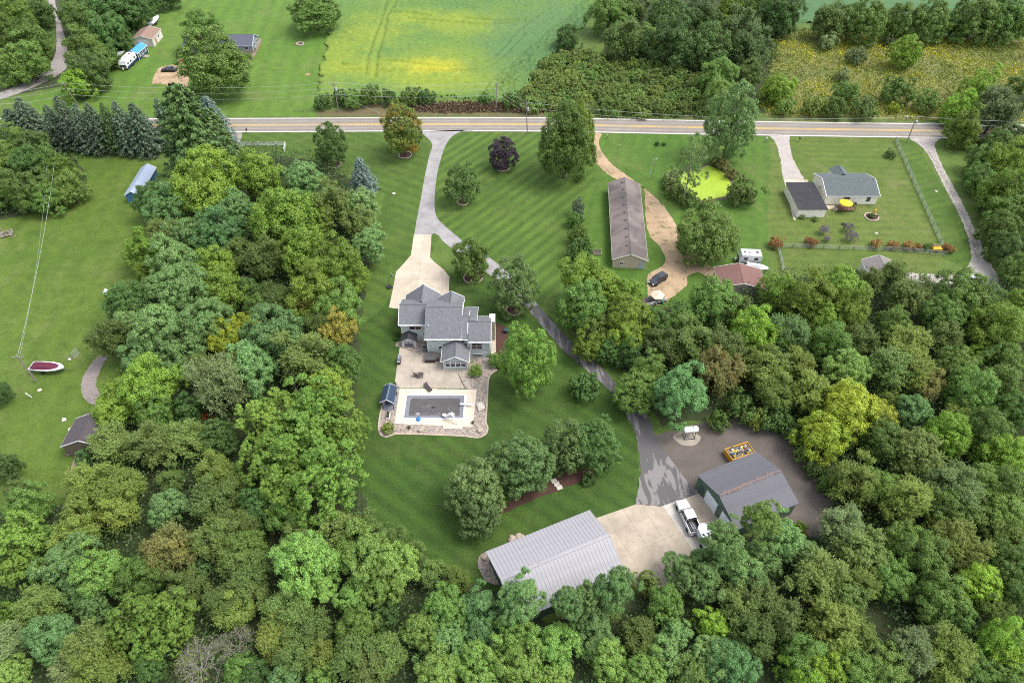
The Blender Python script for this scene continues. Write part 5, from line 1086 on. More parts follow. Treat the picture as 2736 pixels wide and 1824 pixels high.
slabs('back_walk', [Vector((wk.x-1.6,wk.y-.7,0)), Vector((wk.x+1.3,wk.y-.7,0)), Vector((wk.x+1.3,wk.y+.9,0)), Vector((wk.x-1.6,wk.y+.9,0))], 1.5, 1.6, 0, .06, [m_con1], 'small concrete walk between garage and timber deck')
def parasol(name, label, loc, r, h, m, n=8, tilt=0):
    u = thing(name, label, 'umbrella', loc)
    c = MB(); vs = [(0,0,h)]+[(r*math.cos(6.283*k/n), r*math.sin(6.283*k/n), h-.62) for k in range(n)]+[(.99*r*math.cos(6.283*k/n), .99*r*math.sin(6.283*k/n), h-.80) for k in range(n)]
    c.add(vs, [(0,1+k,1+(k+1)%n) for k in range(n)]+[(1+k,1+n+k,1+n+(k+1)%n,1+(k+1)%n) for k in range(n)]); c.build('canopy', m, u)
    MB().tube([(0,0,0),(0,0,h+.12)], .03, n=6).build('pole', m_blackm, u)
    rb = MB()
    for k in range(n): rb.tube([(0,0,h-.05),(.97*r*math.cos(6.283*k/n), .97*r*math.sin(6.283*k/n), h-.66)], .012, n=4)
    rb.build('rib', m_blackm, u); return u
ub = TP('Z',688,748,2.9); parasol('patio_umbrella', 'bright yellow umbrella over the timber deck of the ranch house', (ub.x, ub.y, .47), 1.55, 2.5, mat('yellow_cloth', (.72,.55,.02), .7, .08, 2))

# red-brown cabin, grey shed, left-hand buildings
def small_gable(name, label, cat, c, rz, L, Wd, ze, zr, wm, rm, axis='y', trim=None):
    r = thing(name, label, cat, (c[0], c[1], 0), rz); hx, hy = Wd/2, L/2
    MB().prof([(-hx+.2,0),(hx-.2,0),(hx-.2,ze-.05),(0,zr-.18),(-hx+.2,ze-.05)], -hy+.2, hy-.2).build('wall', wm, r)
    gable_y(r, -hx, hx, -hy, hy, ze, zr, rm, rm)
    f = MB()
    for s in (-1,1):
        for e in (-1,1): trim_line(f, (s*hx,e*hy,ze-.08), (0,e*hy,zr-.08), .08, .16)
        trim_line(f, (s*hx,-hy,ze-.1), (s*hx,hy,ze-.1), .08, .14)
    f.build('fascia', trim or m_trim, r); return r
m_redr = shingle('red_brown_shingles', (.19,.105,.09), .3)
a, b, d = P(1904,719,2.6), P(1978,703,3.9), P(2031,728,2.6)
cbn = small_gable('cabin', 'small cabin with red-brown roof beside the white camper at the dirt drive', 'cabin', ((a.x+d.x)/2+.2, a.y-2.9, 0), R_(-4), 6.6, (d-a).length, 2.6, 4.0, mat('cabin_wall', (.42,.36,.3), .8, .2, 2), m_redr)
pch = MB(); pch.box(-.55,.55,-2.4,2.4,.35,.45); pch.box(-.6,-.5,-2.4,2.4,1.1,1.18)
for k in range(5): pch.box(-.6,-.5,-2.4+k*1.17,-2.3+k*1.17,.35,1.15)
pch.build('porch', m_woodl, cbn, (-(d-a).length/2-.5, 0, 0))
a, b, d = P(2297,696,2.7), P(2354,679,3.9), P(2386,697,2.7)
m_greyr = shingle('grey_brown_shingles', (.20,.18,.17), .25)
gs = small_gable('grey_shed', 'grey-roofed outbuilding half hidden by trees below the wire fence', 'shed', ((a.x+d.x)/2, a.y-2.6, 0), R_(-3), 5.6, (d-a).length*.92, 2.7, 4.1, mat('white_wall', (.6,.58,.55), .7, .1, 2), m_greyr)
# blue metal roof at far left of the woods
m_bluer = mat('blue_metal_roof', (.30,.36,.46), .45, .12, .6, spec=.4); m_bluew = siding('blue_siding', (.06,.16,.28), .25)
a, b, d = P(331,522,2.4), P(377,448,2.4), P(402,441,2.4)
rzb = math.atan2(b.y-a.y, b.x-a.x)-math.pi/2
L = (b-a).length; w_ = 3.8; cx_, cy_ = (a.x+b.x)/2+math.cos(rzb)*w_/2, (a.y+b.y)/2+math.sin(rzb)*w_/2
bs = small_gable('blue_shed', 'shed with pale blue metal roof at the edge of the left woods', 'shed', (cx_, cy_, 0), rzb, L, w_, 2.4, 3.5, m_bluew, m_bluer)
# dark roofed house bottom left
m_darkr = shingle('dark_brown_shingles', (.085,.075,.078), .3)
a = TP('C',640,682,3.0); d = TP('C',637,920,3.0)
dh = small_gable('dark_roofed_house', 'dark-roofed house mostly hidden by trees at the left woods edge', 'house', (a.x+3.6, (a.y+d.y)/2, 0), 0, abs(a.y-d.y), 7.4, 3.0, 4.7, siding('brown_siding', (.2,.15,.12)), m_darkr)
MB().slab([(-3.7,abs(a.y-d.y)/2-.02,3.0),(0,abs(a.y-d.y)/2+.02,4.7),(1.5,abs(a.y-d.y)/2+2.6,3.0),(-2.0,abs(a.y-d.y)/2+1.3,3.0)], .1).build('hip_roof', m_darkr, dh)
st_ = TP('C',625,955,0); sp_ = thing('wooden_steps', 'weathered wooden steps at the corner of the dark-roofed house', 'steps', (st_.x, st_.y, 0))
for k in range(5): MB().box(-1.0,1.0,-.9+k*.32,-.62+k*.32,.1+k*.16,.16+k*.16).build('tread', m_woodl, sp_)
m = MB(); m.box(-1.05,-.97,-.95,.75,.0,.5); m.box(.97,1.05,-.95,.75,0,.5); m.build('stringer', m_woodg, sp_)
sheet('dirt_path', catmull([TP('C',*p) for p in [(625,1000),(600,1090),(570,1190),(590,1215),(700,1160),(740,1080),(690,1010),(625,1000)]], 4), .05, mat('sandy_path', (.36,.27,.19), .95, .3, 1), 'sandy path below the dark-roofed house')
# top left: blue-grey house, tan garage, navy shed
m_slate = shingle('slate_blue_shingles', (.10,.105,.135), .3); m_stonew = mat('stone_wall', (.34,.30,.26), .9, .4, 3, .5, 6); m_blgw = siding('blue_grey_siding', (.22,.25,.30), .25)
e1, e2 = TP('A',1500,318,2.7), TP('A',1755,320,2.7); 
bh = thing('blue_house', 'low house with slate-blue roof partly behind the two big trees', 'house', ((TP('A',1280,318,2.7).x+e2.x)/2, e2.y+4.0, 0)); hx = (e2.x-TP('A',1280,318,2.7).x)/2+.3
MB().xprof([(-3.7,1.2),(3.7,1.2),(3.7,2.6),(0,4.5),(-3.7,2.6)], -hx+.3, hx-.3).build('wall', m_blgw, bh); MB().box(-hx+.28,hx-.28,-3.75,3.75,0,1.2).build('stone_base', m_stonew, bh)
gable_x(bh, -hx, hx, -4.1, 4.1, 2.7, 4.7, m_slate, m_slate)
f = MB(); trim_line(f, (-hx,-4.1,2.6), (hx,-4.1,2.6), .1, .18); trim_line(f, (hx,-4.1,2.6), (hx,0,4.6), .1, .2); trim_line(f, (hx,4.1,2.6), (hx,0,4.6), .1, .2); f.build('fascia', mat('pale_blue_trim', (.5,.56,.66), .5), bh)
for k in (2.2, 6.2): window(bh, hx-k, -3.7, 1.35, 1.2, .9)
window(bh, hx-.3, -1.0, 1.3, .9, 1.1, rz=math.pi/2); window(bh, hx-.3, 1.6, 1.3, .9, 1.1, rz=math.pi/2)
bed2 = catmull([TP('A',*p) for p in [(1640,380),(1760,365),(1800,280),(1825,275),(1810,330),(1750,430),(1700,440),(1650,420),(1640,380)]], 4)
sheet('flower_bed', bed2, .034, mat('bed_soil', (.26,.19,.14), .95, .3, 1.5), 'curved planting bed in front of the blue house'); 
shrub(662,152,13,'mid','green plant in the bed at the corner of the blue house'); shrub(676,133,8,'yo','pale plant in the bed by the blue house end wall')
a, b = TP('A',945,262,2.6), TP('A',1125,205,2.6); d = TP('A',1065,275,2.6)
m_tanr = shingle('tan_brown_shingles', (.24,.16,.125), .25); m_offw = siding('offwhite_siding', (.60,.57,.5), .25)
ge1, ge2 = TP('A',1062,276,2.6), TP('A',1125,203,2.6); gl = (ge2-ge1).length; rzg = math.atan2(ge2.y-ge1.y, ge2.x-ge1.x)-math.pi/2
gc = (ge1+ge2)/2+Vector((-math.cos(rzg), -math.sin(rzg), 0))*3.5
tg_ = small_gable('tan_garage', 'off-white garage with tan-brown roof between the navy shed and the white boat', 'garage', gc, rzg, gl, 7.0, 2.6, 3.8, m_offw, m_tanr)
window(tg_, 3.3, 1.0, 1.2, .9, .8, rz=math.pi/2); MB().box(-.02,.05,-.5,.5,0,2.05).build('door', mat('amber_door', (.4,.26,.08), .6), tg_, (3.31, -1.6, .05)); MB().box(-1.5,1.5,-.05,.02,0,2.1).build('garage_door', m_trim, tg_, (0, -gl/2+.18, .05))
m_navy = siding('navy_siding', (.02,.045,.075), .25); m_brblue = mat('bright_blue_roof', (.05,.26,.52), .5, .12, .8)
ns1, ns2 = TP('A',958,375,2.3), TP('A',1022,318,2.3); nl = (ns2-ns1).length; rzn = math.atan2(ns2.y-ns1.y, ns2.x-ns1.x)-math.pi/2
nc = (ns1+ns2)/2+Vector((-math.cos(rzn), -math.sin(rzn), 0))*1.7
nsd = small_gable('navy_shed', 'navy shed with bright blue roof and white-framed doors behind the camper van', 'shed', nc, rzn, nl+.3, 3.6, 2.3, 3.2, m_navy, m_brblue)
for yy, ww, h0_, hh in ((-nl*.3,.7,.9,.8), (nl*.3,.7,.9,.8)): window(nsd, 1.62, yy, h0_, ww, hh, rz=math.pi/2, nx=2, ny=2)
for yy in (-.42,.42): window(nsd, 1.62, yy, .15, .7, 1.9, rz=math.pi/2, ny=2, gl=mat('navy_panel', (.03,.06,.10), .5))
f = MB()
for yy in (-nl/2+.05, nl/2-.05): f.box(1.58,1.68,yy-.07,yy+.07,0,2.2)
f.build('corner_board', m_trim, nsd)
MB().slab([(1.7,-.8,.28),(1.7,.8,.28),(3.2,.8,.06),(3.2,-.8,.06)], .06).build('ramp', m_woodg, nsd)
# ------------------------------------------------------------------ pool and patio things
def flat(pts): return [(p.x, p.y) for p in pts]
pool = thing('pool', 'rectangular in-ground pool under a sagging grey winter cover', 'pool', (P(1160,1087).x, P(1160,1087).y, 0)); po = pool.location
c4 = [TP('R',625,555), TP('R',1520,570), TP('R',1490,925), TP('R',580,908)]
x0, x1 = (c4[0].x+c4[3].x)/2-po.x, (c4[1].x+c4[2].x)/2-po.x; y1, y0 = (c4[0].y+c4[1].y)/2-po.y, (c4[2].y+c4[3].y)/2-po.y
N, K = 40, 22; vs = []; fs = []
for j in range(K+1):
    for i in range(N+1):
        u, v = i/N, j/K; e = min(u, 1-u)*10, min(v, 1-v)*5.5; s = min(1, min(e)/1.1); sag = s*s*(3-2*s)
        wr = .012*math.sin(i*2.1+math.sin(j*1.3)*2)*sag
        vs.append((x0+(x1-x0)*u, y0+(y1-y0)*v, .13-.07*sag+wr*.4))
for j in range(K):
    for i in range(N): a = j*(N+1)+i; fs.append((a, a+1, a+N+2, a+N+1))
MB().add(vs, fs).build('cover', mat('cover_vinyl', (.175,.18,.205), .55, .12, 1.2), pool, smooth=True)
t = NT('cover_puddle'); p = t.obj(); mp = t.n('Mapping'); mp.inputs['Scale'].default_value = (.35, 1.3, 1); t.l(p, mp.inputs[0])
n1 = t.ramp(t.noise(mp.outputs[0], 1.3, 5, .7, 1.2), .50, .62); n2 = t.ramp(t.noise(p, .55, 4, .6, 1.5), .55, .68)
ln = t.n('VectorMath', operation='LENGTH'); t.l(p, ln.inputs[0]); cen = t.math('SUBTRACT', 1.15, t.math('MULTIPLY', ln.outputs['Value'], .33))
cc_ = t.mix(t.math('MULTIPLY', n1, .35), (.072,.066,.065), (.125,.117,.114)); cc_ = t.mix(t.math('MULTIPLY', t.math('MAXIMUM', 0.0, t.math('MULTIPLY', n2, cen)), .8), cc_, (.30,.29,.285))
m_pud = t.fin(cc_, .6, .3)
def rrect(xa, xb, ya, yb, r, k=6):
    out = []
    for cx, cy, a0 in ((xb-r,yb-r,0),(xa+r,yb-r,90),(xa+r,ya+r,180),(xb-r,ya+r,270)):
        for i in range(k+1): a = R_(a0+90*i/k); out.append((cx+r*math.cos(a), cy+r*math.sin(a)))
    return out
MB().prism(rrect(x0+.75, x1-.7, y0+.12, y1-.45, .7), .045, .085).build('puddle', m_pud, pool)
cp = MB(); cp.box(x0-.42, x0, y0-.25, y1, .03, .15); cp.box(x1, x1+.42, y0-.25, y1+.02, .03, .17); cp.box(x0, x1, y0-.25, y0, .03, .15); cp.box(x0-.42, x1+.42, y1, y1+.12, .03, .145)
cp.build('coping', mat('coping_white', (.74,.74,.76), .5, .06, 2), pool)
q = TP('R',1030,752); pm = thing('cover_pump', 'small dark pump in the middle of the pool cover', 'pump', (q.x, q.y, .085)); MB().lathe([(.16,0),(.16,.1),(.1,.14),(.08,.3),(.03,.32)], n=12).build('body', m_blackm, pm); MB().tube([(.08,0,.2),(.3,.05,.25),(.5,.1,.04)], .03, n=5).build('hose', m_rubber, pm)
m_wplast = mat('white_plastic', (.76,.76,.75), .4, .06, 2)
q = TP('R',1545,722); db = thing('diving_board', 'white diving board at the right end of the pool', 'diving board', (q.x, q.y, .08), R_(-2))
MB().box(-1.15,1.1,-.19,.19,.42,.48).build('board', m_wplast, db, bevel=.02); MB().box(.35,.95,-.22,.22,0,.42).build('stand', m_wplast, db)
m = MB(); m.tube([(.2,-.26,.0),(.2,-.26,.75),(.7,-.26,.75),(.7,-.26,0)], .02, n=5); m.tube([(.2,.26,.0),(.2,.26,.75),(.7,.26,.75),(.7,.26,0)], .02, n=5); m.build('handrail', m_steel, db)
q = TP('R',1290,950); sl = thing('pool_slide', 'white curved slide with ladder at the lower edge of the pool', 'pool slide', (q.x, q.y, .075))
path = catmull([(.75,-.25,1.75),(.35,.1,1.65),(-.1,.25,1.3),(-.55,.35,.85),(-.95,.7,.5),(-1.2,1.2,.38)], 6); m = MB(); n = len(path); vs = []
for i, p_ in enumerate(path):
    d_ = (path[min(i+1,n-1)]-path[max(i-1,0)]).normalized(); s_ = Vector((-d_.y, d_.x, 0)).normalized()
    vs += [p_+s_*.32+Vector((0,0,.22)), p_+s_*.24, p_-s_*.24, p_-s_*.32+Vector((0,0,.22)), p_-s_*.24-Vector((0,0,.05)), p_+s_*.24-Vector((0,0,.05))]
fs = [(i*6+k, i*6+(k+1)%6, (i+1)*6+(k+1)%6, (i+1)*6+k) for i in range(n-1) for k in range(6)]+[(5,4,3,2,1,0), tuple((n-1)*6+k for k in range(6))]
m.add(vs, fs); m.build('chute', m_wplast, sl, smooth=True)
m = MB()
for s_ in (-.22,.22): m.tube([(1.25,-.85+s_*.5,0),(.8,-.3+s_,1.75),(.75,-.25+s_,2.3),(.45,0+s_,2.25)], .025, n=5)
m.build('handrail', m_steel, sl)
for k in range(5): MB().cbox((1.18-k*.09,-.77+k*.11,.3+k*.3), (.42,.14,.04), R_(45)).build('rung', m_wplast, sl)
m = MB(); m.tube([(-.25,.25,1.15),(-.25,.3,0)], .05, n=6); m.tube([(.4,.0,1.6),(.4,.1,0)], .05, n=6); m.build('leg', m_wplast, sl)
q = TP('R',803,935); bp = thing('pool_basketball_hoop', 'poolside basketball hoop with blue base and white backboard', 'basketball hoop', (q.x, q.y, .075))
m_pblue = mat('blue_plastic', (.02,.20,.55), .4, .1, 2); MB().lathe([(.42,0),(.42,.08),(.34,.28),(.1,.36)], n=16).build('base', m_pblue, bp); MB().tube([(0,0,.3),(0,.1,1.1)], .05, n=6).build('post', m_pblue, bp)
bb = MB().prof([(.42*math.cos(6.283*k/18), 1.35+.3*math.sin(6.283*k/18)) for k in range(18)], .1, .15).build('backboard', m_wplast, bp)
r_ = MB(); r_.tube([(.2*math.cos(6.283*k/14), .38+.2*math.sin(6.283*k/14), 1.18) for k in range(15)], .02, n=4); r_.build('rim', mat('red_plastic', (.55,.05,.05), .5), bp)
def handrail(x, y, lab, rz=0):
    q = TP('R',x,y); h = thing('pool_handrail', lab, 'handrail', (q.x, q.y, .075), rz, 'steel handrails by the pool')
    for s_ in (-.28,.28): MB().tube([(s_,.35,0),(s_,.3,.75),(s_,0,.85),(s_,-.3,.7),(s_,-.4,.1)], .022, n=5).build('rail', m_steel, h)
handrail(1285,545,'pair of steel grab rails at the upper right pool edge'); handrail(650,520,'steel grab rail at the upper left pool corner', R_(30))
# roofed swing left of the pool
q = TP('R',345,740); gz = thing('roofed_swing', 'small blue-roofed shelter with a swing left of the pool deck', 'garden shelter', (q.x, q.y+.2, 0), R_(-3))
m_blsh = shingle('dark_blue_shingles', (.035,.055,.085), .3); gable_y(gz, -1.25, 1.25, -.9, 2.9, 2.15, 2.95, m_blsh, mat('blue_ridge', (.10,.17,.22), .7), t=.08)
f = MB()
for e in (-.92, 2.92): trim_line(f, (-1.25,e,2.08), (0,e,2.9), .06, .14); trim_line(f, (1.25,e,2.08), (0,e,2.9), .06, .14)
f.build('fascia', m_trim, gz)
for x_ in (-.95,.95):
    for y_ in (-.6,2.6): MB().box(x_-.06,x_+.06,y_-.06,y_+.06,0,2.15).build('post', mat('dark_post', (.06,.06,.065), .7), gz)
m_nav = mat('navy_canvas', (.035,.07,.13), .8, .2, 3); MB().box(-.7,.7,.0,.55,.45,.55).build('swing_seat', m_nav, gz); MB().box(-.7,.7,.5,.6,.5,1.05).build('swing_back', m_nav, gz)
m = MB()
for x_ in (-.68,.68): m.tube([(x_,.25,.5),(x_,.35,2.2)], .015, n=4)
m.build('chain', m_galv, gz); MB().box(-1.2,1.2,-.9,2.8,0,.06).build('floor', mat('slate_floor', (.2,.21,.24), .8, .2, 2), gz)
# patio furniture
q = TP('R',838,270); m_rat = mat('brown_rattan', (.075,.058,.055), .7, .3, 6, .4, 30)
tbl = thing('patio_table', 'square brown patio table on the patio', 'table', (q.x, q.y, .065), R_(-2)); MB().box(-.5,.5,-.5,.5,.68,.73).build('tabletop', m_rat, tbl)
for a in (-.43,.43):
    for b in (-.43,.43): MB().box(a-.04,a+.04,b-.04,b+.04,0,.68).build('leg', m_rat, tbl)
q = TP('R',765,262); chr_ = thing('patio_chair', 'dark patio chair left of the square table', 'chair', (q.x, q.y, .065), R_(95)); MB().box(-.28,.28,-.28,.28,.38,.46).build('seat', m_rat, chr_); MB().xprof([(.22,.4),(.3,.4),(.42,1.0),(.36,1.0)], -.28, .28).build('backrest', m_rat, chr_)
for a in (-.24,.24):
    for b in (-.24,.24): MB().box(a-.03,a+.03,b-.03,b+.03,0,.4).build('leg', m_blackm, chr_)
    MB().box(a*1.12-.03,a*1.12+.03,-.24,.28,.62,.67).build('armrest', m_rat, chr_)
q = TP('R',950,455); lo_ = thing('sun_lounger', 'dark sun lounger lying askew above the pool', 'sun lounger', (q.x, q.y, .065), R_(38)); m_sl = mat('dark_sling', (.05,.042,.045), .7, .2, 4)
MB().box(-.33,.33,-1.0,.35,.30,.36).build('seat', m_sl, lo_); MB().xprof([(.33,.3),(.33,.36),(.92,.78),(.95,.73)], -.33, .33).build('backrest', m_sl, lo_)
m = MB(); 
for x_ in (-.36,.36): m.tube([(x_,-1.05,.33),(x_,.35,.33),(x_,.95,.78)], .025, n=5)
m.build('frame', m_blackm, lo_)
for a in (-.33,.33):
    for b in (-.85,.3): MB().box(a-.03,a+.03,b-.03,b+.03,0,.32).build('leg', m_blackm, lo_)
a_, b_ = TP('R',1420,230), TP('R',1530,450); sk = thing('umbrella_frame', 'folded umbrella frame lying across the right of the patio', 'umbrella frame', (a_.x, a_.y, .07)); d_ = b_-a_; m_dkw = mat('dark_wood', (.10,.075,.055), .7)
MB().tube([(0,0,.05),(d_.x,d_.y,.08)], .05, n=6).build('pole', m_dkw, sk)
for t_, w_ in ((.55,.55),(.97,.45)):
    c_ = d_*t_; s_ = Vector((-d_.y,d_.x,0)).normalized(); MB().tube([c_+s_*w_+Vector((.12,0,.05)), c_+Vector((0,0,.12)), c_-s_*w_+Vector((.2,.2,.05))], .03, n=5).build('arm', m_dkw, sk)
q = TP('Q',870,1440); ht = thing('hot_tub', 'square hot tub with a dark folded cover against the house', 'hot tub', (q.x, q.y+.75, .065), R_(2)); MB().box(-.98,.98,-.9,.9,0,.8).build('cabinet', mat('tub_cabinet', (.045,.035,.035), .6, .2, 6), ht)
m_cov = mat('tub_cover', (.085,.08,.08), .55, .15, 2); MB().box(-1.05,-.01,-.98,.98,.8,.93).build('cover_half', m_cov, ht, bevel=.03); MB().box(.01,1.05,-.98,.98,.8,.93).build('cover_half', m_cov, ht, bevel=.03)
MB().box(1.15,1.6,-.6,.1,0,.28).build('step', m_rat, ht); MB().tube([(-.95,-.99,.62),(.9,-.99,.62)], .015, n=4).build('cover_strap', m_blackm, ht)
q = TP('Q',392,1440); gl_ = thing('grill', 'stainless barbecue grill on the left edge of the patio', 'grill', (q.x, q.y+.1, .065), R_(-90)); MB().box(-.75,.75,-.3,.3,.15,.85).build('cabinet', m_blackm, gl_)
MB().xprof([(-.3,.85),(.3,.85),(.3,1.1),(.12,1.28),(-.15,1.25),(-.3,1.0)], -.42, .42).build('lid', m_steel, gl_); MB().box(-1.0,-.45,-.28,.28,.86,.9).build('side_shelf', m_steel, gl_); MB().box(.45,1.0,-.28,.28,.86,.9).build('side_shelf', m_steel, gl_); MB().tube([(-.35,-.36,1.0),(.35,-.36,1.0)], .02, n=5).build('handle', m_steel, gl_)
for a in (-.65,.65): MB().tube([(a,-.2,.08),(a,.2,.08)], .08, n=8).build('wheel', m_rubber, gl_)
a_ = TP('Q',545,1205); ps = thing('resin_shed', 'little grey garden shed with dark roof and double doors beside the house', 'shed', (a_.x, a_.y+1.0, 0)); m_gsh = mat('shed_grey', (.55,.55,.55), .6, .12, 3)
MB().prof([(-1.35,0),(1.35,0),(1.35,1.75),(0,2.5),(-1.35,1.75)], -.95, .95).build('wall', m_gsh, ps); gable_y(ps, -1.55, 1.55, -1.1, 1.1, 1.72, 2.62, mat('shed_roof', (.035,.036,.04), .7, .2, 4), t=.07)
for s_ in (-1,1):
    o = MB().box(-.42,.42,-.05,0,.08,1.5).build('door', mat('door_purple_grey', (.14,.125,.15), .6), ps, (s_*.44, -.96, 0)); MB().box(-s_*.4-.0,-s_*.34,-.1,-.05,.75,.95).build('handle', m_blackm, o); MB().box(-.34,.34,-.07,-.05,1.2,1.42).build('pane', m_gsh, o)
for x_ in (-.1,.15): MB().box(-.06,.06,-.06,.06,0,.08).build('roof_vent', m_trim, ps, (x_,-.3,2.42))
ac = TP('Q',785,1265); au = thing('air_conditioner', 'dark air conditioning unit beside the hot tub against the wall', 'air conditioner', (ac.x, ac.y+.2, .05)); MB().box(-.4,.4,-.4,.4,0,.85).build('case', mat('ac_grey', (.16,.16,.17), .6, .2, 9), au); MB().lathe([(.34,.0),(.34,.03),(.05,.04)], (0,0,.85), 14).build('fan_grille', m_blackm, au)
q = TP('Q',2050,975); wb = thing('garden_pot', 'dark teal pot on the walk right of the house', 'pot', (q.x, q.y, .05)); MB().lathe([(.3,0),(.45,.4),(.5,.8),(.42,.82)], n=14).build('pot', mat('teal_pot', (.03,.08,.08), .5), wb)
# pots and boulders round the pool
def pot(x, y, lab, r, h, m, soil=True):
    q = TP('R',x,y); o = thing('planter', lab, 'planter', (q.x, q.y, .05), 0, 'planters by the pool'); MB().lathe([(r*.7,0),(r,h),(r*.85,h),(r*.8,h-.05)], n=12).build('pot', m, o)
    MB().lathe([(r*.8,h-.04),(r*.7,h+.12),(.02,h+.2)], n=10).build('plant', mat('dry_plant', (.10,.10,.04), .9, .5, 9), o)
m_brn = mat('brown_pot', (.09,.055,.035), .6, .2, 4)
pot(440,395,'round brown planter at the upper left of the pool deck',.3,.5,m_brn); pot(1645,995,'brown planter at the lower right corner of the pool deck',.26,.45,m_brn); pot(660,1065,'dark planter in the stones below the pool',.28,.4,m_blackm)
q = TP('R',335,880); bx = thing('planter_box', 'long planter box with a dark plant left of the pool', 'planter', (q.x, q.y, .05)); MB().box(-.32,.32,-.75,.75,0,.4).build('box', m_trim, bx); MB().box(-.24,.24,-.66,.66,.4,.55).build('plant', mat('dark_plant', (.05,.05,.025), .9, .5, 8), bx)
def rock(px, py, s, lab, seed, m, flatn=.6, group='boulders', cat='boulder'):
    r = random.Random(seed); bm = bmesh.new(); bmesh.ops.create_icosphere(bm, subdivisions=2, radius=1)
    for v in bm.verts: v.co *= 1+r.uniform(-.22,.22); v.co.z *= flatn; v.co.x *= 1.0+.25*(seed%2)
    me = bpy.data.meshes.new('boulder'); bm.to_mesh(me); bm.free(); me.materials.append(m); o = bpy.data.objects.new('boulder', me); C.objects.link(o); q = P(px, py); o.location = (q.x, q.y, s*flatn*.6); o.scale = (s,s,s); o.rotation_euler = (0,0,r.uniform(0,6)); return tag(o, lab, cat, group)
m_rock = mat('pale_rock', (.45,.37,.29), .9, .35, 4, .5, 12, obj=True); m_rock2 = mat('white_rock', (.58,.54,.45), .85, .3, 3, .5, 8, obj=True)
rock(*T('R',845,1090), .48, 'tan boulder in the stones below the pool', 3, m_rock); rock(*T('R',1762,1110), .55, 'grey boulder in the lower right corner of the stone bed', 4, m_rock); rock(*T('R',1765,735), .85, 'large flat white rock right of the pool', 7, m_rock2, .45)
for i, (x, y, s) in enumerate([(1768,360,.22),(550,1080,.25),(1190,640,.0),(1800,520,.2)]):
    if s: rock(*T('R',x,y), s, ['small pale rock right of the patio','small grey-blue rock at the lower left of the pool','','small rock in the right side stones'][i], 20+i, m_rock)

for i, (x, y, s) in enumerate([(300,800,.6),(340,785,.5),(365,782,.35),(125,915,.45),(180,985,.3)]): rock(*T('V',x,y), s, ['left boulder behind the lilac metal barn','middle boulder behind the lilac metal barn','right small boulder behind the lilac metal barn','boulder at the left end of the lilac metal barn','small rock at the left end of the lilac barn'][i], 40+i, m_rock)
for i, (x, y) in enumerate([(565,433),(582,453),(600,476)]):
    q = TP('V',x,y); o = MB().cbox((0,0,.04), (.95,.75,.08), 0).build('stepping_stone', m_rock2, None, (q.x,q.y,.03), R_(20)); tag(o, ['upper pale stepping stone','middle pale stepping stone','lower pale stepping stone'][i]+' in the mulch of the grove', 'stepping stone', 'stepping stones')
q = TP('Q',250,275); hp = thing('basketball_hoop', 'portable basketball hoop on the left edge of the concrete driveway', 'basketball hoop', (q.x, q.y, .02), R_(-60))
MB().box(-.5,.5,-.75,.35,0,.25).build('base', m_blackm, hp); MB().tube([(0,-.2,.2),(0,-.1,2.2),(0,.7,2.9)], .06, n=6).build('post', m_blackm, hp); MB().box(-.7,.7,.75,.8,2.5,3.3).build('backboard', mat('clear_board', (.45,.47,.5), .3), hp)
m = MB(); m.tube([(.23*math.cos(6.283*k/12), 1.05+.23*math.sin(6.283*k/12), 2.62) for k in range(13)], .02, n=4); m.build('rim', mat('orange_rim', (.5,.15,.03), .5), hp)

# ------------------------------------------------------------------ vehicles
def paint(name, col, rough=.25): return mat(name, col, rough, .06, .8, spec=.6)
m_tyre = mat('tyre', (.02,.02,.021), .85, .2, 8); m_rimm = mat('alloy_rim', (.42,.43,.44), .35, .1, 5, metal=.7); m_lamp = mat('clear_lamp', (.65,.66,.66), .15, .05, 3, spec=.7); m_tail = mat('tail_lamp', (.35,.02,.02), .3, .1, 3)
def wheel(parent, x, y, r, w=.22):
    o = thing('wheel', None, None, (x, y, r)); o.parent = parent
    t_ = MB(); t_.lathe([(r*.62,-w/2),(r*.95,-w/2),(r,-w*.35),(r,w*.35),(r*.95,w/2),(r*.62,w/2)], n=18); t_ = t_.build('tyre', m_tyre, o); t_.rotation_euler = (math.pi/2,0,0)
    k = MB(); k.lathe([(r*.6,-w*.42),(r*.63,w*.44),(r*.2,w*.36),(r*.05,w*.44)], n=12); k = k.build('rim', m_rimm, o); k.rotation_euler = (math.pi/2,0,0) if y < 0 else (-math.pi/2,0,0)
def loft(sections, close=True):
    """sections of equal point count along x"""
    m = MB(); n = len(sections[0]); vs = [p for s_ in sections for p in s_]
    fs = [(i*n+k, i*n+(k+1)%n, (i+1)*n+(k+1)%n, (i+1)*n+k) for i in range(len(sections)-1) for k in range(n)]
    m.add(vs, fs+[tuple(range(n))[::-1], tuple((len(sections)-1)*n+k for k in range(n))]); return m
def sec(x, hw, zb, zt, r=.12):
    return [(x,-hw*.92,zb),(x,hw*.92,zb),(x,hw,zb+r),(x,hw,zt-r*1.6),(x,hw*.9,zt-r*.3),(x,hw*.55,zt),(x,-hw*.55,zt),(x,-hw*.9,zt-r*.3),(x,-hw,zt-r*1.6),(x,-hw,zb+r)]
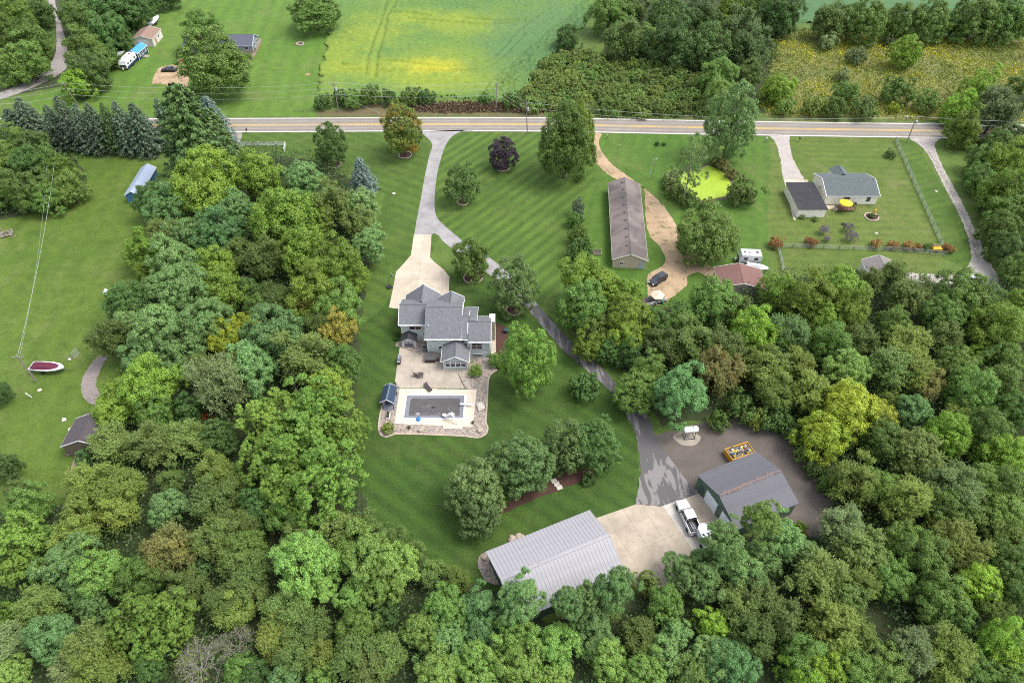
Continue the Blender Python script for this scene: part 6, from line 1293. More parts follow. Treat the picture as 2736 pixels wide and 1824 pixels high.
def car(name, label, loc, rz, col, L=4.5, Wd=1.85, hood=.95, roof=1.6, wagon=True, cat='car'):
    c = thing(name, label, cat, loc, rz); pm_ = paint('paint_'+label.split()[0]+name, col); h = Wd/2; f = L/2
    loft([sec(-f,h*.86,.35,.85), sec(-f+.12,h*.95,.28,hood+.02), sec(-f*.55,h,.25,hood+.06), sec(0,h,.24,hood+.04), sec(f*.4,h,.25,hood), sec(f*.8,h*.95,.26,hood-.12), sec(f-.05,h*.82,.32,hood-.28), sec(f,h*.7,.4,hood-.38)]).build('body', pm_, c, smooth=False, bevel=.04)
    def cs(x, hb, ht, z0_, z1_): return [(x,-hb,z0_),(x,hb,z0_),(x,ht,z1_),(x,-ht,z1_)]
    rb_ = -f+.15 if wagon else -f*.62
    g = loft([cs(rb_,h*.9,h*.86,hood,hood+.02), cs(rb_+.35,h*.93,h*.76,hood,roof-.06), cs(-f*.1,h*.94,h*.76,hood,roof), cs(f*.12,h*.94,h*.74,hood,roof-.05), cs(f*.42,h*.9,h*.86,hood-.02,hood)]); g.build('window', m_glass, c)
    MB().prism([(rb_+.36,-h*.7),(f*.11,-h*.7),(f*.11,h*.7),(rb_+.36,h*.7)], roof-.05, roof+.015).build('roof', pm_, c, bevel=.03)
    p_ = MB()
    for s_ in (-1,1):
        for xx in (-f*.18,): p_.tube([(xx,s_*h*.95,hood),(xx+.02,s_*h*.78,roof-.02)], .04, n=4)
        p_.tube([(f*.43,s_*h*.9,hood),(f*.12,s_*h*.76,roof-.02)], .045, n=4); p_.tube([(rb_+.02,s_*h*.92,hood),(rb_+.36,s_*h*.78,roof-.03)], .06, n=4)
    p_.build('pillar', pm_, c)
    for s_ in (-1,1):
        for xx in (-f*.6, f*.62): wheel(c, xx, s_*(h-.1), .34)
        MB().cbox((f-.1,s_*h*.62,hood-.28), (.2,.32,.14)).build('headlight', m_lamp, c); MB().cbox((-f+.07,s_*h*.72,hood-.12), (.12,.26,.16)).build('tail_light', m_tail, c); MB().cbox((f*.32,s_*(h+.08),hood+.08), (.14,.2,.12)).build('mirror', pm_, c)
    return c
q0, q1 = TP('X',900,1340,.5), TP('X',965,1275,.8); car('hatchback', 'black hatchback parked at the end of the tan dirt drive', (P(1757,752).x, P(1757,752).y, .055), math.atan2(TP('X',890,1335,.6).y-TP('X',975,1275,.9).y, TP('X',890,1335,.6).x-TP('X',975,1275,.9).x), (.018,.019,.022), 4.6)
q = TP('A',1183,498); car('sedan', 'black sedan on the dirt pad across the road', (q.x, q.y, .04), math.pi, (.015,.014,.018), 4.8, 1.85, .9, 1.42, False)
q = TP('Z',1528,1312); car('parked_car', 'white car at the end of the gravel lane half hidden by trees', (q.x, q.y, .055), R_(175), (.6,.62,.64), 4.6)
# pickup
a_, b_ = P(1818,1338,.6), P(1859,1424,.7); mid_ = (a_+b_)/2; rzp = math.atan2(a_.y-b_.y, a_.x-b_.x)
pk = thing('pickup_truck', 'white crew cab pickup parked on the apron with gear in its bed', 'pickup truck', (mid_.x, mid_.y, .075), rzp); m_pw = paint('pickup_white', (.70,.71,.71)); h = 1.0
loft([sec(.55,h*.98,.42,1.12), sec(1.3,h,.42,1.16), sec(2.0,h*.98,.42,1.14), sec(2.7,h*.92,.45,1.05), sec(2.92,h*.8,.5,.9)]).build('hood', m_pw, pk, bevel=.04)
loft([sec(-.95,h,.42,1.2), sec(.6,h,.42,1.16)]).build('cab', m_pw, pk)
def cs(x, hb, ht, z0_, z1_): return [(x,-hb,z0_),(x,hb,z0_),(x,ht,z1_),(x,-ht,z1_)]
loft([cs(-.98,h*.93,h*.78,1.15,1.88), cs(-.2,h*.94,h*.8,1.15,1.95), cs(.55,h*.94,h*.78,1.12,1.88), cs(1.25,h*.9,h*.84,1.08,1.12)]).build('window', m_glass, pk)
MB().prism([(-1.0,-h*.79),(.5,-h*.78),(.62,-h*.5),(.62,h*.5),(.5,h*.78),(-1.0,h*.79)], 1.88, 1.98).build('roof', m_pw, pk, bevel=.04)
m = MB(); m.box(-2.95,-1.0,-h,-h+.12,.45,1.2); m.box(-2.95,-1.0,h-.12,h,.45,1.2); m.box(-2.95,-2.87,-h+.12,h-.12,.45,1.2); m.build('bed_side', m_pw, pk, bevel=.02)
m = MB(); m.box(-2.86,-1.0,-h+.13,h-.13,.6,.68); m.box(-2.88,-1.02,-h+.11,-h+.16,.68,1.22); m.box(-2.88,-1.02,h-.16,h-.11,.68,1.22); m.box(-1.04,-.99,-h+.1,h-.1,.68,1.22); m.build('bed_liner', m_blackm, pk)
p_ = MB()
for s_ in (-1,1):
    p_.tube([(-.95,s_*h*.93,1.15),(-.97,s_*h*.79,1.9)], .06, n=4); p_.tube([(-.15,s_*h*.95,1.15),(-.15,s_*h*.81,1.92)], .04, n=4); p_.tube([(1.22,s_*h*.88,1.12),(.55,s_*h*.78,1.9)], .045, n=4)
p_.build('pillar', m_pw, pk)
for s_ in (-1,1):
    wheel(pk, 1.95, s_*(h-.12), .41, .27); wheel(pk, -1.95, s_*(h-.12), .41, .27)
    MB().cbox((2.82,s_*.68,.85), (.2,.36,.2)).build('headlight', m_lamp, pk); MB().cbox((-2.94,s_*.88,.95), (.06,.16,.35)).build('tail_light', m_tail, pk); MB().cbox((.75,s_*(h+.14),1.25), (.14,.26,.2)).build('mirror', m_blackm, pk)
MB().box(2.88,3.02,-.85,.85,.42,.62).build('bumper', m_steel, pk); MB().box(-3.08,-2.96,-.85,.85,.42,.62).build('bumper', m_steel, pk); MB().box(2.9,2.96,-.5,.5,.66,.9).build('grille', m_blackm, pk)
tk = thing('cargo_rack', 'silver ladder-like load in the pickup bed', 'ladder', (mid_.x+math.cos(rzp)*-1.75, mid_.y+math.sin(rzp)*-1.75, .77), rzp+.12); 
for s_ in (-.2,.2): MB().box(-.8,.8,s_-.04,s_+.04,.02,.12).build('rail', m_steel, tk)
for k in range(6): MB().box(-.72+k*.27,-.66+k*.27,-.18,.18,.05,.1).build('rung', m_steel, tk)
q = P(1873,1432); tr_ = thing('cargo_trailer', 'white enclosed trailer nose showing behind the pickup under the trees', 'trailer', (q.x+.45, q.y-1.4, .075), rzp); m = MB(); m.prism([(1.9,-.9),(2.5,-.4),(2.5,.4),(1.9,.9),(-1.9,.9),(-1.9,-.9)], .55, 2.1); m.build('box', m_pw, tr_, bevel=.04)
for s_ in (-1,1): wheel(tr_, -.3, s_*.98, .36)
MB().tube([(2.5,0,.5),(3.3,0,.5)], .06, n=6).build('tow_bar', m_blackm, tr_)
# travel trailers
def camper(name, label, loc, rz, L, Wd, h, stripe, win):
    c = thing(name, label, 'camper', loc, rz); f = L/2; hw = Wd/2
    m = MB(); m.prof([(-f,.55),(f-.25,.55),(f,.95),(f-.02,h*.62),(f-.45,h),(-f+.2,h),(-f,h-.25)], -hw, hw); m.build('body', m_pw, c, bevel=.05)
    MB().box(-f+.02,f-.3,-hw-.012,hw+.012,.56,1.15).build('lower_panel', stripe, c)
    for s_ in (-1,1):
        for x_ in win: MB().box(x_-.4,x_+.4,s_*hw-.02 if s_>0 else -hw-.025,s_*hw+.025 if s_>0 else -hw+.02,1.5,2.1).build('window', m_glass, c)
        for x_ in (-.45,.4): wheel(c, x_-.3, s_*(hw-.08), .34)
    MB().box(-.35,.35,-.4,.4,h,h+.3).build('air_conditioner', m_wplast, c); MB().box(-f*.6-.25,-f*.6+.25,-.25,.25,h,h+.1).build('roof_hatch', m_blackm, c); MB().box(f*.5-.2,f*.5+.2,-.2,.2,h,h+.1).build('roof_hatch', m_blackm, c)
    MB().prof([(f-.02,1.0),(f+.03,1.0),(f+.01,h*.6),(f-.04,h*.6)], -hw*.8, hw*.8).build('front_panel', mat('dark_front', (.06,.065,.075), .4), c)
    MB().tube([(f-.2,-.5,.5),(f+1.0,0,.5),(f-.2,.5,.5)], .06, n=5).build('tow_bar', m_blackm, c); MB().lathe([(.02,.0),(.2,.0),(.2,.5),(.1,.6)], (f+.45,0,.5), 10).build('gas_bottle', m_wplast, c); return c
a_, b_ = TP('A',930,440), TP('A',860,510); rzc = math.atan2(b_.y-a_.y, b_.x-a_.x); q = TP('A',905,460)
camper('camper_van', 'white camper trailer with blue lower sides beside the navy shed', (q.x, q.y, 0), rzc, 7.2, 2.5, 2.9, mat('camper_blue', (.04,.06,.14), .4), (-2.2,.4,2.3))
q = TP('A',850,412,0); aw = thing('carport_panel', 'grey lean-to panel on posts beside the camper trailer', 'panel', (q.x, q.y, 0), rzc); MB().slab([(-1.8,-1.1,1.6),(1.8,-1.1,1.6),(1.8,1.1,1.9),(-1.8,1.1,1.9)], .05).build('panel', mat('grey_panel', (.35,.36,.36), .6, .15, 2), aw)
for a in (-1.6,1.6):
    for b in (-1,1): MB().box(a-.04,a+.04,b-.04,b+.04,0,1.7).build('post', m_woodg, aw)
q = TP('J',1562,130); camper('camper_van', 'small white camper trailer above the red-roofed cabin', (q.x, q.y, 0), R_(177), 4.8, 2.3, 2.7, mat('camper_grey', (.45,.45,.46), .4), (-1.2,1.0))
def boat(name, label, loc, rz, L, Wd, covm, hullm, trail=True):
    b = thing(name, label, 'boat', loc, rz); f = L/2; hw = Wd/2; ss = []
    for t_, k, zb in ((-f,.88,.75),(-f*.4,1,.7),(f*.2,.98,.72),(f*.6,.78,.8),(f*.88,.42,.95),(f,.06,1.15)):
        ss.append([(t_,-hw*k*.45,zb),(t_,hw*k*.45,zb),(t_,hw*k*.95,zb+.35),(t_,hw*k,1.35+.1*(t_>0)*t_/f),(t_,-hw*k,1.35+.1*(t_>0)*t_/f),(t_,-hw*k*.95,zb+.35)])
    loft(ss).build('hull', hullm, b, smooth=False, bevel=.03)
    cv = [[(t_,-hw*k,1.36),(t_,-hw*k*.55,1.36+z_),(t_,hw*k*.55,1.36+z_),(t_,hw*k,1.36)] for t_, k, z_ in ((-f*.92,.8,.12),(-f*.5,.86,.35),(0,.84,.42),(f*.4,.66,.22),(f*.66,.42,.08))]
    loft(cv).build('cover', covm, b); MB().tube([(-f*.6,-hw,1.4),(-f*.75,-hw*.9,2.2),(-f*.75,hw*.9,2.2),(-f*.6,hw,1.4)], .04, n=5).build('tower', m_blackm, b) if trail else None
    MB().box(-f*.8,f*.9,-.08,.08,.55,.66).build('trailer_frame', m_blackm, b)
    for s_ in (-1,1): wheel(b, -f*.3, s_*(hw*.8), .3); 
    MB().tube([(f*.8,0,.6),(f+.9,0,.5)], .05, n=5).build('tow_bar', m_blackm, b); return b
q = TP('C',425,285); boat('boat', 'white motorboat with a maroon cover on a trailer on the left lawn', (q.x, q.y, 0), R_(-4), 6.4, 2.3, mat('maroon_cover', (.115,.014,.035), .75, .3, 2.5, .4, 6), mat('boat_hull', (.66,.66,.67), .3, .06, 1))
a_, b_ = TP('A',1112,130), TP('A',1060,185); q = TP('A',1085,165); boat('covered_boat', 'boat shrouded in white plastic behind the tan garage', (q.x, q.y, 0), math.atan2(a_.y-b_.y, a_.x-b_.x), 7.5, 2.4, mat('white_tarp', (.72,.72,.72), .6, .1, 1.5), mat('boat_hull_blue', (.5,.52,.56), .4, .1, 1), False)
q = P(2020,724); boat('boat', 'small white boat half hidden behind the red-roofed cabin', (q.x, q.y, 0), R_(-20), 4.6, 1.9, mat('grey_tarp', (.5,.5,.5), .7, .2, 2), mat('boat_hull', (.66,.66,.67)), False)
q = TP('J',1337,110); rm = thing('red_cart', 'small red utility cart beneath the wide maple', 'cart', (q.x, q.y, 0), R_(10)); MB().box(-.8,.8,-.5,.5,.45,.9).build('tub', mat('red_paint', (.35,.03,.03), .5, .15, 2), rm)
for s_ in (-1,1): wheel(rm, 0, s_*.6, .25, .16)
MB().tube([(.8,0,.5),(1.5,0,.4)], .04, n=5).build('handle', m_blackm, rm)

# ------------------------------------------------------------------ yard things
q = TP('J',1148,1345); ft = thing('fuel_tank', 'white horizontal fuel tank on a black stand by the gravel yard', 'fuel tank', (q.x, q.y-.1, .055), R_(6))
tk_ = MB(); tk_.lathe([(.05,-1.3),(.42,-1.24),(.56,-1.1),(.56,1.1),(.42,1.24),(.05,1.3)], n=18); tk_ = tk_.build('tank', m_wplast, ft, (0,0,2.0)); tk_.rotation_euler = (0,math.pi/2,0)
m = MB()
for x_ in (-.9,.9):
    for y_ in (-.6,.6): m.tube([(x_,y_*1.1,0),(x_*.9,y_*.6,1.6)], .05, n=5)
    m.tube([(x_,-.66,.1),(x_,.66,.1)], .04, n=5); m.tube([(x_*.92,-.45,1.5),(x_*.92,.45,1.5)], .05, n=5)
m.tube([(-.9,-.66,.1),(.9,-.66,.1)], .04, n=5); m.tube([(-.9,.66,.1),(.9,.66,.1)], .04, n=5); m.build('stand', m_blackm, ft); MB().lathe([(.06,0),(.06,.15),(.1,.17)], (.4,0,2.55), 8).build('filler_cap', m_blackm, ft)
# skip full of rubbish
cA, cB, cD = TP('J',1402,1440,1.2), TP('J',1560,1388,1.2), TP('J',1612,1440,1.2); rzs = math.atan2(cB.y-cA.y, cB.x-cA.x); Ls = (cB-cA).length*1.0; Ws = 2.3
cm = (cA+cB)/2+Vector((math.sin(rzs), -math.cos(rzs), 0))*Ws/2
sk_ = thing('skip', 'orange-yellow skip full of rubbish behind the green barn', 'skip', (cm.x, cm.y, .05), rzs); m_org = mat('skip_orange', (.60,.29,.02), .6, .2, 1.5); hl_, hw_ = Ls/2, Ws/2
m = MB(); m.box(-hl_,hl_,-hw_,-hw_+.08,.15,1.3); m.box(-hl_,hl_,hw_-.08,hw_,.15,1.3); m.box(-hl_,-hl_+.08,-hw_+.08,hw_-.08,.15,1.3); m.box(hl_-.08,hl_,-hw_+.08,hw_-.08,.15,1.3); m.box(-hl_,hl_,-hw_,hw_,.1,.2); m.build('container', m_org, sk_)
for k in range(7):
    x_ = -hl_+.2+k*(2*hl_-.4)/6
    for s_ in (-1,1): MB().box(x_-.05,x_+.05,s_*hw_-.07 if s_<0 else hw_,s_*hw_ if s_<0 else hw_+.07,.15,1.25).build('rib', m_org, sk_)
m = MB(); m.box(-hl_-.05,hl_+.05,-hw_-.06,-hw_+.1,1.3,1.38); m.box(-hl_-.05,hl_+.05,hw_-.1,hw_+.06,1.3,1.38); m.build('rim', m_org, sk_)
rq = random.Random(8); cols = [(.6,.45,.05),(.55,.55,.55),(.3,.2,.12),(.65,.62,.55),(.08,.08,.09),(.2,.1,.07),(.4,.36,.32),(.12,.16,.25)]
for k in range(46):
    c_ = cols[rq.randrange(len(cols))] if k > 6 else cols[0]; x_ = rq.uniform(-hl_+.4,hl_-.4) if k > 6 else rq.uniform(-hl_+.4,-hl_*.3)
    m = MB(); m.cbox((0,0,0), (rq.uniform(.2,.9),rq.uniform(.15,.5),rq.uniform(.05,.3)), 0); o = m.build('rubbish', mat('rubbish%d' % cols.index(c_), c_, .8, .3, 4), None, (cm.x+x_*math.cos(rzs)-(yy:=rq.uniform(-hw_+.35,hw_-.35))*math.sin(rzs), cm.y+x_*math.sin(rzs)+yy*math.cos(rzs), rq.uniform(1.15,1.55))); o.rotation_euler = (rq.uniform(-.5,.5),rq.uniform(-.5,.5),rq.uniform(0,3)); tag(o, ['yellow','grey','brown','pale','black','dark red-brown','stone grey','blue'][cols.index(c_)]+' loose scrap among the rubbish heaped in the orange skip', 'rubbish', 'rubbish in the skip')
MB().box(-hl_+.1,hl_-.1,-hw_+.1,hw_-.1,1.0,1.15).build('load', mat('rubbish_mass', (.22,.17,.13), .9, .6, 3), sk_)
# raised beds and trellis
q = TP('J',510,68); rb_ = thing('raised_bed', 'pale timber raised bed left of the long tan building', 'raised bed', (q.x, q.y, 0)); m = MB(); m.box(-1.0,1.0,-.9,-.8,0,.4); m.box(-1.0,1.0,.8,.9,0,.4); m.box(-1.0,-.9,-.8,.8,0,.4); m.box(.9,1.0,-.8,.8,0,.4); m.build('frame', m_woodg, rb_); MB().box(-.9,.9,-.8,.8,0,.3).build('soil', mat('bed_plants', (.10,.10,.05), .9, .6, 4), rb_); MB().tube([(-.9,1.2,0),(-.9,1.2,2.0),(.2,1.2,2.0),(.2,1.2,0)], .04, n=5).build('trellis', m_woodg, rb_)
# deck, parasol and rail beside the hatchback
q = TP('X',935,1395,2.4); parasol('patio_umbrella', 'cream umbrella over the small deck below the black hatchback', (q.x, q.y, .0), 1.5, 2.6, mat('cream_cloth', (.62,.50,.38), .7, .1, 2), 6)
q = TP('X',905,1450); dk2 = thing('small_deck', 'small dark deck with white railing under the cream umbrella', 'deck', (q.x, q.y, 0), R_(24))
for k in range(11): MB().box(-2.9,2.4,-1.3+k*.25,-1.07+k*.25,.3,.35).build('deck_board', mat('dark_deck', (.11,.09,.08), .8, .3, 2), dk2)
for k in range(5): MB().box(-2.9+k*1.3,-2.8+k*1.3,-1.35,-1.25,0,1.25).build('rail_post', m_trim, dk2)
m = MB(); m.box(-2.95,2.45,-1.36,-1.24,1.25,1.33); m.box(-2.95,2.45,-1.33,-1.27,.75,.82); m.build('rail', m_trim, dk2)
q = TP('X',962,1470); bn = thing('bin', 'green bin beside the small deck', 'bin', (q.x, q.y, .05)); MB().lathe([(.24,0),(.3,.8),(.32,.82),(.3,.9),(.05,.93)], n=12).build('bin', mat('bin_green', (.03,.22,.12), .5), bn)
q = TP('Z',1303,1100); oc = thing('orange_cart', 'orange and yellow garden cart at the corner of the wire fence', 'cart', (q.x, q.y, 0)); m_oy = mat('cart_orange', (.62,.33,.02), .6, .15, 2); MB().box(-1.0,1.0,-.6,.6,.5,1.0).build('tub', m_oy, oc); MB().box(-.9,.9,.5,.6,1.0,1.5).build('backboard', m_woodl, oc)
for s_ in (-1,1): wheel(oc, -.2, s_*.7, .35, .18)
q = TP('Z',858,862); rb2 = thing('flower_bed', 'round stone-edged flower bed on the lawn behind the ranch house', 'flower bed', (q.x, q.y, 0)); ribbon('stone_edge', [Vector((1.55*math.cos(6.283*k/20), 1.55*math.sin(6.283*k/20), 0)) for k in range(20)], .3, 0, .2, m_rock, parent=rb2, closed=True); MB().lathe([(1.45,.05),(.6,.15),(.05,.2)], n=16).build('soil', m_mulch, rb2)
q = TP('Z',878,832); fx_ = thing('garden_ornament', 'orange garden ornament beside the round flower bed', 'ornament', (q.x, q.y, 0)); MB().lathe([(.3,0),(.35,.3),(.2,.6),(.3,.9),(.05,1.1)], n=10).build('body', m_oy, fx_)
q = TP('Z',740,785); bq = thing('kettle_grill', 'small round kettle grill right of the timber deck', 'grill', (q.x, q.y, 0)); MB().lathe([(.05,.5),(.28,.62),(.32,.8),(.26,.98),(.03,1.05)], n=12).build('bowl', m_blackm, bq); m = MB(); [m.tube([(.2*math.cos(a),.2*math.sin(a),.6),(.32*math.cos(a),.32*math.sin(a),0)], .02, n=4) for a in (0,2.1,4.2)]; m.build('leg', m_galv, bq)
q = TP('Z',663,915); fp = thing('tyre_planter', 'old tyre lying on the ranch back lawn above the purple shrubs', 'tyre', (q.x, q.y, .12)); m = MB(); m.lathe([(.25,-.12),(.5,-.12),(.55,0),(.5,.12),(.25,.12)], n=16); m.build('tyre', m_tyre, fp)
q = TP('A',1272,440); kr = thing('red_barrel', 'red barrel at the edge of the dirt pad by the big trees', 'barrel', (q.x, q.y, 0)); MB().lathe([(.5,0),(.55,.5),(.5,1.0),(.1,1.02)], n=12).build('barrel', mat('barrel_red', (.4,.02,.03), .5), kr)
q = TP('M',300,350); fp2 = thing('fire_pit', 'stone ring fire pit on the far lawn', 'fire pit', (q.x, q.y, 0))
for k in range(12): a = 6.283*k/12; MB().cbox((1.2*math.cos(a),1.2*math.sin(a),.2), (.55,.4,.4), a+1.57).build('stone', m_rock, fp2)
MB().lathe([(1.0,.02),(.1,.06)], n=12).build('ash', mat('ash', (.10,.09,.085), .9, .4, 4), fp2)
for (t_, x, y, nm, lab, s_) in [('A',25,1430,'brush_pile','',0),('C',30,-0,'','',0)]: pass
q = P(14,628); bpile = thing('brush_pile', 'pile of pale rubble and brush at the left edge of the lawn', 'rubble pile', (q.x, q.y, 0)); rq = random.Random(2); m = MB()
for k in range(40): m.cbox((rq.gauss(0,1.1),rq.gauss(0,.7),rq.uniform(.05,.5)), (rq.uniform(.2,.9),rq.uniform(.1,.4),rq.uniform(.1,.3)), rq.uniform(0,3))
m.build('rubble', mat('rubble', (.30,.25,.21), .9, .4, 2), bpile)['kind'] = 'stuff'
# goal and bits beside the maroon-covered boat
q = TP('C',610,175); go = thing('soccer_goal', 'grey metal gate-like goal lying on the lawn above the boat', 'goal', (q.x, q.y, 0), R_(5)); MB().tube([(-1.9,.4,.05),(-.2,.25,.05),(.3,-.2,.05),(.8,1.3,.05),(.8,1.3,1.4),(.3,-.2,1.4),(.3,-.2,.05)], .045, n=5).build('frame', m_galv, go); m = MB()
for k in range(6): m.tube([(.3+.1*k,-.2+.3*k,.05),(.3+.1*k,-.2+.3*k,1.4)], .012, n=3)
for k in range(5): m.tube([(.3,-.2,.2+.25*k),(.8,1.3,.2+.25*k)], .012, n=3)
m.build('net', m_galv, go)
q = TP('C',588,195); bl = thing('ball', 'white ball on the lawn beside the metal goal', 'ball', (q.x, q.y, .25)); m = MB(); m.lathe([(.25*math.sin(math.pi*k/8)+.001,-.25*math.cos(math.pi*k/8)) for k in range(9)], n=12); m.build('ball', m_wplast, bl)
q = TP('C',265,505); wpst = thing('white_post', 'short pale post leaning on the left lawn below the boat', 'post', (q.x, q.y, 0)); MB().box(-.08,.08,-.08,.08,0,1.6).build('post', m_trim, wpst); wpst.rotation_euler = (.2,-.1,0)
for t_, x, y, lab in [('C',335,447,'lone pale stone on the left lawn right of the leaning pole'),('C',540,695,'pale stone on the left lawn left of the dark roof'),('C',590,777,'grey stone beside the dark-roofed house'),('Z',1308,685,'white stone on the striped strip by the gravel lane'),('Z',890,978,'pale stone on the ranch back lawn'),('Y',1035,995,'pale flat stone on the side lawn by the locust')]:
    rock(*T(t_,x,y), .38, lab, sum(map(ord,lab))%50, m_rock2, .5, 'stones on the lawns', 'stone')

# ------------------------------------------------------------------ fences
def fence(name, label, pts, hgt, step, postm, rails, railm, pr=.06, rr=.025, box=False):
    L = [P(*p) for p in pts]; f = thing(name, label, 'fence', (L[0].x, L[0].y, 0)); o0 = L[0]; post_me = MB().box(-pr,pr,-pr,pr,0,hgt).mesh('post', postm); pos = []
    for a_, b_ in zip(L, L[1:]):
        n = max(1, round((b_-a_).length/step)); pos += [a_.lerp(b_, k/n) for k in range(n)]
    pos.append(L[-1])
    for p in pos: o = bpy.data.objects.new('post', post_me); C.objects.link(o); o.parent = f; o.location = p-o0
    for a_, b_ in zip(L, L[1:]):
        for z_ in rails:
            m = MB()
            if box: trim_line(m, a_-o0+Vector((0,0,z_)), b_-o0+Vector((0,0,z_)), .05, .16)
            else: m.tube([a_-o0+Vector((0,0,z_)), b_-o0+Vector((0,0,z_))], rr, n=4)
            m.build('rail', railm, f)
    return f
m_gwood = mat('green_grey_post', (.24,.27,.21), .85, .25, 2); m_wire = mat('fence_wire', (.30,.33,.27), .6, .1, 2)
fence('wire_fence', 'wire fence along the right side of the ranch lawn to the road', [(2391,378),(2521,672)], 1.3, 3.2, m_gwood, (.25,.5,.75,1.0,1.25), m_wire, .07, .035)
fence('wire_fence', 'long wire fence along the bottom of the ranch lawn', [(2076,661),(2240,667),(2400,672),(2524,683)], 1.25, 3.4, m_gwood, (.2,.45,.7,.95,1.2), m_wire, .07, .035)
fence('wire_fence', 'short wire fence running down from the left corner of the ranch lawn', [(2076,661),(2084,690),(2092,728)], 1.3, 2.4, m_gwood, (.25,.5,.75,1.0,1.25), m_wire, .07, .035)
fence('rail_fence', 'white three-rail fence by the road left of the driveway', [(646,391),(764,391)], 1.3, 2.3, m_trim, (.35,.75,1.15), m_trim, .075, .04, True)
fence('rail_fence', 'short return of the white rail fence going down from its right end', [(764,392),(760,408)], 1.25, 2.0, m_trim, (.35,.75,1.15), m_trim, .075, .04, True)
fence('rail_fence', 'low weathered rail fence at the edge of the bean field by the road', [(785,300),(838,300)], .8, 3.0, m_woodg, (.55,), m_woodg, .08, .05, True)
# ------------------------------------------------------------------ poles, wires, roadside bits
m_pole = mat('pole_wood', (.25,.22,.19), .85, .3, 2, .4, 14, obj=True); m_ins = mat('insulator', (.35,.36,.38), .4, .1, 5); m_cable = mat('cable', (.33,.35,.33), .6, .1, 1)
POLE = {}
def pole(key, label, base, top, arm=True, trans=False, r=.15):
    b = P(*base); tz = z_at(b.y, top[1]); o = thing('utility_pole', label, 'utility pole', (b.x, b.y, 0), 0, 'utility poles')
    vx = P(top[0], top[1], tz); lean = Vector((vx.x-b.x, vx.y-b.y, tz)); lean.y = 0
    MB().tube([(0,0,0),(lean.x,0,tz)], r, r*.65, 8).build('post', m_pole, o); POLE[key] = Vector((b.x+lean.x, b.y, tz))
    if arm:
        MB().box(-1.0,1.0,-.07,.07,-.05,.1).build('crossarm', m_pole, o, (lean.x*.94,0,tz*.94))
        for x_ in (-.9,.9): MB().lathe([(.05,0),(.09,.1),(.04,.2)], (0,0,0), 8).build('insulator', m_ins, o, (lean.x*.94+x_,0,tz*.94+.1))
    MB().lathe([(.05,0),(.09,.1),(.04,.22)], (0,0,0), 8).build('insulator', m_ins, o, (lean.x,0,tz))
    if trans: MB().lathe([(.02,0),(.28,.02),(.28,.8),(.2,.86),(.03,.92)], (0,0,0), 12).build('transformer', mat('transformer_grey', (.42,.44,.45), .5, .1, 2), o, (lean.x*.8+.4,-.1,tz*.8-.6))
    return o
pole('boat', 'leaning wooden utility pole on the left lawn beside the maroon-covered boat', (98,1020), (44,950), True, False, .17)
pole('left', 'leaning utility pole behind the roadside spruces at upper left', (212,285), (168,222), True)
pole('trans', 'utility pole with a grey transformer at the edge of the bean field', (905,299), (891,221), True, True)
pole('corner', 'utility pole at the right corner of the bean field', (1325,297), (1327,222), False)
pole('near', 'utility pole on the lawn side of the road near the big two-toned tree', (1409,358), (1406,272), True, True)
pole('right', 'leaning utility pole with a transformer by the white gravel lane', (2423,381), (2450,310), True, True)
lp = P(1734,478); lt = z_at(lp.y, 424); o = thing('yard_light', 'slim pale yard light pole on the lawn near the pond', 'lamp post', (lp.x, lp.y, 0)); MB().tube([(0,0,0),(.25,0,lt)], .09, .06, 6).build('post', mat('pale_pole', (.5,.52,.5), .6), o); MB().tube([(.25,0,lt-.1),(.9,0,lt)], .04, n=5).build('arm', m_galv, o); MB().lathe([(.05,.15),(.22,0),(.18,-.12)], (.95,0,lt), 10).build('lamp', m_ins, o)
def wire(a, b, label, sag=.9, r=.035, group='overhead cables'):
    a, b = Vector(a), Vector(b); n = 14; pts = [a.lerp(b, i/n)-Vector((0,0,4*sag*(i/n)*(1-i/n))) for i in range(n+1)]; m = MB(); m.tube(pts, r, n=4); return tag(m.build('cable', m_cable), label, 'cable', group)
def up(k, dz): p = POLE[k]; return p+Vector((0,0,dz))
far_l = Vector((-150, POLE['left'].y-6, POLE['left'].z))
for dz, nm in ((0,'top'),(-1.6,'middle'),(-3.4,'lowest')):
    wire(far_l+Vector((0,0,dz)), up('left',dz), f'{nm} overhead cable running off the left edge from the far left pole')
    wire(up('left',dz), up('trans',dz), f'{nm} overhead cable between the far left pole and the transformer pole', 1.6)
    wire(up('trans',dz), up('corner',dz), f'{nm} overhead cable along the bean field between its two poles')
    if dz > -3: wire(up('corner',dz), up('near',dz), f'{nm} overhead cable slanting across the road from the bean field corner', .5)
for dz, nm in ((-.2,'upper'),(-1.7,'lower')):
    wire(up('near',dz), up('right',dz), f'{nm} overhead cable along the right half of the road', 2.2); wire(up('right',dz), up('right',dz)+Vector((75,-4,0)), f'{nm} overhead cable running off to the right edge', .8)
wire(up('corner',-3.4), P(1404,300,.2), 'guy wire slanting down from the bean field corner pole', 0, .03); wire(up('trans',-3.2), P(1015,303,.1), 'guy wire slanting down right from the transformer pole', 0, .03)
wire(up('boat',-.3), P(150,395,7), 'service cable crossing the left lawn from the leaning pole to the spruces', 1.2, .035); wire(up('boat',-.9), P(128,395,7), 'thinner service cable crossing the left lawn', 1.6, .02)
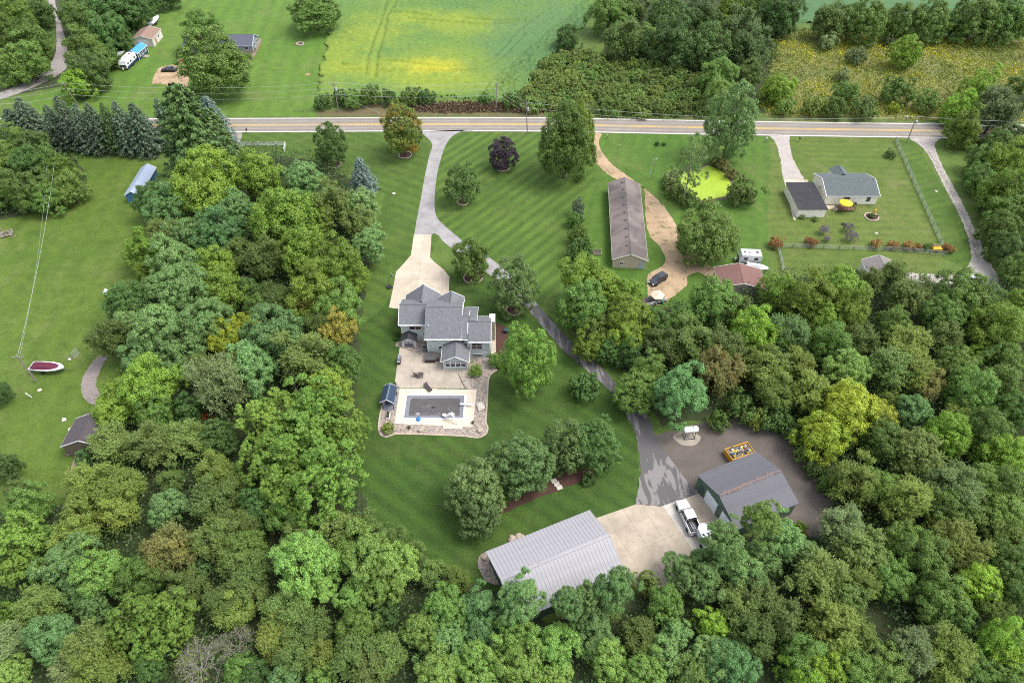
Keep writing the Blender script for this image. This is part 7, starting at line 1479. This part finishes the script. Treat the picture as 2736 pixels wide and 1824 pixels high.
def mailbox(px, py, lab, col):
    q = P(px, py); o = thing('mailbox', lab, 'mailbox', (q.x, q.y, 0), 0, 'roadside mailboxes'); MB().box(-.07,.07,-.07,.07,0,1.05).build('post', m_woodg, o)
    m = MB(); m.prof([(-.17,0),(.17,0),(.17,.2),(.1,.32),(-.1,.32),(-.17,.2)], -.3, .3); m.build('box', mat('mailbox_'+str(px), col, .5), o, (0,0,1.05)); MB().box(.17,.2,-.1,-.05,.1,.4).build('flag', mat('red_plastic', (.55,.05,.05), .5), o, (0,0,1.05))
mailbox(661,356,'black mailbox at the road beside the gravel stub near the white fence',(.02,.02,.02)); mailbox(1622,372,'grey mailbox at the top of the tan dirt drive',(.3,.3,.3)); mailbox(2046,380,'white mailbox by the road left of the ranch drive',(.6,.6,.6)); mailbox(395,362,'dark mailbox at the far end of the spruce row',(.03,.03,.03)); mailbox(2134,380,'dark mailbox right of the ranch drive entrance',(.04,.04,.04)); mailbox(2420,322,'white box on a post at the far road edge near the right pole',(.7,.7,.7))
for i, (x, y) in enumerate([(1322,352),(1334,350)]):
    a_, b_ = P(x,360), P(x+14,346,1.6); m = MB(); m.tube([a_, b_], .05, n=5); tag(m.build('guy_marker', mat('marker_yellow', (.6,.55,.06), .5)), ['left','right'][i]+' yellow guy wire marker on the striped lawn by the road', 'guy wire marker', 'guy wire markers')
q = P(1654,398); o = thing('marker_post', 'small white-topped marker on the lawn near the dirt drive', 'post', (q.x, q.y, 0)); MB().tube([(0,0,0),(0,0,1.2)], .05, n=5).build('post', m_woodg, o); MB().lathe([(.12,0),(.12,.2),(.02,.25)], (0,0,1.15), 8).build('cap', m_trim, o)
q = TP('B',215,905); o = thing('birdhouse', 'white birdhouse on a post at the left edge of the woods', 'birdhouse', (q.x, q.y, 0)); MB().tube([(0,0,0),(0,0,2.2)], .06, n=6).build('post', m_woodg, o); MB().prof([(-.4,0),(.4,0),(.4,.5),(0,.95),(-.4,.5)], -.4, .4).build('house', m_wplast, o, (0,0,2.2))
q = TP('D',1,1); ppl = TP('X',1480,560); o = thing('pond_post', 'pale plank leaning at the right bank of the pond', 'plank', (ppl.x, ppl.y, 0), R_(-55)); MB().box(-1.6,1.6,-.1,.1,.25,.33).build('plank', m_woodg, o)
sap = TP('M',358,585); o = thing('sapling', 'staked young sapling in a mulch circle on the far lawn', 'sapling', (sap.x, sap.y, 0)); MB().lathe([(.9,0),(.6,.12),(.05,.16)], n=12).build('mulch', mat('tan_mulch', (.35,.22,.13), .9, .3, 3), o); m = MB(); m.tube([(0,0,0),(0,0,3.6)], .05, .02, 5)
for k in range(7): m.tube([(0,0,1.6+k*.28),(.6*math.cos(k*2.2),.6*math.sin(k*2.2),2.2+k*.28)], .02, n=4)
m.build('stem', m_pale, o)
print('objects', len(C.objects))
